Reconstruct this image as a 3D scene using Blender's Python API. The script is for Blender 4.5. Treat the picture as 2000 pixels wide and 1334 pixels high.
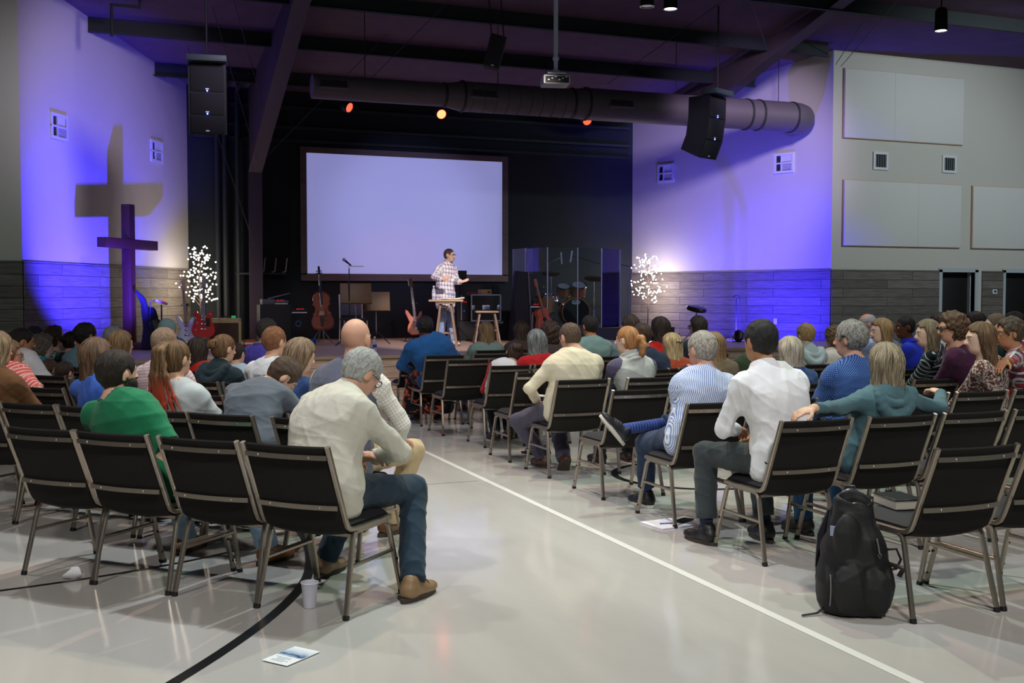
import bpy, bmesh, math, random
import numpy as np
from mathutils import Vector, Matrix
PI = math.pi
R = math.radians
random.seed(7)
rng = np.random.RandomState(11)
C = bpy.context.scene.collection
scn = bpy.context.scene
for _o in list(bpy.data.objects): bpy.data.objects.remove(_o)

# ------------------------------------------------------------------ camera, world, exposure, house lights
cam_d = bpy.data.cameras.new('camera'); cam = bpy.data.objects.new('camera', cam_d); C.objects.link(cam)
cam_d.sensor_width = 36.0; cam_d.lens = 2100 / 2000 * 36.0
cam.location = (0, 0, 1.61); cam.rotation_euler = (R(90 - 2.453), 0, R(-21.3))
cam_d.clip_start = .05; cam_d.clip_end = 120
scn.camera = cam
scn.view_settings.view_transform = 'Standard'; scn.view_settings.look = 'None'
scn.view_settings.exposure = 0.72; scn.view_settings.gamma = 1.0; scn.view_settings.use_curve_mapping = False
scn.cycles.use_denoising = True
scn.cycles.max_bounces = 6; scn.cycles.diffuse_bounces = 3; scn.cycles.glossy_bounces = 3
scn.cycles.transmission_bounces = 4; scn.cycles.transparent_max_bounces = 8
scn.cycles.sample_clamp_indirect = 4.0; scn.cycles.caustics_reflective = False; scn.cycles.caustics_refractive = False
W = bpy.data.worlds.new('dim_room_air'); scn.world = W; W.use_nodes = True
W.node_tree.nodes['Background'].inputs[0].default_value = (.38, .52, .58, 1)
W.node_tree.nodes['Background'].inputs[1].default_value = .09

def lamp(name, kind, loc, power, col, tgt=None, size=.1, spot=60, blend=.5):
    l = bpy.data.lights.new(name, kind); l.energy = power; l.color = col
    o = bpy.data.objects.new(name, l); C.objects.link(o); o.location = loc
    if kind == 'AREA': l.shape = 'DISK'; l.size = size
    else: l.shadow_soft_size = size
    if kind == 'SPOT': l.spot_size = R(spot); l.spot_blend = blend
    if tgt is not None:
        o.rotation_euler = (Vector(tgt) - Vector(loc)).to_track_quat('-Z', 'Y').to_euler()
    return o
WARM = (1.0, .95, .9); PEACH = (1.0, .66, .5); MINT = (.74, 1.0, .74); COOL = (.86, .95, 1.0)
# ceiling cans over the seating (neutral, peach and mint gels), slightly ahead of the rows they light; then added fills for stage front and walls
lamp('house_and_fill_light', 'SPOT', (2.0, 6.6, 6.9), 500, COOL, (1.6, 5.0, 0), .09, 100, .8)
lamp('house_and_fill_light', 'SPOT', (3.6, 10.2, 6.6), 420, PEACH, (2.6, 6.3, 0), .07, 95, .8)
lamp('house_and_fill_light', 'SPOT', (5.4, 8.2, 6.8), 420, MINT, (4.4, 5.8, 0), .07, 95, .8)
lamp('house_and_fill_light', 'SPOT', (-.8, 9.0, 6.7), 230, WARM, (0, 7.6, 0), .1, 80, .8)
lamp('house_and_fill_light', 'SPOT', (7.38, 11.0, 6.2), 230, COOL, (6.2, 9.6, 0), .1, 84, .8)
lamp('house_and_fill_light', 'SPOT', (11.0, 9.0, 6.4), 230, WARM, (9.5, 8.6, 0), .1, 90, .8)
lamp('house_and_fill_light', 'SPOT', (2.6, 11.4, 6.5), 210, COOL, (2.8, 10.4, 0), .1, 76, .8)
lamp('house_and_fill_light', 'SPOT', (1.2, -1.2, 6.6), 680, WARM, (3.0, 6.3, .3), .25, 62, .7)
lamp('house_and_fill_light', 'SPOT', (5.6, 1.0, 6.8), 480, WARM, (5.6, 7.3, .5), .25, 66, .7)
lamp('house_and_fill_light', 'SPOT', (-3.2, 2.6, 6.6), 330, WARM, (-.3, 7.4, .5), .25, 66, .7)
lamp('house_and_fill_light', 'SPOT', (4.6, 9.0, 6.5), 260, (1, .92, .9), (4.4, 15.6, .2), .12, 60, .8)  # added fill spot, brightens the stage front and the floor before it
lamp('added_wall_wash', 'SPOT', (16.6, 10.0, 6.6), 640, (.80, .94, 1.0), (15.8, 17.7, 2.3), .15, 86, .8)  # added lamp, lifts the flat right wall and its panels
lamp('added_wall_wash', 'SPOT', (-5.0, 11.0, 6.4), 190, (.80, 1.0, .93), (-3.0, 17.7, 2.4), .15, 70, .8)  # added lamp, brightens the flat wall at far left
# stage: white front light on the speaker, lavender wash on the screen and side walls, blue floor cans
lamp('front_light', 'SPOT', (5.2, 9.5, 7.0), 3000, (1.0, .84, .82), (6.0, 18.1, 1.15), .06, 17, .7)
lamp('front_light', 'SPOT', (9.4, 13.5, 6.4), 330, (.9, .82, 1.0), (9.3, 20.6, 1.2), .08, 30, .7)  # added to lift the dark drum kit behind its shield
lamp('front_light', 'SPOT', (3.6, 13.5, 6.4), 110, (.9, .76, 1.0), (4.0, 20.2, 1.1), .08, 28, .7)
lamp('screen_projection_beam', 'SPOT', (6.17, 14.42, 4.63), 420, (.42, .45, 1.0), (6.3, 22.3, 3.25), .04, 30, .8)
lamp('side_wash', 'SPOT', (3.2, 13.2, 6.1), 430, (.82, .70, 1.0), (.0, 19.6, 4.3), .45, 46, .8)
lamp('side_wash', 'SPOT', (9.8, 13.2, 6.1), 700, (.74, .60, 1.0), (12.8, 19.8, 4.1), .3, 46, .8)
lamp('blue_uplight', 'SPOT', (.86, 17.82, 1.27), 800, (.045, .03, 1.0), (-.35, 19.3, 2.5), .035, 106, .6)
lamp('blue_uplight', 'SPOT', (11.74, 17.95, .95), 620, (.045, .03, 1.0), (13.0, 18.95, 1.8), .035, 132, .6)
lamp('red_wash', 'SPOT', (6.11, 20.0, 5.1), 30, (1.0, .1, .06), (6.11, 21.5, .7), .06, 70, .6)

# ------------------------------------------------------------------ helpers
def S2L(h):
    h = h.lstrip('#'); v = [int(h[i:i + 2], 16) / 255 for i in (0, 2, 4)]
    return tuple(x / 12.92 if x <= .04045 else ((x + .055) / 1.055) ** 2.4 for x in v) + (1.0,)

class MB:
    def __init__(s): s.v = []; s.f = []
    def add(s, vs, fs):
        b = len(s.v); s.v.extend([tuple(v) for v in vs]); s.f.extend([tuple(i + b for i in f) for f in fs]); return s
    def box(s, c, d, M=None):
        x, y, z = d[0] / 2, d[1] / 2, d[2] / 2
        vs = [Vector((sx * x, sy * y, sz * z)) for sx in (-1, 1) for sy in (-1, 1) for sz in (-1, 1)]
        if M is not None: vs = [M @ v for v in vs]
        return s.add([v + Vector(c) for v in vs], [(0, 1, 3, 2), (4, 6, 7, 5), (0, 4, 5, 1), (2, 3, 7, 6), (0, 2, 6, 4), (1, 5, 7, 3)])
    def rbox(s, c, d, b=.01, seg=2, M=None):
        bm = bmesh.new(); bmesh.ops.create_cube(bm, size=1)
        for v in bm.verts: v.co = Vector((v.co.x * d[0], v.co.y * d[1], v.co.z * d[2]))
        bmesh.ops.bevel(bm, geom=bm.edges[:], offset=b, segments=seg, profile=.5, affect='EDGES')
        bm.verts.index_update()
        vs = [((M @ v.co) if M is not None else v.co) + Vector(c) for v in bm.verts]
        s.add(vs, [[v.index for v in f.verts] for f in bm.faces]); bm.free(); return s
    def tube(s, pts, r, n=8, sec=None, cap=True, up=None):
        pts = [Vector(p) for p in pts]; m = len(pts)
        rr = r if isinstance(r, (list, tuple)) else [r] * m
        if sec is None: sec = [(math.cos(2 * PI * i / n), math.sin(2 * PI * i / n)) for i in range(n)]
        n = len(sec); T = []
        for i in range(m):
            a = pts[max(0, i - 1)]; b = pts[min(m - 1, i + 1)]; d = b - a
            T.append(d.normalized() if d.length > 1e-9 else Vector((0, 0, 1)))
        u = Vector(up) if up is not None else (Vector((0, 0, 1)) if abs(T[0].z) < .9 else Vector((1, 0, 0)))
        vs = []
        for i in range(m):
            t = T[i]; u = (u - t * u.dot(t))
            if u.length < 1e-6: u = t.orthogonal()
            u.normalize(); w = t.cross(u)
            for (p, q) in sec: vs.append(pts[i] + u * (p * rr[i]) + w * (q * rr[i]))
        fs = [(i * n + j, i * n + (j + 1) % n, (i + 1) * n + (j + 1) % n, (i + 1) * n + j) for i in range(m - 1) for j in range(n)]
        if cap: fs += [tuple(range(n))[::-1], tuple((m - 1) * n + j for j in range(n))]
        return s.add(vs, fs)
    def lathe(s, prof, n=20, c=(0, 0, 0), M=None, cap=True):
        vs = []
        for (r, z) in prof:
            for j in range(n):
                v = Vector((r * math.cos(2 * PI * j / n), r * math.sin(2 * PI * j / n), z))
                vs.append(((M @ v) if M is not None else v) + Vector(c))
        m = len(prof)
        fs = [(i * n + j, i * n + (j + 1) % n, (i + 1) * n + (j + 1) % n, (i + 1) * n + j) for i in range(m - 1) for j in range(n)]
        if cap and prof[0][0] > 1e-6: fs.append(tuple(range(n))[::-1])
        if cap and prof[-1][0] > 1e-6: fs.append(tuple((m - 1) * n + j for j in range(n)))
        return s.add(vs, fs)
    def prism(s, poly, t, c=(0, 0, 0), M=None, bev=0.0):
        # poly in local XZ, thickness t along Y, optional inset bevel
        n = len(poly); layers = []
        if bev > 0:
            cx = sum(p[0] for p in poly) / n; cz = sum(p[1] for p in poly) / n
            def ins(k): return [(p[0] - (p[0] - cx) * k / max(.02, math.hypot(p[0] - cx, p[1] - cz)), p[1] - (p[1] - cz) * k / max(.02, math.hypot(p[0] - cx, p[1] - cz))) for p in poly]
            layers = [(-t / 2, ins(bev)), (-t / 2 + bev * .7, poly), (t / 2 - bev * .7, poly), (t / 2, ins(bev))]
        else: layers = [(-t / 2, poly), (t / 2, poly)]
        vs = []
        for (y, pl) in layers:
            for p in pl:
                v = Vector((p[0], y, p[1])); vs.append(((M @ v) if M is not None else v) + Vector(c))
        L = len(layers)
        fs = [(i * n + j, i * n + (j + 1) % n, (i + 1) * n + (j + 1) % n, (i + 1) * n + j) for i in range(L - 1) for j in range(n)]
        fs += [tuple(range(n))[::-1], tuple((L - 1) * n + j for j in range(n))]
        return s.add(vs, fs)
    def ball(s, c, r, nu=10, nv=7, M=None):
        r = (r, r, r) if not isinstance(r, (tuple, list)) else r
        vs = [Vector((0, 0, -r[2]))]
        for i in range(1, nv):
            a = -PI / 2 + PI * i / nv
            for j in range(nu): vs.append(Vector((r[0] * math.cos(a) * math.cos(2 * PI * j / nu), r[1] * math.cos(a) * math.sin(2 * PI * j / nu), r[2] * math.sin(a))))
        vs.append(Vector((0, 0, r[2]))); e = len(vs) - 1
        fs = [(0, 1 + (j + 1) % nu, 1 + j) for j in range(nu)]
        for i in range(nv - 2):
            a = 1 + i * nu; b = a + nu
            fs += [(a + j, a + (j + 1) % nu, b + (j + 1) % nu, b + j) for j in range(nu)]
        a = 1 + (nv - 2) * nu
        fs += [(a + j, a + (j + 1) % nu, e) for j in range(nu)]
        return s.add([((M @ v) if M is not None else v) + Vector(c) for v in vs], fs)
    def mesh(s, name, mat, ang=38):
        me = bpy.data.meshes.new(name); me.from_pydata(s.v, [], s.f); me.update()
        bm = bmesh.new(); bm.from_mesh(me); bmesh.ops.recalc_face_normals(bm, faces=bm.faces[:]); bm.to_mesh(me); bm.free()
        if len(me.polygons):
            me.polygons.foreach_set('use_smooth', [True] * len(me.polygons)); me.set_sharp_from_angle(angle=R(ang))
        if mat is not None: me.materials.append(mat)
        return me

def link(name, data, parent=None):
    o = bpy.data.objects.new(name, data); C.objects.link(o)
    if parent is not None: o.parent = parent
    return o
def part(name, mb, mat, parent, label=None, ang=38):
    o = link(name, mb.mesh(name, mat, ang), parent)
    if label: o['label'] = label
    return o
def tag(o, label, cat, group=None, kind=None):
    o['label'] = label; o['category'] = cat
    if group: o['group'] = group
    if kind: o['kind'] = kind
    return o
def thing(name, label, cat, loc=(0, 0, 0), rz=0, group=None):
    o = link(name, None); o.location = loc; o.rotation_euler = (0, 0, rz); o.empty_display_size = .1
    return tag(o, label, cat, group)
def solid(name, mb, mat, label, cat, loc=(0, 0, 0), rz=0, group=None, ang=38):
    o = link(name, mb.mesh(name, mat, ang)); o.location = loc; o.rotation_euler = (0, 0, rz)
    return tag(o, label, cat, group)
def struct(name, mb, mat, parent=None, ang=38):
    o = link(name, mb.mesh(name, mat, ang), parent)
    if parent is None: o['kind'] = 'structure'
    return o
def copy_tree(o, parent=None):
    c = o.copy(); C.objects.link(c)
    if parent is not None: c.parent = parent
    for ch in [x for x in o.children]: copy_tree(ch, c)
    return c

_M = {}
def mat(key, col=None, rough=.6, metal=0.0, noise=0.0, nscale=8.0, bump=0.0, bscale=60.0, emit=None, estr=0.0, spec=.5, trans=0.0, alpha=1.0, coat=0.0, stretch=None):
    if key in _M: return _M[key]
    m = bpy.data.materials.new(key); m.use_nodes = True; nt = m.node_tree; b = nt.nodes['Principled BSDF']
    col = S2L(col) if isinstance(col, str) else col
    b.inputs['Base Color'].default_value = col; b.inputs['Roughness'].default_value = rough; b.inputs['Metallic'].default_value = metal
    b.inputs['Specular IOR Level'].default_value = spec; b.inputs['Coat Weight'].default_value = coat
    b.inputs['Transmission Weight'].default_value = trans; b.inputs['Alpha'].default_value = alpha
    if emit is not None:
        b.inputs['Emission Color'].default_value = S2L(emit) if isinstance(emit, str) else emit
        b.inputs['Emission Strength'].default_value = estr
    tc = None
    if noise or bump:
        tc = nt.nodes.new('ShaderNodeTexCoord'); src = tc.outputs['Object']
        if stretch:
            mp = nt.nodes.new('ShaderNodeMapping'); mp.inputs['Scale'].default_value = stretch
            nt.links.new(src, mp.inputs['Vector']); src = mp.outputs['Vector']
    if noise:
        n = nt.nodes.new('ShaderNodeTexNoise'); n.inputs['Scale'].default_value = nscale; n.inputs['Detail'].default_value = 5
        nt.links.new(src, n.inputs['Vector'])
        mx = nt.nodes.new('ShaderNodeMix'); mx.data_type = 'RGBA'
        mx.inputs[6].default_value = tuple(c * (1 - noise) for c in col[:3]) + (1,); mx.inputs[7].default_value = tuple(min(1, c * (1 + noise)) for c in col[:3]) + (1,)
        nt.links.new(n.outputs['Fac'], mx.inputs['Factor']); nt.links.new(mx.outputs[2], b.inputs['Base Color'])
    if bump:
        n2 = nt.nodes.new('ShaderNodeTexNoise'); n2.inputs['Scale'].default_value = bscale; n2.inputs['Detail'].default_value = 3
        nt.links.new(src, n2.inputs['Vector'])
        bp = nt.nodes.new('ShaderNodeBump'); bp.inputs['Strength'].default_value = bump; bp.inputs['Distance'].default_value = .01
        nt.links.new(n2.outputs['Fac'], bp.inputs['Height']); nt.links.new(bp.outputs['Normal'], b.inputs['Normal'])
    _M[key] = m; return m

def mat_planks(key, c1, c2, dark):
    m = bpy.data.materials.new(key); m.use_nodes = True; nt = m.node_tree; b = nt.nodes['Principled BSDF']; b.inputs['Roughness'].default_value = .7
    tc = nt.nodes.new('ShaderNodeTexCoord'); mp = nt.nodes.new('ShaderNodeMapping'); nt.links.new(tc.outputs['UV'], mp.inputs['Vector'])
    br = nt.nodes.new('ShaderNodeTexBrick'); br.inputs['Scale'].default_value = 1.0; br.inputs['Brick Width'].default_value = 1.75
    br.inputs['Row Height'].default_value = .175; br.inputs['Mortar Size'].default_value = .005; br.inputs['Bias'].default_value = -.1
    br.offset = .37; br.inputs['Color1'].default_value = S2L(c1); br.inputs['Color2'].default_value = S2L(c2); br.inputs['Mortar'].default_value = S2L(dark)
    nt.links.new(mp.outputs['Vector'], br.inputs['Vector'])
    mp2 = nt.nodes.new('ShaderNodeMapping'); mp2.inputs['Scale'].default_value = (1.3, 16, 1); nt.links.new(tc.outputs['UV'], mp2.inputs['Vector'])
    n = nt.nodes.new('ShaderNodeTexNoise'); n.inputs['Scale'].default_value = 2.2; n.inputs['Detail'].default_value = 7; n.inputs['Distortion'].default_value = .6
    nt.links.new(mp2.outputs['Vector'], n.inputs['Vector'])
    # knots
    vo = nt.nodes.new('ShaderNodeTexVoronoi'); vo.inputs['Scale'].default_value = 2.6
    mp3 = nt.nodes.new('ShaderNodeMapping'); mp3.inputs['Scale'].default_value = (.8, 1.6, 1); nt.links.new(tc.outputs['UV'], mp3.inputs['Vector']); nt.links.new(mp3.outputs['Vector'], vo.inputs['Vector'])
    cr = nt.nodes.new('ShaderNodeValToRGB'); cr.color_ramp.elements[0].position = .0; cr.color_ramp.elements[0].color = (.25, .25, .25, 1); cr.color_ramp.elements[1].position = .07; cr.color_ramp.elements[1].color = (1, 1, 1, 1)
    nt.links.new(vo.outputs['Distance'], cr.inputs['Fac'])
    mx = nt.nodes.new('ShaderNodeMix'); mx.data_type = 'RGBA'; mx.blend_type = 'OVERLAY'; mx.inputs['Factor'].default_value = .75
    nt.links.new(br.outputs['Color'], mx.inputs[6]); nt.links.new(n.outputs['Fac'], mx.inputs[7])
    m2 = nt.nodes.new('ShaderNodeMix'); m2.data_type = 'RGBA'; m2.blend_type = 'MULTIPLY'; m2.inputs['Factor'].default_value = .8
    nt.links.new(mx.outputs[2], m2.inputs[6]); nt.links.new(cr.outputs['Color'], m2.inputs[7]); nt.links.new(m2.outputs[2], b.inputs['Base Color'])
    bp = nt.nodes.new('ShaderNodeBump'); bp.inputs['Strength'].default_value = .5; bp.inputs['Distance'].default_value = .006
    nt.links.new(br.outputs['Fac'], bp.inputs['Height']); bp.invert = True; nt.links.new(bp.outputs['Normal'], b.inputs['Normal'])
    _M[key] = m; return m

def quad_uv(me):
    uv = me.uv_layers.new(name='UVMap')
    for p in me.polygons:
        n = p.normal
        for li in p.loop_indices:
            co = me.vertices[me.loops[li].vertex_index].co
            if abs(n.z) > .8: uv.data[li].uv = (co.x, co.y)
            else:
                t = Vector((-n.y, n.x, 0)); t.normalize(); uv.data[li].uv = (co.dot(t), co.z)

# ------------------------------------------------------------------ the room
M_paint = mat('painted_wall', '#cfcabf', .85, noise=.03, nscale=.8, bump=.05, bscale=300)
M_black = mat('black_stage_wall', '#20262a', .9, noise=.25, nscale=2.0)
M_deck = mat('ceiling_deck', '#66505e', .95, noise=.25, nscale=3.0)
M_steel = mat('painted_steel', '#22272b', .7, noise=.2, nscale=3)
M_rafter = mat('rafter_steel', '#4a3d45', .75, noise=.15, nscale=2)
M_plank = mat_planks('weathered_planks', '#787069', '#615953', '#26211e')
M_trim = mat('door_trim_paint', '#b9c0c4', .6)
M_screen = mat('glowing_screen_fabric', '#c4c4c8', .95, emit=(.115, .12, .27, 1), estr=1.0)  # lavender projector light put into the fabric as emission

def mat_floor():
    m = bpy.data.materials.new('polished_floor'); m.use_nodes = True; nt = m.node_tree; b = nt.nodes['Principled BSDF']
    tc = nt.nodes.new('ShaderNodeTexCoord'); n = nt.nodes.new('ShaderNodeTexNoise'); n.inputs['Scale'].default_value = .9; n.inputs['Detail'].default_value = 6
    mp = nt.nodes.new('ShaderNodeMapping'); mp.inputs['Scale'].default_value = (2.4, .5, 1); mp.inputs['Rotation'].default_value = (0, 0, R(70))
    nt.links.new(tc.outputs['Object'], mp.inputs['Vector']); nt.links.new(mp.outputs['Vector'], n.inputs['Vector'])
    cr = nt.nodes.new('ShaderNodeValToRGB'); cr.color_ramp.elements[0].position = .3; cr.color_ramp.elements[0].color = S2L('#b5b2ad')
    cr.color_ramp.elements[1].position = .75; cr.color_ramp.elements[1].color = S2L('#c6c3be')
    nt.links.new(n.outputs['Fac'], cr.inputs['Fac']); nt.links.new(cr.outputs['Color'], b.inputs['Base Color'])
    b.inputs['Roughness'].default_value = .2; b.inputs['Specular IOR Level'].default_value = .5
    n2 = nt.nodes.new('ShaderNodeTexNoise'); n2.inputs['Scale'].default_value = 2.5; n2.inputs['Detail'].default_value = 4; nt.links.new(tc.outputs['Object'], n2.inputs['Vector'])
    mr = nt.nodes.new('ShaderNodeMapRange'); mr.inputs[3].default_value = .08; mr.inputs[4].default_value = .16; nt.links.new(n2.outputs['Fac'], mr.inputs[0]); nt.links.new(mr.outputs[0], b.inputs['Roughness'])
    bp = nt.nodes.new('ShaderNodeBump'); bp.inputs['Strength'].default_value = .04; bp.inputs['Distance'].default_value = .01
    n3 = nt.nodes.new('ShaderNodeTexNoise'); n3.inputs['Scale'].default_value = 14; nt.links.new(tc.outputs['Object'], n3.inputs['Vector']); nt.links.new(n3.outputs['Fac'], bp.inputs['Height']); nt.links.new(bp.outputs['Normal'], b.inputs['Normal'])
    return m
YF, YB = 17.7, 22.4
XL0, XL1, XR1, XR0 = -.97, 1.80, 11.74, 13.73
def roof(y): return 5.80 + .14 * (22.4 - y)
fl = struct('floor', MB().box((6, 9.5, -.05), (34, 29, .1)), mat_floor())
# back wall of the stage, the two angled walls, the two flat walls
def wall(name, a, b, h0, h1, m, t=.12):
    a = Vector((a[0], a[1], 0)); b = Vector((b[0], b[1], 0)); d = (b - a).normalized(); n = Vector((d.y, -d.x, 0))   # n points into the room when a->b runs left to right
    mb = MB(); p = [a, b, b - n * t, a - n * t]
    if isinstance(h1, tuple): hh = [h1[0], h1[1], h1[1], h1[0]]
    else: hh = [h1] * 4
    mb.add([q + Vector((0, 0, h0)) for q in p] + [q + Vector((0, 0, hh[i])) for i, q in enumerate(p)], [(0, 1, 5, 4), (1, 2, 6, 5), (2, 3, 7, 6), (3, 0, 4, 7), (4, 5, 6, 7), (3, 2, 1, 0)])
    o = struct(name, mb, m); quad_uv(o.data); return o
wall('wall_back', (XL1 - .1, YB), (XR1 + .1, YB), 0, roof(YB) + .1, M_black)
wall('wall_left_angled', (XL0, YF), (XL1, YB), 0, (roof(YF) + .1, roof(YB) + .1), M_paint)
wall('wall_right_angled', (XR1, YB), (XR0, YF), 0, (roof(YB) + .1, roof(YF) + .1), M_paint)
wall('wall_left', (-9.0, YF), (XL0, YF), 0, roof(YF) + .1, M_paint)
HR = 6.42
# right wall with two door openings
for k, (x0, x1, z0) in enumerate([(XR0, 16.54, 0), (16.54, 17.42, 2.10), (17.42, 18.27, 0), (18.27, 19.2, 2.10), (19.2, 23, 0)]):
    wall('wall_right' if k == 0 else 'wall_right_%d' % (k + 1), (x0, YF), (x1, YF), z0, roof(YF) + .1, M_paint)
wall('wall_side', (23, YF), (23, -5), 0, roof(0) + 2, M_paint)
wall('wall_far_left', (-9, -5), (-9, YF), 0, roof(0) + 2, M_paint)
# wainscot planks
def wains(name, a, b, z0, z1, t=.03):
    a = Vector((a[0], a[1], 0)); b = Vector((b[0], b[1], 0)); d = (b - a).normalized(); n = Vector((d.y, -d.x, 0))
    mb = MB(); p = [a + n * t, b + n * t, b + n * .002, a + n * .002]
    mb.add([q + Vector((0, 0, z0)) for q in p] + [q + Vector((0, 0, z1)) for q in p], [(0, 1, 5, 4), (1, 2, 6, 5), (2, 3, 7, 6), (3, 0, 4, 7), (4, 5, 6, 7), (3, 2, 1, 0)])
    o = struct(name, mb, M_plank); quad_uv(o.data); return o
wains('trim_1', (XL0, YF), (XL1, YB), 0, 2.13); wains('trim_2', (XR1, YB), (XR0, YF), 0, 2.13)
wains('trim_3', (-9, YF), (XL0, YF), 0, 2.13); wains('trim_4', (XR0, YF), (16.45, YF), 0, 2.13); wains('trim_5', (17.61, YF), (18.19, YF), 0, 2.13)
# doors in the right wall
M_door = mat('dark_door', '#1a1613', .5, noise=.2, nscale=3)
for k, (x0, x1) in enumerate([(16.54, 17.42), (18.27, 19.2)]):
    d = struct('door_%d' % (k + 1), MB().rbox(((x0 + x1) / 2, YF + .2, 1.05), (x1 - x0, .045, 2.1), .004), M_door)
    d['label'] = 'dark door in pale frame right of the plank wall' if k == 0 else 'second dark door at the right edge beside the thermostat'
    fr = MB(); dd = .16
    for xx in (x0, x1): fr.box((xx + (-.045 if xx == x0 else .045), YF + .06, 1.075), (.09, dd, 2.15)); 
    for xx in (x0, x1): fr.box((xx + (.012 if xx == x0 else -.012), YF + .15, 1.05), (.024, .1, 2.1))
    fr.box(((x0 + x1) / 2, YF + .06, 2.14), (x1 - x0 + .18, dd, .085))
    o = struct('door_frame', fr, M_trim, d)
    hb = MB().tube([(x1 - .09, YF + .18, 1.0), (x1 - .09, YF + .13, 1.0), (x1 - .2, YF + .13, 1.0)], .011)
    struct('door_handle', hb, mat('dull_steel', '#8d8f92', .35, 1.0), d)
    hg = MB()
    for z in (.3, 1.05, 1.82): hg.box((x0 + .028, YF + .172, z), (.012, .02, .1))
    struct('hinge', hg, mat('dull_steel'), d)
# ceiling deck with ribs, purlins and the two tapered frames
mb = MB(); y0, y1 = -5.0, YB + .3
mb.add([(-9.2, y0, roof(y0)), (23.2, y0, roof(y0)), (23.2, y1, roof(y1)), (-9.2, y1, roof(y1)), (-9.2, y0, roof(y0) + .1), (23.2, y0, roof(y0) + .1), (23.2, y1, roof(y1) + .1), (-9.2, y1, roof(y1) + .1)],
       [(0, 1, 2, 3), (4, 7, 6, 5), (0, 4, 5, 1), (1, 5, 6, 2), (2, 6, 7, 3), (3, 7, 4, 0)])
struct('ceiling', mb, M_deck)
for k, y in enumerate([21.3, 19.35, 17.45, 15.5, 13.6, 11.7]):
    z = roof(y); mb = MB()
    x0, x1 = (-9, 23) if y < 17.4 else ((-.8, 13.4) if y < 18 else ((.0, 13.0) if y < 20 else (1.05, 12.2)))
    mb.box(((x0 + x1) / 2, y, z - .13), (x1 - x0, .012, .26)); mb.box(((x0 + x1) / 2, y - .03, z - .25), (x1 - x0, .07, .012)); mb.box(((x0 + x1) / 2, y + .03, z - .01), (x1 - x0, .07, .012))
    struct('beam_%d' % (k + 1), mb, M_steel)
def frame(k, X, base=True):
    mb = MB(); w = .26
    # tapered web + inner flange: column, haunch, rafter
    prof = [(21.55, .706), (21.5, 4.02), (16.4, 6.02), (9.0, 7.02), (-4.5, 8.8)]
    if not base: prof = [(21.75, 5.72), (18.75, 5.66), (15.16, 6.62), (9.0, 7.3), (-4.5, 9.1)]
    outer = ([(22.3, .706)] if base else []) + [((22.3 if base else 21.75), roof(22.3) - .02), (16.4, roof(16.4) - .02), (9.0, roof(9.0) - .02), (-4.5, roof(-4.5) - .02)]
    mb.tube([(X, p[0], p[1]) for p in prof], 1.0, sec=[(-.011, -w / 2), (.011, -w / 2), (.011, w / 2), (-.011, w / 2)], up=(0, 1, 0))
    vs = [(X + dx, p[0], p[1]) for dx in (-.008, .008) for p in prof + outer[::-1]]; n = len(prof) + len(outer)
    mb.add(vs, [tuple(range(n)), tuple(range(n, 2 * n))[::-1]] + [(i, (i + 1) % n, n + (i + 1) % n, n + i) for i in range(n)])
    struct('beam_%d' % k, mb, M_rafter)
frame(7, 3.0); frame(8, 12.0, False)
# girts on the stage back wall and conduit in the left corner
mb = MB()
for z in (5.45, 5.05, 4.78): mb.box((6.77, 22.34, z), (9.7, .1, .05))
struct('beam_9', mb, M_steel)
mb = MB()
for x, z1 in ((2.35, 5.6), (2.5, 5.7), (2.75, 5.7)): mb.tube([(x, 22.2, .7), (x, 22.2, z1), (x + .15, 21.2, roof(21) - .1)], .05)
struct('trim_6', mb, M_steel)
# thin rod bracing
mb = MB()
for a, b in [((3.0, 21.4, 4.1), (4.9, 18.6, 6.2)), ((2.95, 21.4, 2.6), (1.6, 19.5, 5.9)), ((2.95, 20.9, 4.2), (1.9, 18.3, 6.3)), ((3.0, 20.0, 4.8), (2.0, 17.0, 6.4)),
             ((11.8, 17.0, 5.9), (9.0, 14.0, 6.8)), ((11.8, 18.5, 5.6), (10.2, 15.5, 6.6)), ((13.75, 17.5, 6.1), (12.2, 13.2, 6.9)), ((13.7, 17.6, 6.15), (13.2, 16.2, 6.6)),
             ((4.6, 18.6, 5.4), (5.6, 15.5, 6.6)), ((8.9, 18.0, 5.5), (9.9, 15.2, 6.6))]: mb.tube([a, b], .006, 6)
struct('trim_7', mb, mat('rod_steel', '#2b2930', .6))
# screen on the back wall
M_frame = mat('screen_frame_wood', '#6d5d57', .7, noise=.3, nscale=3, stretch=(1, 1, 6), bump=.2, bscale=30)
sc = thing('projection_screen', 'large white projection screen in weathered wood frame on black stage wall', 'screen', (6.31, 22.36, 3.3))
part('screen_surface', MB().box((0, -.02, .005), (4.32, .03, 2.5)), M_screen, sc)
f = MB(); f.box((0, -.03, 1.31), (4.58, .07, .12)); f.box((0, -.03, -1.31), (4.58, .07, .15)); f.box((-2.225, -.03, 0), (.13, .07, 2.51)); f.box((2.225, -.03, 0), (.13, .07, 2.51))
part('frame', f, M_frame, sc)
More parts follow.
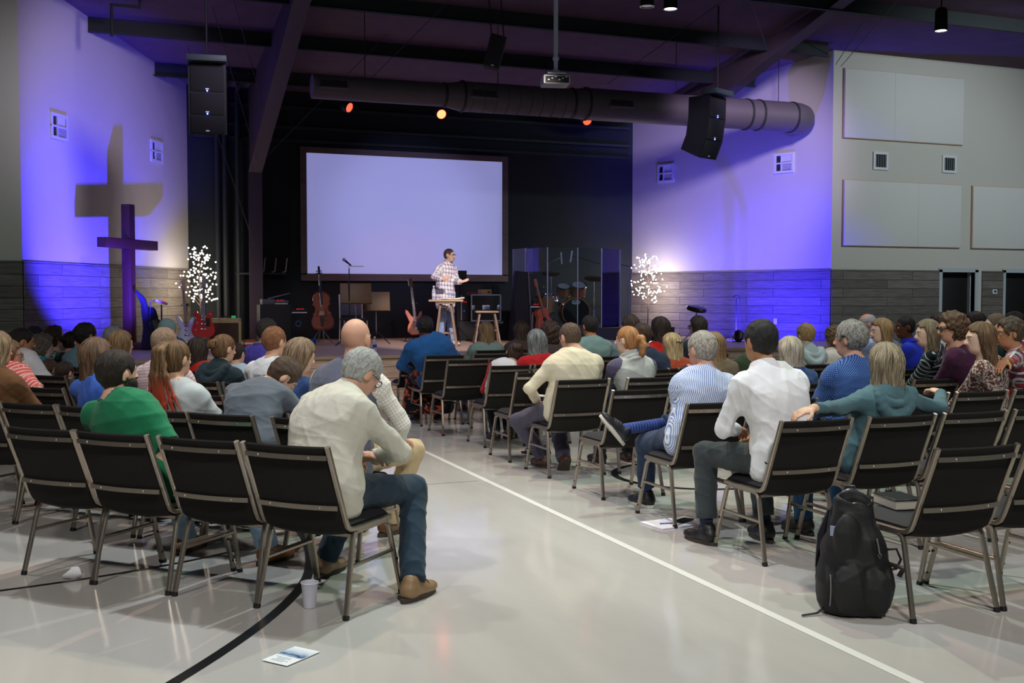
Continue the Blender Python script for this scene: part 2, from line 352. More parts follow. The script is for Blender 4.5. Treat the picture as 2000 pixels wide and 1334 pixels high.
# acoustic panels
M_pan = mat('acoustic_fabric', '#dedad4', .95, noise=.04, nscale=1.2, bump=.1, bscale=400); M_edge = mat('panel_edge', '#c9a58f', .9)
for (x0, x1, z0, z1, lb) in [(13.96, 17.0, 4.74, 6.12, 'wide pale acoustic panel high on right wall, above the two vents'), (13.98, 16.98, 2.60, 3.92, 'wide pale acoustic panel on right wall above the plank wainscot'), (17.28, 20.3, 2.60, 3.92, 'pale acoustic panel cut off by the right edge above the second door')]:
    t = thing('sound_absorber', lb, 'wall panel', ((x0 + x1) / 2, YF, (z0 + z1) / 2), 0, 'acoustic panels on the right wall')
    w, h = x1 - x0, z1 - z0
    part('fabric_face', MB().rbox((0, -.05, 0), (w - .02, .02, h - .02), .006), M_pan, t); part('panel_edge', MB().box((0, -.022, 0), (w, .04, h)), M_edge, t, 'peach coloured edge')
    part('seam', MB().box((w * (.12 if z0 < 3 else -.09), -.0605, 0), (.004, .002, h - .03)), M_edge, t)
# vents
M_vw = mat('white_vent', '#dfe2e6', .5); M_vd = mat('vent_dark', '#26282c', .8)
def vent(c, rz, w, h, lb, quad=True):
    t = thing('wall_vent', lb, 'vent', c, rz, 'white louvred vents on the walls')
    fr = MB(); b = .05
    fr.box((0, -.015, h / 2 - b / 2), (w, .03, b)); fr.box((0, -.015, -h / 2 + b / 2), (w, .03, b)); fr.box((-w / 2 + b / 2, -.015, 0), (b, .0298, h - 2 * b)); fr.box((w / 2 - b / 2, -.015, 0), (b, .0298, h - 2 * b))
    if quad: fr.box((0, -.015, 0), (w, .028, .03)); fr.box((-w * .13, -.015, 0), (.025, .028, h)); 
    part('frame', fr, M_vw, t); part('backing', MB().box((0, -.002, 0), (w - .02, .004, h - .02)), M_vd, t)
    lo = MB()
    if quad:
        for k in range(7):
            z = -h / 2 + b + .02 + k * (h / 2 - b - .02) / 7; lo.box((w * .13, -.012, z), (w * .46, .018, .006), Matrix.Rotation(.6, 3, 'X'))
        lo.box((w * .13, -.012, h / 4 - .01), (w * .46, .008, h / 2 - b - .02))
    else:
        for k in range(5): lo.box((-w * .3 + k * w * .15, -.012, 0), (.012, .02, h - 2 * b))
    part('louvre', lo, M_vw if quad else mat('vent_blade', '#8b8f90', .5), t)
angL = math.atan2(YB - YF, XL1 - XL0); angR = math.atan2(YF - YB, XR0 - XR1)
def onL(t): return (XL0 + (XL1 - XL0) * t, YF + (YB - YF) * t)
def onR(t): return (XR1 + (XR0 - XR1) * t, YB + (YF - YB) * t)
vent((*onL(.184), 4.27), angL, .46, .41, 'white louvred vent on left blue lit wall, nearer the picture edge')
vent((*onL(.767), 4.30), angL, .46, .41, 'white louvred vent on left blue lit wall beside the hanging loudspeaker')
vent((*onR(.191), 4.37), angR, .46, .41, 'white louvred vent on right lavender wall under the curved loudspeaker')
vent((*onR(.787), 4.33), angR, .46, .41, 'white louvred vent on right lavender wall near the wall corner')
vent((14.9, YF, 4.33), 0, .37, .36, 'small white vent between the two left acoustic panels', False)
vent((16.67, YF, 4.34), 0, .37, .36, 'small white vent on right wall, the further right of the pair', False)
t = thing('thermostat', 'white wall thermostat with dark screen between the two doors', 'thermostat', (17.94, YF - .03, 1.69))
part('housing', MB().rbox((0, -.012, 0), (.13, .025, .1), .008), M_vw, t); part('display', MB().box((0, -.026, .005), (.06, .004, .045)), M_vd, t)
t = thing('wall_outlet', 'small white outlet plate on blue lit planks of right angled wall', 'outlet', (*onR(.757), 1.07), angR)
part('cover_plate', MB().rbox((0, -.038, 0), (.075, .012, .12), .004), M_vw, t); part('socket', MB().box((0, -.0455, .025), (.03, .003, .03)).box((0, -.0455, -.025), (.03, .003, .03)), mat('socket_grey', '#a9adb0', .5), t)
# painted court lines and joints on the floor
M_wl = mat('white_court_paint', '#e9e9e4', .22); M_bl = mat('black_court_paint', '#15181a', .3); M_jt = mat('floor_joint', '#7d6450', .5)
def strip(n, pts, w, m):
    mb = MB(); P = [Vector((p[0], p[1], 0)) for p in pts]; vs = []
    for i in range(len(P)):
        d = (P[min(i + 1, len(P) - 1)] - P[max(0, i - 1)]).normalized(); nn = Vector((-d.y, d.x, 0)) * (w / 2); z = Vector((0, 0, .0015 + .0004 * n))
        vs += [P[i] + nn + z, P[i] - nn + z]
    mb.add(vs, [(2 * i, 2 * i + 1, 2 * i + 3, 2 * i + 2) for i in range(len(P) - 1)]); struct('trim_%d' % (10 + n), mb, m)
strip(0, [(3.17, -3), (3.17, 14.5)], .055, M_wl)
strip(1, [(-1.5, 13.3), (12, 13.3)], .05, M_wl)
strip(2, [(-3, 8.75), (3.1, 8.75)], .008, M_jt)
def bez(a, b, c, n=24): return [((1 - t) ** 2 * a[0] + 2 * t * (1 - t) * b[0] + t * t * c[0], (1 - t) ** 2 * a[1] + 2 * t * (1 - t) * b[1] + t * t * c[1]) for t in [i / n for i in range(n + 1)]]
strip(3, bez((-.35, 3.85), (.82, 5.15), (1.12, 6.1)) + bez((1.12, 6.1), (1.33, 6.85), (1.3, 7.8))[1:], .058, M_bl)
strip(4, bez((-2.2, 6.35), (-.2, 6.22), (.86, 6.92)), .03, M_bl)
strip(5, [(5.05 + .75 * math.cos(R(a)), 8.35 + .75 * math.sin(R(a))) for a in range(60, 331, 9)], .06, M_bl)
# ------------------------------------------------------------------ sculpting: signed distance volumes turned into one continuous surface
f4 = np.float32
class Vol:
    def __init__(s, lo, hi, h):
        s.h = h; s.lo = np.array(lo, float); s.n = np.ceil((np.array(hi) - s.lo) / h).astype(int) + 1
        s.d = np.full(s.n, .2, f4)
    def sub(s, c0, c1):
        i0 = np.clip(np.floor((np.array(c0) - s.lo) / s.h).astype(int), 0, s.n); i1 = np.clip(np.ceil((np.array(c1) - s.lo) / s.h).astype(int) + 1, 0, s.n)
        if np.any(i1 <= i0): return None
        sl = tuple(slice(a, b) for a, b in zip(i0, i1))
        X = (s.lo[0] + s.h * np.arange(i0[0], i1[0], dtype=f4))[:, None, None].astype(f4); Y = (s.lo[1] + s.h * np.arange(i0[1], i1[1], dtype=f4))[None, :, None].astype(f4); Z = (s.lo[2] + s.h * np.arange(i0[2], i1[2], dtype=f4))[None, None, :].astype(f4)
        return sl, X, Y, Z
    def put(s, prim, k=.02, grow=0.0, op='u'):
        m = k + 3 * s.h + max(grow, 0) + .005; q = s.sub(prim.lo - m, prim.hi + m)
        if q is None: return
        sl, X, Y, Z = q; b = prim.sd(X, Y, Z) - f4(grow); a = s.d[sl]
        if op == 'u':
            hh = np.maximum(k - np.abs(a - b), 0) / k; s.d[sl] = np.minimum(a, b) - hh * hh * (k * .25)
        elif op == 's':
            hh = np.maximum(k - np.abs(a + b), 0) / k; s.d[sl] = np.maximum(a, -b) + hh * hh * (k * .25)
    def cut(s, p, n):      # keep the side the normal n points away from
        X = (s.lo[0] + s.h * np.arange(s.n[0], dtype=f4))[:, None, None]; Y = (s.lo[1] + s.h * np.arange(s.n[1], dtype=f4))[None, :, None]; Z = (s.lo[2] + s.h * np.arange(s.n[2], dtype=f4))[None, None, :]
        s.d = np.maximum(s.d, ((X - p[0]) * n[0] + (Y - p[1]) * n[1] + (Z - p[2]) * n[2]).astype(f4))
    def nets(s):
        d = s.d; d[0] = d[-1] = .1; d[:, 0] = d[:, -1] = .1; d[:, :, 0] = d[:, :, -1] = .1
        S = (d < 0); c = np.zeros(tuple(s.n - 1), np.int8)
        for a in (0, 1):
            for b in (0, 1):
                for e in (0, 1): c += S[a:s.n[0] - 1 + a, b:s.n[1] - 1 + b, e:s.n[2] - 1 + e]
        act = (c > 0) & (c < 8); ijk = np.argwhere(act)
        if len(ijk) == 0: return np.zeros((0, 3)), np.zeros((0, 4), int)
        idx = np.full(act.shape, -1, np.int32); idx[act] = np.arange(len(ijk))
        V = {}
        for a in (0, 1):
            for b in (0, 1):
                for e in (0, 1): V[a, b, e] = d[ijk[:, 0] + a, ijk[:, 1] + b, ijk[:, 2] + e]
        pos = np.zeros((len(ijk), 3)); cnt = np.zeros(len(ijk))
        for p0 in V:
            for ax in range(3):
                if p0[ax] == 0:
                    p1 = list(p0); p1[ax] = 1; va, vb = V[p0], V[tuple(p1)]; cr = (va < 0) != (vb < 0)
                    t = np.where(cr, va / np.where(cr, va - vb, 1), 0); q = np.tile(np.array(p0, float), (len(ijk), 1)); q[:, ax] += t
                    pos += q * cr[:, None]; cnt += cr
        verts = s.lo + s.h * (ijk + pos / cnt[:, None]); F = []
        for ax in range(3):
            o1, o2 = (ax + 1) % 3, (ax + 2) % 3; sa = [slice(None)] * 3; sb = [slice(None)] * 3
            sa[ax] = slice(0, -1); sb[ax] = slice(1, None); ch = S[tuple(sa)] != S[tuple(sb)]; e = np.argwhere(ch)
            e = e[(e[:, o1] > 0) & (e[:, o2] > 0) & (e[:, o1] < s.n[o1] - 1) & (e[:, o2] < s.n[o2] - 1)]
            inside = S[e[:, 0], e[:, 1], e[:, 2]]
            def at(d1, d2):
                q = e.copy(); q[:, o1] -= d1; q[:, o2] -= d2; return idx[q[:, 0], q[:, 1], q[:, 2]]
            qd = np.stack([at(1, 1), at(0, 1), at(0, 0), at(1, 0)], 1); qd[~inside] = qd[~inside][:, ::-1]; F.append(qd)
        F = np.concatenate(F); F = F[(F >= 0).all(1)]
        return verts, F

class Cap:      # tapered capsule
    def __init__(s, a, b, ra, rb, part=1):
        s.a = np.array(a, float); s.b = np.array(b, float); s.ra = ra; s.rb = rb; m = max(ra, rb); s.part = part
        s.lo = np.minimum(s.a, s.b) - m; s.hi = np.maximum(s.a, s.b) + m; s.ax = s.b - s.a; s.L2 = max(1e-9, s.ax @ s.ax)
    def sd(s, X, Y, Z):
        x, y, z = X - f4(s.a[0]), Y - f4(s.a[1]), Z - f4(s.a[2]); t = np.clip((x * s.ax[0] + y * s.ax[1] + z * s.ax[2]) / s.L2, 0, 1).astype(f4)
        return np.sqrt((x - t * f4(s.ax[0])) ** 2 + (y - t * f4(s.ax[1])) ** 2 + (z - t * f4(s.ax[2])) ** 2) - (s.ra + (s.rb - s.ra) * t).astype(f4)
class Ell:      # ellipsoid in frame M (rows = axes)
    def __init__(s, c, r, M=None, part=0):
        s.c = np.array(c, float); s.r = np.array(r, float); s.M = np.eye(3) if M is None else np.array(M); m = np.abs(s.M.T) @ s.r; s.lo = s.c - m; s.hi = s.c + m; s.part = part
    def sd(s, X, Y, Z):
        x, y, z = X - f4(s.c[0]), Y - f4(s.c[1]), Z - f4(s.c[2]); M = s.M
        q = [(x * f4(M[i, 0]) + y * f4(M[i, 1]) + z * f4(M[i, 2])) / f4(s.r[i]) for i in range(3)]
        k0 = np.sqrt(q[0] ** 2 + q[1] ** 2 + q[2] ** 2) + f4(1e-6); k1 = np.sqrt((q[0] / f4(s.r[0])) ** 2 + (q[1] / f4(s.r[1])) ** 2 + (q[2] / f4(s.r[2])) ** 2) + f4(1e-6)
        return k0 * (k0 - 1) / k1
class Slab:     # segment of a torso: elliptical cross-section between two rings
    def __init__(s, c0, c1, L, w0, w1, d0, d1, part=0):
        s.c0 = np.array(c0, float); s.c1 = np.array(c1, float); s.ax = s.c1 - s.c0; s.len = np.linalg.norm(s.ax); s.ax /= s.len
        L = np.array(L, float); L -= s.ax * (L @ s.ax); s.L = L / np.linalg.norm(L); s.F = np.cross(s.ax, s.L); s.w = (w0, w1); s.dp = (d0, d1); m = max(w0, w1, d0, d1); s.part = part
        s.lo = np.minimum(s.c0, s.c1) - m; s.hi = np.maximum(s.c0, s.c1) + m
    def sd(s, X, Y, Z):
        x, y, z = X - f4(s.c0[0]), Y - f4(s.c0[1]), Z - f4(s.c0[2]); h = x * f4(s.ax[0]) + y * f4(s.ax[1]) + z * f4(s.ax[2]); t = np.clip(h / f4(s.len), 0, 1)
        w = f4(s.w[0]) + f4(s.w[1] - s.w[0]) * t; dp = f4(s.dp[0]) + f4(s.dp[1] - s.dp[0]) * t; over = h - t * f4(s.len)
        u = (x * f4(s.L[0]) + y * f4(s.L[1]) + z * f4(s.L[2])) / w; v = (x * f4(s.F[0]) + y * f4(s.F[1]) + z * f4(s.F[2])) / dp
        r = np.power(np.power(np.abs(u), f4(2.35)) + np.power(np.abs(v), f4(2.35)) + np.power(np.abs(over / dp), f4(2.35)) + f4(1e-9), f4(1 / 2.35))
        return (r - 1) * np.minimum(w, dp)

def nmesh(name, V, F, m, attrs=None, offs=None):
    me = bpy.data.meshes.new(name); n = len(V); k = len(F)
    me.vertices.add(n); me.vertices.foreach_set('co', np.asarray(V, f4).ravel()); me.loops.add(k * 4); me.loops.foreach_set('vertex_index', np.asarray(F, np.int32).ravel())
    me.polygons.add(k); me.polygons.foreach_set('loop_start', np.arange(k, dtype=np.int32) * 4)
    try: me.polygons.foreach_set('loop_total', np.full(k, 4, np.int32))
    except Exception: pass
    me.update(calc_edges=True); me.polygons.foreach_set('use_smooth', [True] * k)
    for nm, (ty, arr) in (attrs or {}).items():
        a = me.attributes.new(nm, ty, 'POINT'); a.data.foreach_set('vector' if ty == 'FLOAT_VECTOR' else 'color', np.asarray(arr, f4).ravel())
    me.materials.append(m); return me
def vnorm(V, F):
    N = np.zeros_like(V); a = V[F[:, 2]] - V[F[:, 0]]; b = V[F[:, 3]] - V[F[:, 1]]; fn = np.cross(a, b)
    for i in range(4): np.add.at(N, F[:, i], fn)
    return N / (np.linalg.norm(N, axis=1, keepdims=True) + 1e-12)
def folds(P, seed, amp):
    r = np.random.RandomState(seed); out = np.zeros(len(P))
    for i in range(5):
        k = r.normal(size=3) * np.array([1, 1, 1.7]); k *= r.uniform(12, 30) / np.linalg.norm(k); m = r.normal(size=3) * 9
        out += (1 - np.abs(np.sin(P @ k + r.uniform(0, 6) + 1.3 * np.sin(P @ m)))) ** 2 * r.uniform(.5, 1)
    return (out / 2.2 - .6) * amp
def smoothmesh(V, F, it=1):
    for _ in range(it):
        S = np.zeros_like(V); c = np.zeros(len(V))
        for i in range(4):
            np.add.at(S, F[:, i], V[F[:, (i + 1) % 4]]); np.add.at(c, F[:, i], 1)
        V = V * .5 + .5 * S / np.maximum(c, 1)[:, None]
    return V

# ---- materials of people
def tex_mat(key, build, rough=.85, sheen=.0):
    if key in _M: return _M[key]
    m = bpy.data.materials.new(key); m.use_nodes = True; nt = m.node_tree; b = nt.nodes['Principled BSDF']; b.inputs['Roughness'].default_value = rough; b.inputs['Specular IOR Level'].default_value = .25
    b.inputs['Sheen Weight'].default_value = sheen
    build(nt, b); _M[key] = m; return m
def N_(nt, t, **k):
    n = nt.nodes.new(t)
    for a, v in k.items(): setattr(n, a, v)
    return n
def mth(nt, op, a, b=None):
    n = N_(nt, 'ShaderNodeMath', operation=op)
    for i, v in enumerate((a, b)):
        if v is None: continue
        if isinstance(v, (int, float)): n.inputs[i].default_value = v
        else: nt.links.new(v, n.inputs[i])
    return n.outputs[0]
def cmix(nt, f, a, b, blend='MIX'):
    n = N_(nt, 'ShaderNodeMix', data_type='RGBA', blend_type=blend)
    if isinstance(f, (int, float)): n.inputs['Factor'].default_value = f
    else: nt.links.new(f, n.inputs['Factor'])
    for i, v in ((6, a), (7, b)):
        if isinstance(v, tuple): n.inputs[i].default_value = v
        else: nt.links.new(v, n.inputs[i])
    return n.outputs[2]
def cloth(c, pat=None, c2='#ffffff', c3=None, rough=.9):
    key = 'cloth_%s_%s_%s_%s' % (c, pat, c2, c3)
    def build(nt, b):
        at = N_(nt, 'ShaderNodeAttribute', attribute_name='pat'); sp = N_(nt, 'ShaderNodeSeparateXYZ'); nt.links.new(at.outputs['Vector'], sp.inputs[0]); x, y, z = sp.outputs
        tc = N_(nt, 'ShaderNodeTexCoord'); nz = N_(nt, 'ShaderNodeTexNoise'); nz.inputs['Scale'].default_value = 9; nz.inputs['Detail'].default_value = 4; nt.links.new(tc.outputs['Object'], nz.inputs['Vector'])
        A, B = S2L(c), S2L(c2); col = A
        def band(v, per, duty): return mth(nt, 'LESS_THAN', mth(nt, 'FRACT', mth(nt, 'MULTIPLY', v, 1 / per)), duty)
        if pat == 'vstripe': col = cmix(nt, band(x, .0135, .45), A, B)
        elif pat == 'hstripe': col = cmix(nt, band(y, .05, .2), A, B)
        elif pat == 'finestripe': col = cmix(nt, band(y, .022, .3), A, B)
        elif pat == 'check': col = cmix(nt, mth(nt, 'MAXIMUM', band(x, .02, .14), band(y, .02, .14)), A, B)
        elif pat == 'plaid':
            D = S2L(c3 or c2); col = cmix(nt, mth(nt, 'MULTIPLY', band(x, .11, .5), .62), A, B); col = cmix(nt, mth(nt, 'MULTIPLY', band(y, .11, .5), .55), col, B)
            col = cmix(nt, mth(nt, 'MULTIPLY', band(y, .11, .16), .9), col, D); col = cmix(nt, mth(nt, 'MULTIPLY', band(x, .11, .16), .9), col, D)
        elif pat == 'softplaid':
            col = cmix(nt, mth(nt, 'MULTIPLY', band(x, .062, .36), .5), A, B); col = cmix(nt, mth(nt, 'MULTIPLY', band(y, .075, .36), .5), col, B)
        elif pat == 'dots':
            vx = mth(nt, 'SUBTRACT', mth(nt, 'FRACT', mth(nt, 'MULTIPLY', mth(nt, 'ADD', x, y), 1 / .017)), .5); vy = mth(nt, 'SUBTRACT', mth(nt, 'FRACT', mth(nt, 'MULTIPLY', mth(nt, 'SUBTRACT', x, y), 1 / .017)), .5)
            col = cmix(nt, mth(nt, 'LESS_THAN', mth(nt, 'ADD', mth(nt, 'MULTIPLY', vx, vx), mth(nt, 'MULTIPLY', vy, vy)), .055), A, B)
        elif pat in ('blotch', 'leopard'):
            n2 = N_(nt, 'ShaderNodeTexNoise'); n2.inputs['Scale'].default_value = 9 if pat == 'blotch' else 38; n2.inputs['Detail'].default_value = 6; n2.inputs['Distortion'].default_value = 1.2; nt.links.new(tc.outputs['Object'], n2.inputs['Vector'])
            col = cmix(nt, mth(nt, 'GREATER_THAN', n2.outputs['Fac'], .53 if pat == 'blotch' else .48), A, B)
            if c3: col = cmix(nt, mth(nt, 'GREATER_THAN', n2.outputs['Fac'], .62), col, S2L(c3))
        elif pat == 'vest':
            ck = cmix(nt, mth(nt, 'MAXIMUM', band(x, .02, .14), band(y, .02, .14)), B, S2L('#b4b1aa')); col = cmix(nt, mth(nt, 'GREATER_THAN', z, .5), A, ck)
        elif pat == 'raglan': col = cmix(nt, mth(nt, 'GREATER_THAN', z, .5), A, B)
        elif pat == 'ikat':
            col = cmix(nt, band(y, .035, .35), A, B); n2 = N_(nt, 'ShaderNodeTexVoronoi'); n2.inputs['Scale'].default_value = 45; nt.links.new(tc.outputs['Object'], n2.inputs['Vector'])
            col = cmix(nt, mth(nt, 'MULTIPLY', band(y, .105, .4), mth(nt, 'LESS_THAN', n2.outputs['Distance'], .35)), col, B)
        if isinstance(col, tuple): lo, hi = tuple(v * .8 for v in col[:3]) + (1,), tuple(min(1, v * 1.15) for v in col[:3]) + (1,); out = cmix(nt, nz.outputs['Fac'], lo, hi)
        else: out = col
        nt.links.new(out, b.inputs['Base Color'])
        nb = N_(nt, 'ShaderNodeTexNoise'); nb.inputs['Scale'].default_value = 260; nt.links.new(tc.outputs['Object'], nb.inputs['Vector'])
        n3 = N_(nt, 'ShaderNodeTexNoise'); n3.inputs['Scale'].default_value = 7.5; n3.inputs['Detail'].default_value = 3; n3.inputs['Distortion'].default_value = .8; nt.links.new(tc.outputs['Object'], n3.inputs['Vector'])
        hs = mth(nt, 'ADD', mth(nt, 'MULTIPLY', nb.outputs['Fac'], .06), n3.outputs['Fac'])
        bp = N_(nt, 'ShaderNodeBump'); bp.inputs['Strength'].default_value = .3; bp.inputs['Distance'].default_value = .02; nt.links.new(hs, bp.inputs['Height']); nt.links.new(bp.outputs['Normal'], b.inputs['Normal'])
    return tex_mat(key, build, rough, .1)
def hairmat(c1, c2, c3=None, curly=False):
    key = 'hair_%s_%s_%s_%d' % (c1, c2, c3, curly)
    def build(nt, b):
        at = N_(nt, 'ShaderNodeAttribute', attribute_name='pat'); mp = N_(nt, 'ShaderNodeMapping'); mp.inputs['Scale'].default_value = (9, 4, 1) if not curly else (9, 26, 6); nt.links.new(at.outputs['Vector'], mp.inputs['Vector'])
        n = N_(nt, 'ShaderNodeTexNoise'); n.inputs['Scale'].default_value = 2.2; n.inputs['Detail'].default_value = 6; n.inputs['Distortion'].default_value = .5 if not curly else 1.4; nt.links.new(mp.outputs['Vector'], n.inputs['Vector'])
        cr = N_(nt, 'ShaderNodeValToRGB'); cr.color_ramp.elements[0].position = .36; cr.color_ramp.elements[0].color = S2L(c1); cr.color_ramp.elements[1].position = .64; cr.color_ramp.elements[1].color = S2L(c2); nt.links.new(n.outputs['Fac'], cr.inputs['Fac'])
        col = cr.outputs['Color']
        if c3:      # dyed ends
            sp = N_(nt, 'ShaderNodeSeparateXYZ'); nt.links.new(at.outputs['Vector'], sp.inputs[0]); mr = N_(nt, 'ShaderNodeMapRange'); mr.inputs[1].default_value = -.02; mr.inputs[2].default_value = -.17; nt.links.new(mth(nt, 'ADD', sp.outputs[1], mth(nt, 'MULTIPLY', n.outputs['Fac'], .12)), mr.inputs[0]); col = cmix(nt, mr.outputs[0], col, S2L(c3))
        nt.links.new(col, b.inputs['Base Color']); b.inputs['Specular IOR Level'].default_value = .4
        bp = N_(nt, 'ShaderNodeBump'); bp.inputs['Strength'].default_value = .7; bp.inputs['Distance'].default_value = .012; nt.links.new(n.outputs['Fac'], bp.inputs['Height']); nt.links.new(bp.outputs['Normal'], b.inputs['Normal'])
    return tex_mat(key, build, .5)
def skinmat():
    def build(nt, b):
        at = N_(nt, 'ShaderNodeAttribute', attribute_name='tint'); nt.links.new(at.outputs['Color'], b.inputs['Base Color']); b.inputs['Subsurface Weight'].default_value = .0
        tc = N_(nt, 'ShaderNodeTexCoord'); n = N_(nt, 'ShaderNodeTexNoise'); n.inputs['Scale'].default_value = 90; nt.links.new(tc.outputs['Object'], n.inputs['Vector']); bp = N_(nt, 'ShaderNodeBump'); bp.inputs['Strength'].default_value = .12; bp.inputs['Distance'].default_value = .004; nt.links.new(n.outputs['Fac'], bp.inputs['Height']); nt.links.new(bp.outputs['Normal'], b.inputs['Normal'])
    return tex_mat('skin', build, .5)
M_leather = mat('shoe_leather', '#3a2a20', .45, noise=.2, nscale=20); M_lens = mat('eyeglass_frame', '#15171b', .3)
def unit(v): v = np.array(v, float); return v / (np.linalg.norm(v) + 1e-12)
def rotm(ax, a):
    ax = unit(ax); K = np.array([[0, -ax[2], ax[1]], [ax[2], 0, -ax[0]], [-ax[1], ax[0], 0]]); return np.eye(3) + math.sin(a) * K + (1 - math.cos(a)) * K @ K
def ik(S, T, l1, l2, pole):
    S = np.array(S, float); T = np.array(T, float); d = T - S; L = np.linalg.norm(d)
    if L > (l1 + l2) * .995: T = S + d / L * (l1 + l2) * .995; d = T - S; L = np.linalg.norm(d)
    u = d / L; a = (l1 * l1 - l2 * l2 + L * L) / (2 * L); h = math.sqrt(max(0, l1 * l1 - a * a)); p = np.array(pole, float); p -= u * (p @ u)
    return S + u * a + unit(p) * h, T

def head_prims(M, c, s, noear=False):
    # M rows: right, forward, up
    def W(p): return c + s * (M[0] * p[0] + M[1] * p[1] + M[2] * p[2])
    def E(p, r, Mr=None): return Ell(W(p), np.array(r) * s, M if Mr is None else Mr, 9)
    P = [(E((0, -.014, .028), (.077, .097, .093)), .01), (E((0, .022, -.022), (.063, .072, .088)), .03), (E((0, .038, -.078), (.043, .046, .033)), .03),
         (E((0, .07, .028), (.052, .025, .014)), .02), (Cap(W((0, .09, .012)), W((0, .112, -.026)), .008 * s, .0125 * s, 9), .012), (E((.012, .1, -.03), (.009, .01, .008)), .008), (E((-.012, .1, -.03), (.009, .01, .008)), .008)]
    sub = [E((.031, .092, .006), (.017, .014, .011)), E((-.031, .092, .006), (.017, .014, .011))]
    post = [(E((.031, .079, .005), (.0135, .0135, .012)), .006), (E((-.031, .079, .005), (.0135, .0135, .012)), .006), (E((0, .092, -.05), (.024, .011, .006)), .008), (E((0, .092, -.06), (.02, .01, .006)), .008)]
    for sx in (1, -1):
        Mr = rotm(M[2], -sx * .35) ; Me = (Mr @ M.T).T
        post.append((E((sx * .08, -.012, -.004), (.011, .021, .033), Me), .008))
    return P, sub, post, W
def hand_prims(Wr, D, Np, s, curl, thumb_side, fat=0.0, h=.01):
    D = unit(D); Np = unit(np.array(Np) - D * (np.array(Np) @ D)); T = np.cross(D, Np); out = []; s = s * 1.0
    rr = max(.0088, h * .8)
    out.append((Ell(Wr + D * .046 * s, (.041 * s, .054 * s, .0165 * s), np.stack([T, D, Np])), .012))
    for i, (o, L) in enumerate(((-.031, .058), (-.0105, .07), (.0105, .075), (.031, .066))):
        if thumb_side < 0: o = -o
        b = Wr + D * (.088 - (.006 if i == 0 else 0)) * s + T * o * s; a = curl * (1 + .12 * (1.5 - i)); d1 = D * math.cos(a * .8) + Np * math.sin(a * .8); d2 = D * math.cos(a * 1.7) + Np * math.sin(a * 1.7); d3 = D * math.cos(a * 2.4) + Np * math.sin(a * 2.4); sp = T * (o * .35 * (1 - min(1, curl)))
        p1 = b + (d1 * L * .48) * s + sp * s * .5; p2 = p1 + d2 * L * .3 * s; p3 = p2 + d3 * L * .24 * s
        out += [(Cap(b - D * .02 * s, p1, rr * 1.08 * s, rr * s), .006), (Cap(p1, p2, rr * s, rr * .94 * s), .004), (Cap(p2, p3, rr * .94 * s, rr * .82 * s), .004)]
    th = T * (1 if thumb_side > 0 else -1); b = Wr + D * .022 * s + th * .028 * s; m = b + (D * .55 + th * .75 + Np * .3) * .042 * s; e = m + (D * .85 + th * .35 + Np * .35) * .036 * s
    out += [(Cap(b, m, .0135 * s, .0105 * s), .01), (Cap(m, e, .0105 * s, .0085 * s), .005)]
    return out

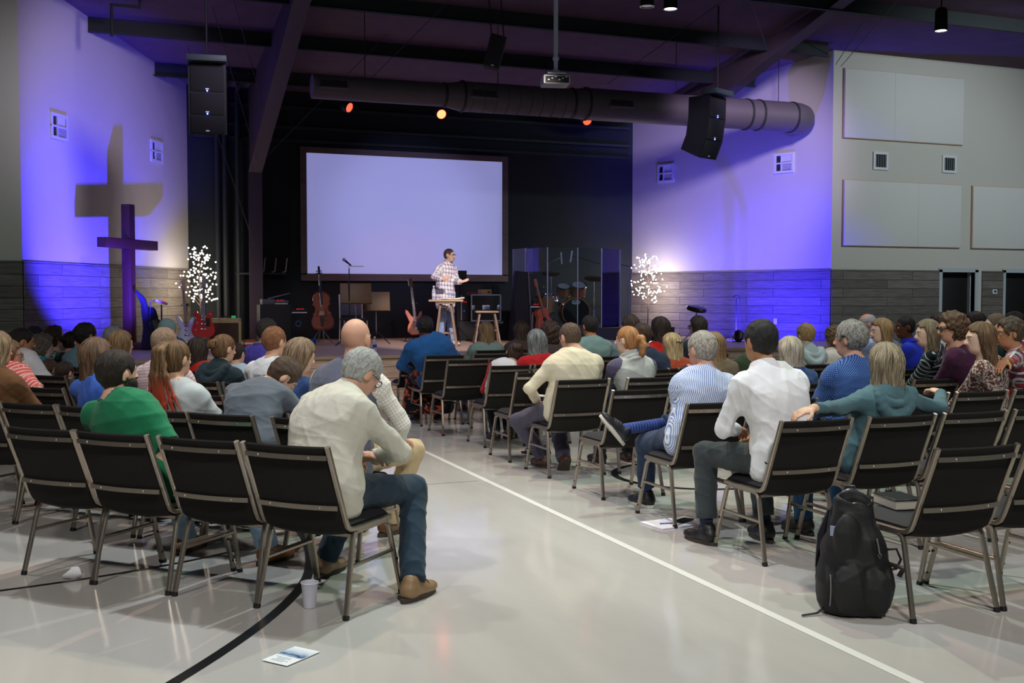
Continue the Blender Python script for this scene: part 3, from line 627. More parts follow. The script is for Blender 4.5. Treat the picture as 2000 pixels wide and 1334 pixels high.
SKIN = {'fair': '#dbb096', 'pale': '#e6c3ae', 'tan': '#b98664', 'ruddy': '#d0a088', 'dark': '#5e3a26', 'olive': '#b98d6a'}
def build_hair(root, spec, M, c, s, h, sid, down):
    style = spec[0]
    if style == 'bald': return
    P, _, _, W = head_prims(M, c, s)
    lo = c - .5 * s; hi = c + .32 * s
    L = {'long': .46, 'longer': .52, 'pony': .42, 'longpony': .55, 'bob': .26, 'halfup': .42}.get(style, .2)
    # local frame volume: axes = head axes, long styles hang along the head's up axis
    v = Vol((-.2, -.24, -L), (.2, .2, .2), h); I = np.eye(3)
    th = {'short': .012, 'buzz': .005, 'thin': .006, 'fringe': .007, 'thick': .022, 'crop': .016, 'curly': .032, 'bigcurly': .04, 'bob': .02, 'long': .018, 'longer': .018, 'pony': .011, 'longpony': .012, 'bun': .012, 'halfup': .015, 'wavy': .024, 'cap': .012, 'afro': .022}[style]
    v.put(Ell((0, -.014, .028), np.array((.077, .097, .093)) + th, I), .01)
    sht = style in ('short', 'buzz', 'thin', 'fringe', 'crop', 'thick', 'afro')
    v.put(Ell((0, -.03, -.01), np.array((.068, .072, .082)) + th * (.25 if sht else .9), I), .02)
    # face opening and nape
    lowest = {'short': -.078, 'buzz': -.07, 'thin': -.075, 'fringe': -.075, 'thick': -.085, 'crop': -.078, 'pony': -.075, 'longpony': -.08, 'bun': -.075, 'curly': -.12, 'bigcurly': -.15, 'wavy': -.13, 'cap': -.01, 'afro': -.075}.get(style, -.09)
    X, Y, Z = v.sub(v.lo, v.lo + (v.n - 1) * h)[1:]
    front = np.where(Z > .045, Y - f4(.078 + .1 * th) - (.105 - Z) * f4(-.25), np.where(Z > -.015, Y - f4(.03) - (Z - f4(-.015)) * f4(.72), Y - f4(.012)))
    if style in ('bob', 'long', 'longer', 'wavy', 'bigcurly', 'halfup'): front = np.where(Z > .066, Y - f4(.086), Y - f4(.042) - (Z - f4(.066)) * f4(.25))
    v.d = np.maximum(v.d, (front * f4(.8)).astype(f4))
    v.d = np.maximum(v.d, (f4(lowest) - Z + (np.abs(X) * f4(.35) if sht else 0)).astype(f4))
    if sht: v.d = (v.d + np.clip(-Z - f4(.01), 0, .08) * f4(th * 7.0)).astype(f4)
    if style in ('short', 'buzz', 'thin', 'fringe', 'thick', 'crop', 'pony', 'longpony', 'bun', 'afro'):   # around the ears
        e = np.sqrt((np.abs(X) - f4(.085)) ** 2 + (Y - f4(.004)) ** 2 * 1.4 + (Z + f4(.012)) ** 2 * .55) - f4(.034); v.d = np.maximum(v.d, -e.astype(f4))
        v.d = np.maximum(v.d, np.where(Z < -.02, (Y + f4(.012)) * f4(.8), f4(-1)).astype(f4))
    if style == 'fringe': v.d = np.maximum(v.d, -(np.sqrt(X ** 2 + (Y - f4(.03)) ** 2 * .6 + (Z - f4(.13)) ** 2) - f4(.075)).astype(f4))
    if style == 'bob':
        for sx in (1, -1): v.put(Cap((sx * .06, -.03, .02), (sx * .068, -.03, -.15), .05, .047), .03)
        v.put(Cap((0, -.06, .02), (0, -.055, -.165), .062, .056), .04)
        v.d = np.maximum(v.d, (f4(-.19) - Z + .012 * np.sin(X * 40)).astype(f4)); v.d = np.maximum(v.d, (np.where(Z < .03, Y - f4(.05), f4(-1))).astype(f4))
    if style in ('bob', 'long', 'longer', 'wavy', 'halfup'): v.put(Ell((0, .118, .045), (.056, .056, .064), I), .012, op='s')
    if style in ('long', 'longer', 'wavy', 'halfup'):
        q = {'long': -.34, 'longer': -.42, 'wavy': -.27, 'halfup': -.3}[style]
        for sx in (1, -1): v.put(Cap((sx * .058, -.035, .03), (sx * .075, -.05, q * .75), .048, .035), .035)
        v.put(Cap((0, -.06, .03), (0, -.09, q), .065, .05), .05); v.put(Cap((.045, -.06, 0), (.05, -.085, q * .92), .045, .032), .03); v.put(Cap((-.045, -.06, 0), (-.05, -.085, q * .96), .045, .03), .03)
        v.d = np.maximum(v.d, (np.where(Z < .03, Y - f4(.05), f4(-1))).astype(f4))
    if style == 'bigcurly':
        for sx in (1, -1): v.put(Ell((sx * .055, -.03, -.06), (.055, .07, .085), I), .03)
        v.put(Ell((0, -.06, -.06), (.08, .07, .1), I), .03); v.d = np.maximum(v.d, (np.where(Z < .03, Y - f4(.045), f4(-1))).astype(f4))
    if style == 'pony':
        pts = [(0, -.105, .03), (0, -.15, .02), (.005, -.165, -.04), (.008, -.15, -.11), (.006, -.135, -.16)]
        for a, b, r0, r1 in zip(pts[:-1], pts[1:], (.022, .032, .036, .028), (.032, .036, .028, .01)): v.put(Cap(a, b, r0, r1), .015)
    if style == 'longpony':
        for dx, q, rr in ((0, -.5, .034), (.05, -.42, .024), (-.035, -.46, .026), (.1, -.38, .02), (.03, -.48, .024), (-.08, -.42, .018), (.13, -.33, .016)):
            pts = [(0, -.1, .085), (dx * .3, -.16, .06), (dx * .7, -.17, -.1), (dx * 1.1, -.16, q * .7), (dx * 1.5, -.15, q)]
            for i, (a, b) in enumerate(zip(pts[:-1], pts[1:])): v.put(Cap(a, b, rr * (1.1 - .16 * i), rr * (.94 - .2 * i)), .02)
    if style == 'bun':
        v.put(Ell((.0, -.125, .035), (.05, .036, .045), I), .012); v.put(Ell((.028, -.13, .06), (.025, .02, .02), I), .01); v.put(Ell((-.025, -.135, .015), (.025, .02, .02), I), .01)
    if style == 'halfup':
        v.put(Ell((0, -.125, .02), (.035, .02, .025), I), .012)
    V, F = v.nets()
    if len(V) == 0: return
    V = smoothmesh(V, F, 1); N = vnorm(V, F); az = np.arctan2(V[:, 0], V[:, 1] + .02) ; r = np.hypot(V[:, 0], V[:, 1]); rs = np.random.RandomState(sid)
    if style in ('curly', 'bigcurly', 'afro'):
        amp = .011 if style != 'afro' else .004; disp = sum(np.sin(V @ (unit(rs.normal(size=3)) * rs.uniform(90, 190)) + rs.uniform(0, 6)) for _ in range(6)) / 6 * amp * 1.6
    elif sht:
        disp = sum(np.sin(V @ (unit(rs.normal(size=3) * (1, 1, .6)) * rs.uniform(80, 210)) + rs.uniform(0, 6)) for _ in range(7)) / 7 * {'buzz': .0012, 'short': .0055, 'thin': .003, 'fringe': .002, 'crop': .006, 'thick': .009}.get(style, .004)
    else:
        lockx = az * 7 + 2.2 * np.sin(V[:, 2] * 16 + rs.uniform(0, 6)); disp = (.5 * np.sin(lockx * 1.7) + .35 * np.sin(lockx * 4.1 + 1) + .25 * np.sin(lockx * 8.3 + V[:, 2] * 30)) * {'buzz': .0006, 'short': .0022, 'thin': .0015, 'fringe': .0012, 'cap': .0002, 'crop': .003}.get(style, .0045)
    if style == 'longpony': disp = disp * np.clip((V[:, 2] + .25) * 4, .12, .6)
    V = V + N * disp[:, None]
    if style in ('bob', 'long', 'longer', 'wavy', 'halfup'): pass
    pat = np.stack([az * 1.0 + (.6 * rs.rand()), V[:, 2] - rs.rand() * 0, r], 1)
    Vw = (V * s) @ M + c
    m = hairmat(*(list(spec[1:]) + [None] * (4 - len(spec)) + [style in ('short', 'buzz', 'thin', 'fringe', 'crop', 'thick', 'curly', 'bigcurly', 'afro')])) if style != 'cap' else cloth(spec[1])
    o = link('hair' if style != 'cap' else 'cap', nmesh('hair', Vw, F, m, {'pat': ('FLOAT_VECTOR', pat)}), root)
    if style == 'pony' or style == 'longpony':
        p = (np.array((0, -.112, .028)) if style == 'pony' else np.array((0, -.115, .085))) * s @ M + c
        part('hair_tie', MB().ball(tuple(p), .022 * s if style == 'pony' else .02 * s), mat('hair_tie_%s' % style, '#3a2d22' if style == 'pony' else '#3aa6c4', .7), root)
    if style == 'halfup':
        mb = MB()
        for sx in (1, -1): mb.tube([tuple(np.array(q) * s @ M + c) for q in ((0, -.15, .02), (sx * .02, -.152, .032), (sx * .042, -.14, .028))], .006 * s, 6)
        part('hair_clip', mb, mat('hair_clip_black', '#191716', .4), root)

def person(label, loc, yaw, head, hyaw=0, hpit=5, hroll=0, s=1.04, wd=1.0, skin='fair', hair=('short', '#2a211b', '#4a3a2d'), top=dict(c='#808080'), legc='#2b3142', legpat=None, shoe='#2a2421',
           armL=None, armR=None, kneeL=None, kneeR=None, footL=None, footR=None, hip=None, glasses=None, beard=None, h=.011, group='seated audience', stand=False, skirt=None, sock=None, seed=None, twist=0, hs=1.0, curlL=.5, curlR=.5, nL=None, nR=None, dL=None, dR=None, cat='person', shz=0, footyaw=8, toeR=None, toeL=None, pullR=None, pullL=None):
    sid = abs(hash(label)) % 9999 if seed is None else seed
    sid = sum((i + 1) * ord(ch) for i, ch in enumerate(label)) % 99991
    A = np.array
    c = A(head, float); ry = rotm((0, 0, 1), R(hyaw)); rx = rotm((1, 0, 0), -R(hpit)); rr = rotm((0, 1, 0), R(hroll)); Mh = (ry @ rx @ rr).T      # rows right, forward, up
    hp = A(hip if hip is not None else (0, -.07, .485 + .105 * wd), float)
    nb = c - Mh[2] * .158 * s * hs - Mh[1] * .04 * s      # base of the neck
    d = nb - hp; L = np.linalg.norm(d); upd = unit(unit(d) * .55 + A((0, -.12, .75)))
    mid = hp + upd * L * .5
    def sp(t): return (1 - t) ** 2 * hp + 2 * t * (1 - t) * mid + t * t * nb
    def tan(t): return unit(2 * (1 - t) * (mid - hp) + 2 * t * (nb - mid))
    tw = rotm((0, 0, 1), R(twist)); Lx = tw @ A((1., 0, 0)); lean = d / L
    rings = [(0, .172, .118), (.18, .162, .112), (.42, .158, .108), (.64, .176, .118), (.80, .174, .110), (.92, .118, .082), (1.0, .06, .058)]
    tor = []
    for (t0, w0, d0), (t1, w1, d1) in zip(rings[:-1], rings[1:]):
        lx = A((1., 0, 0)) * (1 - t0) + Lx * t0; tor.append(Slab(sp(t0), sp(t1), lx, w0 * s * wd, w1 * s * wd, d0 * s * wd, d1 * s * wd, 0))
    up9 = tan(.9); Fd = np.cross(up9, unit(Lx - up9 * (Lx @ up9)))
    sh = {}
    for sx in (1, -1): sh[sx] = sp(.87) + Lx * sx * .178 * s * (.55 + .45 * wd) + up9 * (-.012 + shz * sx) * s + Fd * .0
    l1, l2 = .285 * s, .255 * s
    arms = {}
    for sx, a in ((1, armR), (-1, armL)):
        if a is None: a = ((sx * .11, .27, .625), (sx * .8, -.5, -.4))
        E, Wr = ik(sh[sx], a[0], l1, l2, a[1]) if len(a) < 3 else (A(a[2], float), A(a[0], float)); arms[sx] = (sh[sx], E, Wr)
    hj = {sx: hp + A((sx * .088 * s * wd, .0, -.005)) for sx in (1, -1)}; legs = {}
    for sx, kn, ft in ((1, kneeR, footR), (-1, kneeL, footL)):
        if stand: kn = kn or (sx * .11, .02, .5 * s); ft = ft or (sx * .13, -.02, .085)
        kn = A(kn if kn is not None else (sx * .15, .40 * s, .525)); ft = A(ft if ft is not None else (sx * .15, .38, .085)); legs[sx] = (hj[sx], kn, ft)
    neck = Cap(nb - Mh[2] * .0 + A((0, 0, -.01)), c - Mh[2] * .06 * s - Mh[1] * .015 * s, .056 * s * (.6 + .4 * wd), .052 * s * (.7 + .3 * wd), 9)
    # bounds
    pts = [c + .16, c - .16, hp + .25, hp - .22] + [p + .08 for k in arms for p in arms[k]] + [p - .08 for k in arms for p in arms[k]] + [p + .12 for k in legs for p in legs[k]] + [p - .12 for k in legs for p in legs[k]] + [sp(.6) + .26, sp(.6) - .26]
    for k in arms: pts += [arms[k][2] + .2, arms[k][2] - .2]
    for k in legs: pts += [legs[k][2] + A((.1, .24, .05)), legs[k][2] - A((.1, .1, .1))]
    lo = np.min(pts, 0); hi = np.max(pts, 0); lo[2] = max(lo[2], -.03) if True else lo[2]
    # ---------------- skin: one continuous body
    v = Vol(lo, hi, h); g = -.017
    for p in tor: v.put(p, .05, g)
    for sx in (1, -1):
        S_, E, Wr = arms[sx]; v.put(Cap(S_ - Lx * sx * .03, E, .05 * s * wd ** .5, .04 * s, 1), .04, -.004); v.put(Cap(E, Wr, .04 * s, .0285 * s, 1), .015, -.002)
        D = unit(Wr - E) if (dR if sx > 0 else dL) is None else unit(dR if sx > 0 else dL); Np = (nR if sx > 0 else nL); Np = A((0, .25, -1.)) if Np is None else A(Np)
        for p, k in hand_prims(Wr, D, Np, s, curlR if sx > 0 else curlL, -sx, h=h): v.put(p, k)
        H, K, Fo = legs[sx]; v.put(Cap(H, K, .083 * s * wd ** .5, .056 * s, 2), .05, -.008); v.put(Cap(K, Fo, .054 * s, .036 * s, 2), .03, -.006)
        fd = rotm((0, 0, 1), -R(footyaw) * sx) @ A((0, 1., 0)); dn = A((0, 0, -1.)); ax_ = unit(Fo - K)
        if abs(ax_[2]) < .75: dn = ax_; tt = toeR if sx > 0 else toeL; fd = unit(fd - dn * (fd @ dn)) if tt is None else unit(tt); dn = unit(dn - fd * (dn @ fd))
        v.put(Cap(Fo + dn * .04, Fo + fd * .11 * s + dn * .05, .03 * s, .022 * s, 2), .03)
    v.put(neck, .035)
    P, sub, post, Wh = head_prims(Mh, c, s * hs)
    for p, k in P: v.put(p, k)
    for p in sub: v.put(p, .008, op='s')
    for p, k in post: v.put(p, k)
    V, F = v.nets(); q = ((V - c) / (s * hs)) @ Mh.T
    base = A(S2L(SKIN[skin])); tint = np.tile(base, (len(V), 1)); hd = (np.abs(q[:, 0]) < .1) & (np.abs(q[:, 1]) < .13) & (np.abs(q[:, 2]) < .13)
    def col(m, cc, f=1.0): tint[m] = tint[m] * (1 - f) + A(cc) * f
    fr = hd & (q[:, 1] > .06)
    col(fr & (np.abs(q[:, 0]) < .027) & (np.abs(q[:, 2] + .055) < .0095) & (q[:, 1] > .08), S2L('#a5564c'), .75)
    for sx in (1, -1):
        e2 = (q[:, 0] - sx * .031) ** 2 + (q[:, 2] - .005) ** 2
        col(fr & (e2 < .0105 ** 2), (.75, .73, .7, 1)); col(fr & (e2 < .0062 ** 2), (.03, .02, .015, 1))
        col(fr & (np.abs(q[:, 0] - sx * .032) < .02) & (np.abs(q[:, 2] - .028 + 1.2 * np.abs(q[:, 0] - sx * .03) ** 1.5) < .005), S2L(hair[1]), .8)
    if beard:
        dens, bc = beard; m = hd & (q[:, 2] < -.025 + .3 * np.maximum(0, -q[:, 1] + .03)) & (q[:, 1] > -.015) & ~((np.abs(q[:, 0]) < .026) & (np.abs(q[:, 2] + .055) < .0095)); col(m, S2L(bc), dens)
    if hair[0] in ('bald', 'fringe', 'buzz', 'thin') and hair[0] != 'bald':
        col(hd & (q[:, 2] > -.07) & (q[:, 1] < .035) & (q[:, 2] < .07 if hair[0] == 'fringe' else q[:, 2] < .2) & (np.abs(q[:, 0]) < .083) & (q[:, 1] < .0), S2L(hair[1]), .35)
    root = link('person', nmesh('person', V, F, skinmat(), {'tint': ('FLOAT_COLOR', tint)})); root.location = loc; root.rotation_euler = (0, 0, yaw)
    tag(root, label, cat, group)
    if beard and beard[0] > .85:
        vb = Vol((-.1, -.05, -.17), (.1, .14, .02), .006); vb.put(Ell((0, .028, -.066), (.0715, .077, .064), np.eye(3)), .01)
        X, Y, Z = vb.sub(vb.lo, vb.lo + (vb.n - 1) * .006)[1:]; vb.d = np.maximum(vb.d, (Z + f4(.02) - .35 * np.maximum(0, .06 - Y)).astype(f4)); vb.d = np.maximum(vb.d, (f4(-.035) - Y).astype(f4)); vb.d = np.maximum(vb.d, -(np.sqrt((X / .026) ** 2 + ((Z + .05) / .013) ** 2) * .013 - f4(.013) + np.where(Y > .06, 0, 1)).astype(f4))
        Vb, Fb = vb.nets()
        if len(Vb): link('beard', nmesh('beard', (Vb * s) @ Mh + c, Fb, hairmat(beard[1], beard[1]), {'pat': ('FLOAT_VECTOR', Vb * 3)}), root)
    near = h < .0095
    # ---------------- garments
    def garment(name, prims, grow, m, cuts=(), hh=None, amp=None, kk=.04, patf=True, extra_sub=(), local_cuts=()):
        hh = hh or h; vv = Vol(lo - .02, hi + .02, hh)
        for p in prims: vv.put(p[0], p[2] if len(p) > 2 else kk, grow + (p[1] if len(p) > 1 else 0))
        for p in extra_sub: vv.put(p, .01, 0, 's')
        for (pp, nn) in cuts: vv.cut(pp, nn)
        for (pp, nn, rad) in local_cuts:
            X, Y, Z = vv.sub(vv.lo, vv.lo + (vv.n - 1) * hh)[1:]; pl = (X - f4(pp[0])) * f4(nn[0]) + (Y - f4(pp[1])) * f4(nn[1]) + (Z - f4(pp[2])) * f4(nn[2]); nr = (X - f4(pp[0])) ** 2 + (Y - f4(pp[1])) ** 2 + (Z - f4(pp[2])) ** 2 < rad * rad
            vv.d = np.where(nr, np.maximum(vv.d, pl), vv.d).astype(f4)
        Vg, Fg = vv.nets()
        if len(Vg) == 0: return None
        Vg = smoothmesh(Vg, Fg, 1); Ng = vnorm(Vg, Fg); a = amp if amp is not None else (.011 if near else .007); Vd = Vg + Ng * folds(Vg, sid % 1000 + len(name), a)[:, None]
        best = np.full(len(Vg), 9.0); pat = np.zeros((len(Vg), 3))
        for p in prims:
            p = p[0]; dd = p.sd(Vg[:, 0].astype(f4), Vg[:, 1].astype(f4), Vg[:, 2].astype(f4)); w = dd < best; best[w] = dd[w]
            if isinstance(p, Cap):
                ax = unit(p.ax); u = unit(np.cross(ax, A((0, 1., .3)))); ww = np.cross(ax, u); r_ = Vg[w] - p.a; pat[w] = np.stack([np.arctan2(r_ @ u, r_ @ ww) * .055, r_ @ ax + .37 + (.1 if p.part == 1 else 0), np.full(w.sum(), 1.0 if p.part == 1 else 0.0)], 1)
            elif isinstance(p, Slab):
                r_ = Vg[w] - hp; u = Vg[w] - p.c0; pat[w] = np.stack([np.arcsin(np.clip((u @ p.L) / (max(p.w) + .03), -1, 1)) * max(p.w), r_ @ lean, np.zeros(w.sum())], 1)
            else: pat[w] = np.stack([Vg[w][:, 0], Vg[w][:, 2], np.zeros(w.sum())], 1)
        return link(name, nmesh(name, Vd, Fg, m, {'pat': ('FLOAT_VECTOR', pat)}), root)
    T = dict(top); sl = T.get('sleeve', 'l'); kind = T.get('kind', 'shirt'); gr = T.get('grow', 0.0)
    pr = [(p,) for p in tor[:-1]] + [(Slab(sp(-.1) if not stand else hp + A((0, 0, -.15)), sp(.05), (1, 0, 0), .180 * s * wd, .176 * s * wd, .122 * s * wd, .122 * s * wd, 0), .004)]
    cuts = []; lc = []
    for sx in (1, -1):
        S_, E, Wr = arms[sx]; ru = .053 * s * wd ** .5
        pr.append((Cap(S_ - Lx * sx * .035, S_ + (E - S_) * .12, .066 * s * wd ** .5, .06 * s * wd ** .5, 1),))
        if sl == 'l':
            pr.append((Cap(S_, E, ru, .046 * s, 1), .004)); e_ = E + (Wr - E) * .97; pr.append((Cap(E, e_, .045 * s, .036 * s, 1), .003, .02)); lc.append((e_ - unit(Wr - E) * .005, unit(Wr - E), .075))
        elif sl == 'e':
            pr.append((Cap(S_, E, ru, .048 * s, 1), .005)); e_ = E + (Wr - E) * .2; pr.append((Cap(E, e_, .046 * s, .044 * s, 1), .004, .02)); lc.append((e_, unit(Wr - E), .09))
        else:
            e_ = S_ + (E - S_) * .68; pr.append((Cap(S_, e_, ru * 1.04, .054 * s, 1), .006)); lc.append((e_, unit(E - S_), .1))
    tb = tan(.99)
    if kind in ('polo', 'shirt', 'turtle', 'tee'):
        hgt = {'polo': .045, 'shirt': .05, 'turtle': .066, 'tee': .006}[kind]; nax = unit(c - Mh[2] * .06 * s - nb)
        pr.append((Cap(nb - nax * .03, nb + nax * hgt * s, .062 * s * (.6 + .4 * wd), .056 * s * (.6 + .4 * wd), 0), .004, .02)); lc.append((nb + nax * (hgt + .004) * s, nax, .1))
    elif kind == 'hood':
        nax = unit(c - Mh[2] * .06 * s - nb); pr.append((Cap(nb - nax * .02, nb + nax * .02 * s, .075 * s, .078 * s, 0), .0, .03))
        lc.append((nb + nax * .075 * s, nax, .1))
    elif kind == 'cowl':
        nax = unit(c - Mh[2] * .06 * s - nb)
        for k, (dz, r0) in enumerate(((-.03, .105), (.008, .098), (.044, .086))): pr.append((Ell(nb + nax * dz, (r0 * s, r0 * .98 * s, .028 * s), np.stack([Lx, Fd, nax]), 0), .0, .012))
        lc.append((nb + nax * .068, nax, .12))
    m = cloth(T['c'], T.get('pat'), T.get('c2', '#ffffff'), T.get('c3'))
    g = garment(T.get('name', {'hood': 'hoodie', 'cowl': 'sweater', 'turtle': 'sweater', 'tee': 't_shirt'}.get(kind, 'shirt')), pr, gr, m, cuts, local_cuts=lc)
    if kind == 'hood':
        hp_ = []
        def q(a): return nb + Lx * math.sin(a) * .135 * s - Fd * (.055 + .075 * math.cos(a)) * s - up9 * (.0 + .15 * max(0, math.cos(a)) ** 1.3 - .02) * s
        for k in range(-6, 6):
            a, a2 = k * .27, (k + 1) * .27; hp_.append((Cap(q(a), q(a2), (.022 + .022 * max(0, math.cos(a))) * s, (.022 + .022 * max(0, math.cos(a2))) * s, 0), 0, .008))
            q3 = lambda a: q(a) * .45 + (nb + Lx * math.sin(a) * .1 * s - Fd * .085 * math.cos(a) * s + up9 * .012 * s) * .55
            hp_.append((Cap(q3(a), q3(a2), .026 * s, .026 * s, 0), 0, .02))
        garment('hood', hp_, 0.0, m, amp=.004)
    if kind in ('tee', 'hood') and not T.get('scarf'):
        nax = unit(c - Mh[2] * .06 * s - nb); u1 = unit(np.cross(nax, Fd)); u2 = np.cross(u1, nax); r0 = .0655 * s * (.6 + .4 * wd)
        part('neckband', MB().tube([tuple(nb + nax * .006 * s + u1 * r0 * math.cos(a) + u2 * r0 * math.sin(a)) for a in [2 * PI * k / 22 for k in range(23)]], .0085 * s, 8), m, root)
    if T.get('text') and g is not None:
        from mathutils.bvhtree import BVHTree
        gm = g.data; bv = BVHTree.FromPolygons([v_.co.copy() for v_ in gm.vertices], [tuple(p_.vertices) for p_ in gm.polygons])
        cu = bpy.data.curves.new('shirt_lettering', 'FONT'); cu.body = T['text']; cu.size = .036; cu.align_x = 'CENTER'; tmp = bpy.data.objects.new('tmp', cu); C.objects.link(tmp); dg = bpy.context.evaluated_depsgraph_get(); dg.update(); me = bpy.data.meshes.new_from_object(tmp.evaluated_get(dg)); bpy.data.objects.remove(tmp)
        o_ = sp(.72) + Lx * -.02
        for v_ in me.vertices:
            p_ = Vector(o_ + Lx * v_.co.x + up9 * v_.co.y - Fd * .4); h_ = bv.ray_cast(p_, Vector(Fd)); v_.co = (h_[0] - Vector(Fd) * .004) if h_[0] is not None else p_
        me.materials.clear(); me.materials.append(mat('shirt_print', '#27344f', .7)); link('shirt_lettering', me, root)
    if T.get('collar'): 
        nax = unit(c - Mh[2] * .06 * s - nb); mb = MB(); ring = []
        for k in range(15):
            a = -2.5 + 5.0 * k / 14; dr = Lx * math.sin(a) - Fd * math.cos(a); r0 = .066 * s * (.6 + .4 * wd)
            ring.append((nb + dr * (r0 + .002) + nax * .05 * s, nb + dr * (r0 + .028) + nax * .008 * s - (Fd * -.01)))
        vs = [tuple(x) for pr_ in ring for x in pr_] + [tuple(x - nax * .004 - (x - nb) * .06) for pr_ in ring for x in pr_]; n = len(ring) * 2
        fs = [(2 * i, 2 * i + 1, 2 * i + 3, 2 * i + 2) for i in range(14)] + [(n + 2 * i + 2, n + 2 * i + 3, n + 2 * i + 1, n + 2 * i) for i in range(14)] + [(2 * i + 1, n + 2 * i + 1, n + 2 * i + 3, 2 * i + 3) for i in range(14)]
        part('collar', MB().add(vs, fs), cloth(T['collar'] if isinstance(T['collar'], str) else T['c']), root)
    if T.get('scarf'):
        mb = MB(); ring = [tuple(nb + Lx * math.sin(a) * .085 * s - Fd * math.cos(a) * .08 * s + up9 * .012) for a in [2 * PI * k / 18 for k in range(19)]]; mb.tube(ring, .03 * s, 8); mb.tube([tuple(nb + Fd * .08 * s + Lx * .03), tuple(nb + Fd * .13 * s - up9 * .12), tuple(nb + Fd * .14 * s - up9 * .3)], .032 * s, 8); part('scarf', mb, cloth(T['scarf']), root)
    # legs
    if skirt:
        pr = [(Slab(hp + A((0, -.02, .04)), hp + A((0, .1, -.02)), (1, 0, 0), .19 * s * wd, .21 * s * wd, .13 * s, .13 * s),)]
        for sx in (1, -1): pr.append((Cap(legs[sx][0], legs[sx][1], .1 * s * wd ** .5, .085 * s, 2),)); pr.append((Cap(legs[sx][1], legs[sx][2] + A((sx * .03, -.04, .08)), .085 * s, .13 * s, 2),))
        pr.append((Slab((legs[1][1] + legs[-1][1]) / 2, (legs[1][2] + legs[-1][2]) / 2 + A((0, -.05, .12)), (1, 0, 0), .22 * s, .3 * s, .08 * s, .16 * s),))
        garment('skirt', pr, .01, cloth(*skirt), cuts=[((0, 0, .09), (0, 0, -1.))])
    else:
        pr = [(tor[0], -.032), (Slab(hp + A((0, 0, -.03)), hp + A((0, .03, 0)), (1, 0, 0), .17 * s * wd, .172 * s * wd, .112 * s * wd, .112 * s * wd), -.004)]; lc = []
        for sx in (1, -1):
            H, K, Fo = legs[sx]; pu = pullR if sx > 0 else pullL; e_ = K + (Fo - K) * (pu or (.97 if sock is None else .84)); pr.append((Cap(H, K, .087 * s * wd ** .5, .064 * s, 2),)); pr.append((Cap(K, e_, .062 * s, .052 * s, 2), .003, .03)); lc.append((e_ - unit(Fo - K) * .0, unit(Fo - K), .11))
        garment('trousers', pr, .008, cloth(legc, legpat), local_cuts=lc)
    for sx in (1, -1):
        H, K, Fo = legs[sx]; fy = rotm((0, 0, 1), -R(footyaw) * sx); ax = unit(Fo - K)
        if sock: garment('sock', [(Cap(K + (Fo - K) * ((pullR if sx > 0 else pullL) or .7) * .85, Fo, .043 * s, .038 * s, 2),)], .0, cloth(sock, 'finestripe', '#1d2a5c'), amp=.001)
        fwd = fy @ A((0, 1., 0)); fup = A((0, 0, 1.))
        if abs(ax[2]) < .75:      # a lifted foot follows its shin
            fup = -ax; fwd = unit(fwd - fup * (fwd @ fup))
            if (toeR if sx > 0 else toeL) is not None: fwd = unit(toeR if sx > 0 else toeL); fup = unit(fup - fwd * (fup @ fwd))
        fr_ = np.cross(fwd, fup); Mf = np.stack([fr_, fwd, fup]); o = Fo - fup * .085
        vv = Vol(o - .2 - A((0, 0, .0)), o + .28, max(.007, h * .8))
        for p, k in ((Cap(o + fwd * -.035 + fup * .055, o + fwd * .06 + fup * .05, .046 * s, .045 * s), .02), (Ell(o + fwd * .115 * s + fup * .036, (.048 * s, .085 * s, .036), Mf), .03), (Cap(o + fup * .07 - fwd * .02, o + fup * .1 - fwd * .02, .045 * s, .042 * s), .02)): vv.put(p, k)
        vv.cut(o + fup * .018, -fup); Vs, Fs = vv.nets()
        if len(Vs):
            sh_ = link('shoe', nmesh('shoe', smoothmesh(Vs, Fs, 1), Fs, mat('leather_' + shoe, shoe, .42, noise=.15, nscale=25)), root)
            if near:
                lc_ = MB()
                for yy in (.055, .078, .1): lc_.tube([tuple(o + fwd * yy * s + fr_ * xx * s + fup * (zz - (yy - .055) * .32) * s) for xx, zz in ((-.034, .072), (-.016, .092), (.016, .092), (.034, .072))], .0035, 6)
                part('lace', lc_, mat('shoe_lace', '#4b3a2c', .7), sh_)
            n = 22; out = []
            for k in range(n):
                a = 2 * PI * k / n; yy = .055 + .145 * s * math.sin(a) * (1.0); xx = (.047 if math.sin(a) > -.2 else .041) * s * math.cos(a); out.append(o + fr_ * xx + fwd * yy)
            vs = [tuple(p + fup * .002) for p in out] + [tuple(p + fup * .024) for p in out]
            part('sole', MB().add(vs, [tuple(range(n))[::-1], tuple(range(n, 2 * n))] + [(k, (k + 1) % n, n + (k + 1) % n, n + k) for k in range(n)]), mat('sole_' + ('pale' if sock == '#3a4f8f' else 'dark'), '#c9c6bd' if sock == '#3a4f8f' else '#40372f', .8), sh_)
    build_hair(root, hair, Mh, c, s * hs, max(.006, h * .72), sid, None)
    if glasses:
        mb = MB(); g_ = lambda p: tuple(Wh(p))
        for sx in (1, -1):
            mb.tube([g_((sx * .034 + .024 * math.cos(a), .104 - .006 * abs(math.cos(a)), .004 + .018 * math.sin(a))) for a in [2 * PI * k / 14 for k in range(15)]], .0025 if near else .004, 6)
            mb.tube([g_((sx * .058, .1, .01)), g_((sx * .083, .03, .012)), g_((sx * .083, -.015, .008))], .0022 if near else .0035, 6)
        mb.tube([g_((-.011, .106, .008)), g_((.011, .106, .008))], .0025 if near else .004, 6); part('glasses', mb, mat('glasses_' + glasses, glasses, .3), root)
    return root, dict(c=c, M=Mh, nb=nb, sh=sh, arms=arms, legs=legs, s=s, sp=sp, hp=hp, Lx=Lx, Fd=Fd, up=up9, W=Wh)
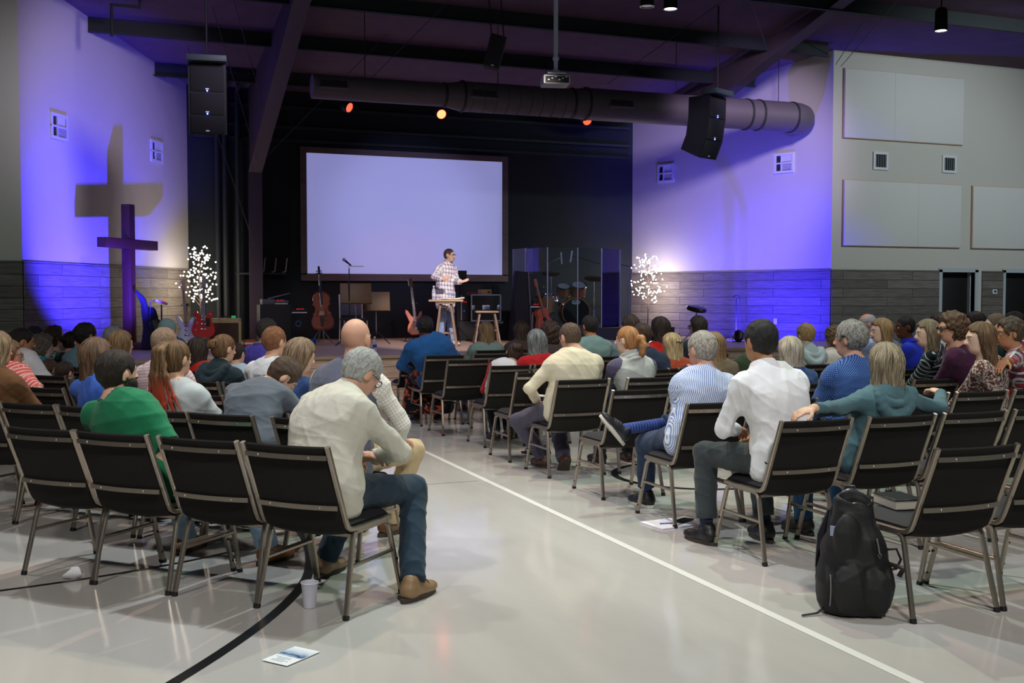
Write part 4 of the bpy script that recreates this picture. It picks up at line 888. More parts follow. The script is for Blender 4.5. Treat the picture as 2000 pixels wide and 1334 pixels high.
# ------------------------------------------------------------------ people
person('man with grey hair and glasses in beige fleece, bent forward on the near aisle chair', (1.1427, 5.5833, 0.0), -0.7854, (0.019, 0.3, 1.181), s=1.09, wd=1.1, skin='ruddy', hpit=36, hyaw=-24, hroll=4, hair=('short', '#7e827f', '#c9ccc8'), top=dict(c='#cfcdbf', kind='turtle', grow=0.006, name='fleece'), legc='#253847', shoe='#8a6f50', glasses='#20242a', armR=((0.0, 0.44, 0.7), (1, 0, 0), (0.244, 0.33, 0.761)), dR=(-0.9, 0.3, -0.3), armL=((-0.02, 0.36, 0.72), (-0.9, -0.1, -0.3)), kneeR=(0.214, 0.52, 0.522), footR=(0.394, 0.191, 0.085), kneeL=(-0.164, 0.5, 0.498), footL=(-0.305, 0.424, 0.085), curlR=0.9, twist=-20, footyaw=4, h=0.0075)
person('man with dark hair and beard in green t-shirt, right arm over the next chair', (0.3507, 6.3752, 0.0), -0.7854, (-0.217, -0.1, 1.168), s=1.08, wd=1.12, hpit=-2, hyaw=-12, hair=('short', '#171311', '#33291f'), beard=(0.9, '#1c1511'), top=dict(c='#1f7a52', sleeve='s', kind='tee'), legc='#7d9ab0', shoe='#9c5a35', armR=((0.179, 0.12, 0.749), (0.9, -0.3, -0.8)), armL=((-0.2, 0.2, 0.62), (-0.9, -0.4, -0.5)), kneeR=(0.25, 0.42, 0.54), footR=(0.34, 0.53, 0.085), kneeL=(-0.25, 0.42, 0.54), footL=(-0.306, 0.545, 0.085), h=0.0085)
person('young man with short brown hair bent far forward in a dark grey shirt', (0.9942, 7.1177, 0.0), -0.7854, (-0.043, 0.34, 1.055), s=1.06, wd=1.05, hpit=52, hyaw=-38, hroll=8, hair=('short', '#2e2119', '#5b4431'), top=dict(c='#5a626c', kind='polo'), legc='#2a2d33', armR=((0.2, 0.5, 0.62), (0.9, -0.2, -0.2)), armL=((-0.1, 0.5, 0.62), (-0.9, -0.2, -0.2)), footR=(0.2, 0.45, 0.085), footL=(-0.2, 0.45, 0.085), h=0.0085)
person('bald man in slate grey vest over white checked sleeves and khaki trousers', (1.4538, 6.6581, 0.0), -0.7854, (0.054, 0.08, 1.329), s=1.1, wd=1.16, hpit=4, hyaw=4, skin='ruddy', hair=('bald', '#6b5748', '#8a7564'), top=dict(c='#5d6070', pat='vest', c2='#e4e2da', kind='polo', collar='#5d6070'), legc='#bda985', shoe='#6b4a30', armR=((0.243, 0.3, 0.682), (0.9, -0.15, -0.7)), armL=((-0.12, 0.36, 0.64), (-0.9, -0.3, -0.4)), kneeR=(0.222, 0.5, 0.581), footR=(0.032, 0.501, 0.085), kneeL=(-0.16, 0.46, 0.55), footL=(-0.2, 0.44, 0.085), twist=-6, h=0.0085)
person('woman with long ponytail dyed red at the ends in a pale grey t-shirt', (0.6406, 7.4712, 0.0), -0.7854, (-0.095, -0.08, 1.184), s=1.0, wd=0.98, hpit=0, hyaw=-6, hair=('longpony', '#3a2a1c', '#8a6a45', '#b0402a'), top=dict(c='#b9c2c4', sleeve='e', kind='tee'), legc='#39404d', h=0.0085)
person('woman with a brown bob in a blue t-shirt, mostly behind the green t-shirt man', (0.2234, 7.8884, 0.0), -0.7854, (-0.201, -0.08, 1.181), s=1.02, hpit=2, hyaw=-6, hair=('bob', '#3a2a1e', '#7d5f45'), top=dict(c='#3f67c4', sleeve='s', kind='tee'), legc='#2d3340', h=0.0085)
person('woman in brown top with long light brown hair cut off by the left edge', (-0.5402, 8.6521, 0.0), -0.7854, (-0.071, -0.08, 1.215), s=1.02, hair=('long', '#5a4a34', '#b59f7c'), top=dict(c='#6e4d31', kind='tee'), legc='#2d3340', h=0.0085)
person('woman with tousled streaked brown hair in navy top, head tilted to her right', (1.3548, 8.143, 0.0), -0.7854, (0.115, 0.02, 1.15), s=1.02, hpit=10, hyaw=-25, hroll=10, hair=('wavy', '#3b2b20', '#a48a6c'), top=dict(c='#27406e', kind='tee', sleeve='e'), legc='#2d3340', h=0.0085)
person('man with thinning light brown hair in a pale pink checked shirt', (0.6053, 8.8925, 0.0), -0.7854, (-0.052, -0.06, 1.227), s=1.06, wd=1.12, skin='ruddy', hpit=4, hyaw=-4, hair=('thin', '#6e5846', '#b39a80'), top=dict(c='#d8c3c4', pat='finestripe', c2='#b79ea6', collar='#d8c3c4', kind='polo'), legc='#3c3f45', h=0.009)
person('woman with glasses in coral embroidered top at the left edge', (-0.4978, 9.9956, 0.0), -0.7854, (-0.227, -0.02, 1.097), s=1.02, wd=1.1, hyaw=-30, hair=('long', '#5f4d35', '#a58a63'), glasses='#2a5a66', top=dict(c='#e0605c', pat='ikat', c2='#f0c5bd', sleeve='s', kind='tee'), legc='#2d3340', armR=((0.26, 0.12, 0.62), (0.9, -0.3, -0.2)), h=0.009)
person('man with short red-brown hair in white polo with writing on the back', (1.4679, 9.4157, 0.0), -0.7854, (0.035, -0.05, 1.209), s=1.05, skin='ruddy', hpit=2, hyaw=-10, hair=('short', '#5b3a24', '#9a6a45'), top=dict(c='#d9dce0', kind='polo', collar='#e4e6ea', sleeve='e', text='DISMUIR'), legc='#3c4048', h=0.009)
person('woman with brown hair in a bun in dark navy hoodie', (1.072, 9.8117, 0.0), -0.7854, (0.046, -0.04, 1.136), s=1.0, hpit=6, hyaw=-16, hair=('bun', '#3a2a1c', '#8d6b45'), top=dict(c='#1f3038', kind='hood'), legc='#2d3340', h=0.009)
person('woman with brown hair and white headband beside the wooden cross', (0.28, 10.6037, 0.0), -0.7854, (0.012, -0.06, 1.152), s=1.02, hpit=0, hyaw=-8, hair=('long', '#4a3823', '#9c7f57'), top=dict(c='#41454c', kind='tee'), legc='#2d3340', h=0.0105)
person('dark-haired man in a white polo shirt, profile turned right at far left', (-0.5119, 11.3956, 0.0), -0.7854, (-0.187, -0.0, 1.155), s=1.06, wd=1.1, skin='tan', hpit=12, hyaw=-38, hair=('short', '#14110f', '#2f2620'), top=dict(c='#dcdde2', kind='polo', sleeve='s', collar='#dcdde2'), legc='#3c4048', h=0.0105)
person('small child with dark straight hair, only the head above a chair back', (-0.1442, 11.0279, 0.0), -0.7854, (-0.075, -0.08, 0.872), s=0.86, hair=('crop', '#1b1411', '#4b382b'), top=dict(c='#34383d', kind='tee', sleeve='s'), legc='#2d3340', hip=(0, -0.05, 0.56), group='children in the audience', h=0.0105)
person('small child with short brown hair leaning on the turquoise t-shirt woman', (-0.3705, 11.2542, 0.0), -0.7854, (-0.272, 0.22, 0.873), s=0.84, hair=('short', '#33231a', '#6a4b36'), top=dict(c='#4a3f39', kind='tee', sleeve='s'), legc='#2d3340', hip=(0, 0.28, 0.56), group='children in the audience', kneeL=(-0.08, 0.5, 0.5), kneeR=(0.08, 0.5, 0.5), h=0.0105)
person('woman with long dark hair in red top, left of the bun-haired woman', (1.1002, 11.1694, 0.0), -0.7854, (-0.101, -0.06, 1.05), s=1.02, hpit=2, hyaw=10, hair=('wavy', '#15110f', '#4a3a2c'), top=dict(c='#c2261f', kind='tee'), legc='#2d3340', h=0.013)
person('child in pale shirt half hidden behind the bun-haired woman', (1.3831, 10.8865, 0.0), -0.7854, (-0.107, 0.05, 1.022), s=0.86, hair=('short', '#1c1613', '#3a2c24'), top=dict(c='#a9c6d6', kind='tee', sleeve='s'), legc='#2d3340', hip=(0, -0.03, 0.56), group='children in the audience', h=0.013)
person('dark-haired man in grey-blue collared shirt against the blue lit planks', (-0.0594, 12.329, 0.0), -0.7854, (0.042, -0.05, 1.176), s=1.07, wd=1.05, skin='tan', hpit=0, hyaw=-14, hair=('thick', '#131110', '#2b2723'), top=dict(c='#6d95a3', kind='shirt', collar='#7fa5b2'), legc='#2d3340', h=0.013)
person('woman with short curly grey-brown hair in turquoise t-shirt', (-0.4837, 12.7533, 0.0), -0.7854, (-0.017, -0.02, 1.047), s=1.02, skin='pale', hpit=8, hyaw=-28, hair=('curly', '#3d342c', '#8f8474'), top=dict(c='#2fa3bd', kind='tee', sleeve='s'), legc='#2d3340', h=0.013)
person('person in a pale blue-grey cap turned to the stage, behind the thinning-haired man', (1.0861, 12.5694, 0.0), -0.7854, (-0.364, -0.05, 1.215), s=1.03, hair=('cap', '#8aa6a8', '#8aa6a8'), top=dict(c='#1f5a8a', kind='tee'), legc='#2d3340', h=0.013)
person('grey-haired person just showing behind the white headband', (0.2234, 12.0462, 0.0), -0.7854, (0.017, -0.05, 1.155), s=1.03, hair=('short', '#6a6c70', '#a9abb0'), top=dict(c='#40444c', kind='tee'), legc='#2d3340', h=0.013)
person('dark-haired man in a violet shirt behind the red-brown-haired man', (1.7932, 11.8623, 0.0), -0.7854, (0.004, -0.05, 1.216), s=1.06, wd=1.15, hyaw=-6, hair=('thick', '#171412', '#4a4038'), top=dict(c='#5a4fc0', kind='tee', sleeve='e'), legc='#2d3340', h=0.013)
person('woman with dark curly hair and glasses, profile against the blue planks', (-0.4978, 14.1533, 0.0), -0.7854, (0.111, -0.0, 1.098), s=1.03, hpit=-6, hyaw=-42, hair=('curly', '#1b1512', '#54402f'), glasses='#15171b', top=dict(c='#2b3b40', pat='leopard', c2='#8fb9bf', kind='tee'), legc='#2d3340', h=0.013)
person('girl with dark hair tied with a pale band, beside the grey-blue shirt man', (-0.1867, 13.8422, 0.0), -0.7854, (-0.067, -0.0, 1.053), s=0.98, hpit=2, hyaw=-10, hair=('bun', '#15110f', '#33291f'), top=dict(c='#1e2126', kind='tee'), legc='#2d3340', h=0.013)
person('dark-haired person just visible behind the curly grey-brown head', (-0.4695, 15.5109, 0.0), -0.7854, (-0.349, -0.0, 1.061), s=1.03, hair=('thick', '#171210', '#2f251f'), top=dict(c='#2a2c30', kind='tee'), legc='#2d3340', h=0.013)
person('man with black hair in a white dress shirt and dark trousers on aisle chair', (3.9726, 5.62, 0.0), 0.0000, (-0.072, 0.1, 1.318), s=1.1, wd=1.1, skin='tan', hpit=2, hyaw=6, hair=('short', '#0d0d0d', '#232323'), top=dict(c='#e6e8ec', collar='#eceef2'), legc='#3a4145', shoe='#191a1c', sock='#1b2230', armL=((-0.101, 0.3, 0.747), (-0.9, -0.2, -0.9)), armR=((0.06, 0.36, 0.68), (0.9, -0.3, -0.4)), kneeL=(-0.251, 0.44, 0.579), footL=(-0.28, 0.373, 0.085), kneeR=(0.15, 0.44, 0.54), footR=(0.12, 0.3, 0.085), curlL=0.8, h=0.0075)
person('woman with straight light brown hair in teal-grey hoodie, arms spread over chair backs', (4.6048, 5.62, 0.0), 0.0000, (0.081, -0.12, 1.171), s=1.04, wd=1.0, hpit=0, hyaw=0, hair=('bob', '#4a4234', '#b3a588'), top=dict(c='#4a6a72', kind='hood'), legc='#23486b', armL=((-0.73, -0.4, 0.942), (-0.5, 0.5, -1)), armR=((0.713, 0.06, 0.952), (0.9, -0.8, -0.9)), dL=(-1, 0.2, -0.25), nL=(0, 0.2, -1), dR=(0.1, 0.9, 0.2), curlL=0.5, h=0.0075)
person('man with grey hair in blue striped shirt, ankle crossed over his knee', (4.0016, 6.73, 0.0), 0.0000, (0.091, 0.0, 1.215), s=1.09, wd=1.1, skin='ruddy', hpit=4, hyaw=12, hair=('short', '#6e675e', '#c9c3b8'), top=dict(c='#7f98cf', pat='vstripe', c2='#e7ebf4', collar='#8ea6d8'), legc='#2a3a58', sock='#3a4f8f', shoe='#1f2026', armL=((0.102, 0.3, 0.58), (-0.9, -0.35, -0.8)), armR=((0.16, 0.34, 0.66), (0.9, -0.4, -0.4)), kneeR=(0.234, 0.36, 0.665), footR=(-0.319, 0.42, 0.612), toeR=(-0.66, -0.05, 0.75), pullR=0.42, kneeL=(-0.128, 0.42, 0.499), footL=(-0.092, 0.483, 0.085), h=0.008)
person('grey-haired man in navy dotted shirt, face turned left', (5.3825, 6.73, 0.0), 0.0000, (0.005, -0.02, 1.27), s=1.12, wd=1.12, skin='ruddy', hpit=0, hyaw=26, hair=('thick', '#4c463f', '#aeb0ab'), top=dict(c='#1d3f7e', pat='dots', c2='#7fa4dc', collar='#1d3f7e'), legc='#2d3340', h=0.0085)
person('woman with blonde-grey bob behind the white dress shirt man', (5.6159, 7.83, 0.0), 0.0000, (0.01, -0.02, 1.117), s=1.02, hyaw=8, hair=('bob', '#7d7466', '#d5ccbb'), top=dict(c='#2a4a7c', kind='tee'), legc='#2d3340', h=0.0105)
person('man in cream shirt reading a book, elbow out, on the fourth-row aisle chair', (3.99, 8.9, 0.0), 0.0000, (0.067, 0.05, 1.222), s=1.1, wd=1.14, skin='ruddy', hpit=22, hyaw=14, hair=('thin', '#3a2c22', '#6b5443'), top=dict(c='#d9d0b8', collar='#ddd4be'), legc='#4d4a5c', shoe='#4a3228', armL=((-0.199, 0.2, 0.641), (-1, -0.4, -0.2)), armR=((0.16, 0.3, 0.7), (0.9, -0.4, -0.3)), kneeL=(-0.287, 0.44, 0.434), footL=(-0.072, 0.331, 0.085), kneeR=(0.123, 0.44, 0.353), footR=(0.044, 0.119, 0.085), dL=(0.7, 0.5, -0.3), curlL=0.6, h=0.0085)
person('woman with ginger ponytail in grey sweater with dark sleeves', (4.6774, 8.9, 0.0), 0.0000, (-0.096, -0.06, 1.195), s=1.02, skin='pale', hpit=0, hyaw=34, hair=('pony', '#8a5a34', '#d09a66'), top=dict(c='#b9bdbb', pat='raglan', c2='#5a5570', kind='cowl'), legc='#2d3340', h=0.009)
person('long-brown-haired woman mostly hidden behind the blue striped shirt man', (5.5883, 8.9, 0.0), 0.0000, (-0.052, 0.0, 1.124), s=1.02, hair=('longer', '#5b4631', '#a5835c'), top=dict(c='#6b5c4a', kind='tee'), legc='#2d3340', h=0.0105)
person('person in dark green sweater, head behind the white dress shirt man', (5.8748, 8.9, 0.0), 0.0000, (0.159, 0.0, 1.156), s=1.04, wd=1.1, hair=('short', '#1d1815', '#3a2f27'), top=dict(c='#2a3a28', kind='tee'), legc='#2d3340', h=0.0105)
person('dark-haired man in navy jacket with his arm around the blonde girl', (5.2467, 9.86, 0.0), 0.0000, (0.019, -0.04, 1.189), s=1.08, wd=1.15, skin='ruddy', hpit=4, hyaw=-8, hair=('short', '#2a1f1a', '#553e31'), top=dict(c='#26324a', kind='shirt', collar='#1e2838'), legc='#2d3340', armR=((0.465, -0.22, 0.877), (0.3, -0.5, -0.6)), dR=(1, 0, -0.2), h=0.0105)
person('girl with blonde hair half tied up in a rust top', (5.6299, 9.86, 0.0), 0.0000, (-0.027, -0.04, 1.093), s=0.98, hpit=4, hyaw=12, hair=('halfup', '#8a7148', '#dcc79b'), top=dict(c='#a8492f', kind='tee'), legc='#2d3340', h=0.0105)
person('boy with short blond hair in pale blue-grey hoodie', (7.2781, 9.86, 0.0), 0.0000, (-0.0, -0.05, 1.172), s=1.02, hyaw=4, hair=('crop', '#6a5233', '#c7a873'), top=dict(c='#a9bcbf', kind='hood'), legc='#2d3340', h=0.0105)
person('curly-haired woman in cream sweater left of the navy dotted shirt', (7.5908, 9.86, 0.0), 0.0000, (0.132, 0.02, 1.124), s=1.02, hyaw=10, hair=('curly', '#4a3826', '#8a7350'), top=dict(c='#d3cfc3', kind='tee'), legc='#2d3340', h=0.013)
person('girl slumped sideways in red and white top against the grey-haired woman', (4.106, 10.89, 0.0), 0.0000, (0.211, 0.12, 0.962), s=1.0, hpit=24, hroll=22, hyaw=-10, hair=('bun', '#1f1814', '#4b392d'), top=dict(c='#d5d6dd', pat='raglan', c2='#b92a28', kind='tee', sleeve='e'), legc='#24262c', shz=-0.02, armL=((0.02, 0.34, 0.66), (-0.5, -0.2, -0.8)), kneeL=(0.02, 0.38, 0.52), footL=(0.06, 0.3, 0.085), kneeR=(0.2, 0.38, 0.52), footR=(0.22, 0.3, 0.085), h=0.0105)
person('woman with grey shoulder-length hair in red top next to the slumped girl', (4.5545, 10.89, 0.0), 0.0000, (-0.042, -0.04, 1.101), s=1.04, hyaw=6, hair=('bob', '#3f4648', '#a3a9aa'), top=dict(c='#c0242a', kind='tee'), legc='#2d3340', h=0.0105)
person('woman with dark wavy hair in bright red top left of the round stool', (6.0374, 10.89, 0.0), 0.0000, (0.005, -0.04, 1.229), s=1.04, hyaw=8, hair=('long', '#16110f', '#443329'), top=dict(c='#cf2a24', kind='tee'), legc='#2d3340', h=0.0125)
person('man with short black hair in a sage green shirt before the bass drum', (5.6667, 11.98, 0.0), 0.0000, (0.002, -0.05, 1.228), s=1.09, wd=1.15, skin='tan', hyaw=10, hair=('short', '#15130f', '#35302b'), top=dict(c='#7f9e98', kind='polo', collar='#86a59f'), legc='#2d3340', h=0.0125)
person('woman with dark brown curls between the grey-haired woman and cream shirt man', (5.1485, 11.98, 0.0), 0.0000, (0.016, 0.0, 1.145), s=1.02, hair=('bigcurly', '#1a1310', '#4d3527'), top=dict(c='#3d3230', kind='tee'), legc='#2d3340', h=0.0125)
person('woman with brown hair showing behind the navy jacket man', (6.186, 11.98, 0.0), 0.0000, (0.071, 0.0, 1.233), s=1.03, hair=('bob', '#2d241d', '#5d4c3d'), top=dict(c='#9db3ba', kind='tee'), legc='#2d3340', h=0.0125)
person('dark-haired woman with glasses below the round stool', (7.1953, 11.98, 0.0), 0.0000, (0.027, 0.0, 1.21), s=1.03, hyaw=30, hair=('bob', '#1c1714', '#463a30'), glasses='#1c1714', top=dict(c='#3d4450', kind='tee'), legc='#2d3340', h=0.0125)
person('short-haired dark-skinned woman in denim jacket and orange print skirt', (4.0132, 12.93, 0.0), 0.0000, (-0.166, -0.06, 1.209), s=1.07, wd=1.3, skin='dark', hyaw=2, hair=('afro', '#0c0a09', '#1e1815'), top=dict(c='#1f5590', collar='#1f5590', grow=0.008, name='denim_jacket'), skirt=('#17181c', 'blotch', '#c2532e'), armL=((-0.26, 0.22, 0.66), (-1, -0.3, -0.4)), armR=((0.26, 0.22, 0.66), (1, -0.3, -0.4)), h=0.0115)
person('woman with long straight light brown hair in sage t-shirt by the stage', (5.0048, 13.9, 0.0), 0.0000, (-0.0, -0.06, 1.113), s=1.04, hair=('longer', '#4a3a2a', '#9c8159'), top=dict(c='#7f9894', kind='tee', sleeve='e'), legc='#2d3340', h=0.0125)
person('woman with long dark hair left of the acoustic guitar', (5.5021, 13.9, 0.0), 0.0000, (0.047, 0.0, 1.118), s=1.03, hair=('longer', '#1b1411', '#4a3527'), top=dict(c='#4a3a35', kind='tee'), legc='#2d3340', h=0.0125)
person('bald older man in pale blue shirt, pink head against the planks', (8.8877, 10.683, 0.0), 0.6109, (-0.305, -0.03, 1.26), s=1.05, skin='ruddy', hyaw=32, hair=('fringe', '#9a9a9e', '#d0d0d4'), top=dict(c='#b4c7e0', collar='#b4c7e0', pat='finestripe', c2='#8fa9d0'), legc='#3c4048', h=0.0125)
person('woman with blonde streaked hair in profile beside the bald older man', (7.9751, 9.3239, 0.0), 0.6109, (-0.335, -0.02, 1.234), s=1.02, skin='pale', hyaw=38, hair=('bob', '#6a5236', '#bfa071'), top=dict(c='#5a6f8a', kind='tee'), legc='#3c4048', h=0.0125)
person('man in bright blue polo with very short hair, profile facing left', (8.7782, 9.8682, 0.0), 0.6109, (-0.36, -0.02, 1.248), s=1.06, skin='dark', hyaw=38, hair=('buzz', '#100d0c', '#1e1917'), top=dict(c='#2b3fd6', kind='polo', collar='#2b3fd6'), legc='#3c4048', h=0.0125)
person('woman with brown bob in black and white striped top', (7.7108, 8.3551, 0.0), 0.6109, (-0.362, -0.02, 1.243), s=1.02, skin='pale', hyaw=34, hair=('bob', '#4f4535', '#a39376'), top=dict(c='#20282c', pat='hstripe', c2='#b9cfd3', kind='tee'), legc='#3c4048', h=0.0115)
person('woman with curly brown hair and glasses in plum sweater', (7.4037, 7.7245, 0.0), 0.6109, (-0.337, -0.02, 1.313), s=1.06, wd=1.25, skin='ruddy', hyaw=34, hair=('curly', '#31251c', '#7a5f45'), glasses='#15171b', top=dict(c='#4a2444', kind='tee'), legc='#3c4048', h=0.011)
person('dark-haired person partly hidden between striped top and plum sweater', (9.2552, 9.8966, 0.0), 0.6109, (-0.159, -0.0, 1.272), s=1.03, hyaw=30, hair=('bob', '#241c18', '#4f4238'), top=dict(c='#b9c8d0', kind='tee'), legc='#3c4048', h=0.013)
person('woman with long brown hair in brown and cream patterned top', (6.8691, 6.8611, 0.0), 0.5236, (-0.229, -0.02, 1.258), s=1.02, skin='pale', hyaw=36, hair=('longer', '#3f2f22', '#86694b'), top=dict(c='#d3c4bd', pat='leopard', c2='#6a4a42', c3='#3a2b2b', kind='tee'), legc='#3c4048', h=0.0095)
person('dark-haired woman with top bun and glasses by the door frame', (9.1106, 9.2027, 0.0), 0.6109, (-0.175, -0.0, 1.303), s=1.03, skin='tan', hyaw=34, hair=('bun', '#15110f', '#2f2621'), glasses='#15171b', top=dict(c='#5a3f86', kind='tee'), legc='#3c4048', h=0.0125)
person('young man with buzzed sides in a dark green t-shirt, profile left', (8.6655, 8.4116, 0.0), 0.6109, (-0.554, -0.02, 1.305), s=1.06, skin='pale', hyaw=34, hair=('buzz', '#5c4a3a', '#83705c'), top=dict(c='#1d3a38', kind='tee', sleeve='s'), legc='#3c4048', h=0.0115)
person('man in red and blue plaid shirt, arm stretched along chair backs', (7.8136, 7.3504, 0.0), 0.5236, (-0.631, -0.04, 1.283), s=1.06, wd=1.08, skin='tan', hyaw=34, hair=('thick', '#2a221c', '#6a5c4e'), top=dict(c='#a8323f', pat='plaid', c2='#24304e', c3='#cfd4de', sleeve='e'), legc='#3c4048', armL=((-2.71, -0.34, 1.136), (-0.6, -0.2, -0.9)), dL=(-0.9, 0.25, -0.45), nL=(0, 0.1, -1), h=0.008)
person('woman in red sweater and blue scarf with short brown hair at right edge', (8.3084, 7.83, 0.0), 0.0000, (-0.039, 0.0, 1.124), s=1.03, wd=1.08, skin='ruddy', hyaw=34, hair=('wavy', '#3f352b', '#a19078'), top=dict(c='#d3231f', kind='tee', scarf='#1f4f9e'), legc='#8f1f1f', armL=((-0.621, -0.28, 0.79), (-0.7, 0.3, -0.9)), dL=(-1, 0.1, -0.1), nL=(0, 0.3, -1), h=0.008)
person('dark-haired person in the far right corner before the second door', (10.116, 9.561, 0.0), 0.6109, (-0.473, 0.0, 1.285), s=1.04, hyaw=30, hair=('thick', '#171210', '#2b221d'), top=dict(c='#33373d', kind='tee'), legc='#3c4048', h=0.013)
speaker = person('man with glasses in a white plaid shirt and jeans, standing with open hands on stage', (5.93, 18.52, .7), 3.7001, (-0.061, 0.05, 1.629), h=.0075, s=.99, wd=1.02, stand=True, hip=(0, 0, .92), hpit=2, hyaw=14, skin='pale', hair=('buzz', '#3b3029', '#6a5a4c'), glasses='#1d1c20', beard=(.25, '#6a5a4c'), top=dict(c='#ece9f0', pat='softplaid', c2='#474863', collar='#ece9f0', grow=.016), legc='#8aa0c4', shoe='#b9b4ad', kneeR=(.11, .03, .5), footR=(.13, 0, .085), kneeL=(-.11, .03, .5), footL=(-.13, .02, .085), armR=((0.433, 0.3, 1.188), (.8, -.6, -.5)), armL=((0.013, 0.36, 1.147), (-.5, -.6, -.8)), dR=(-.1, .8, .35), nR=(-.9, .1, .3), dL=(-.55, .75, .25), nL=(.35, .3, .9), curlR=.22, curlL=.18, group='people on the stage')
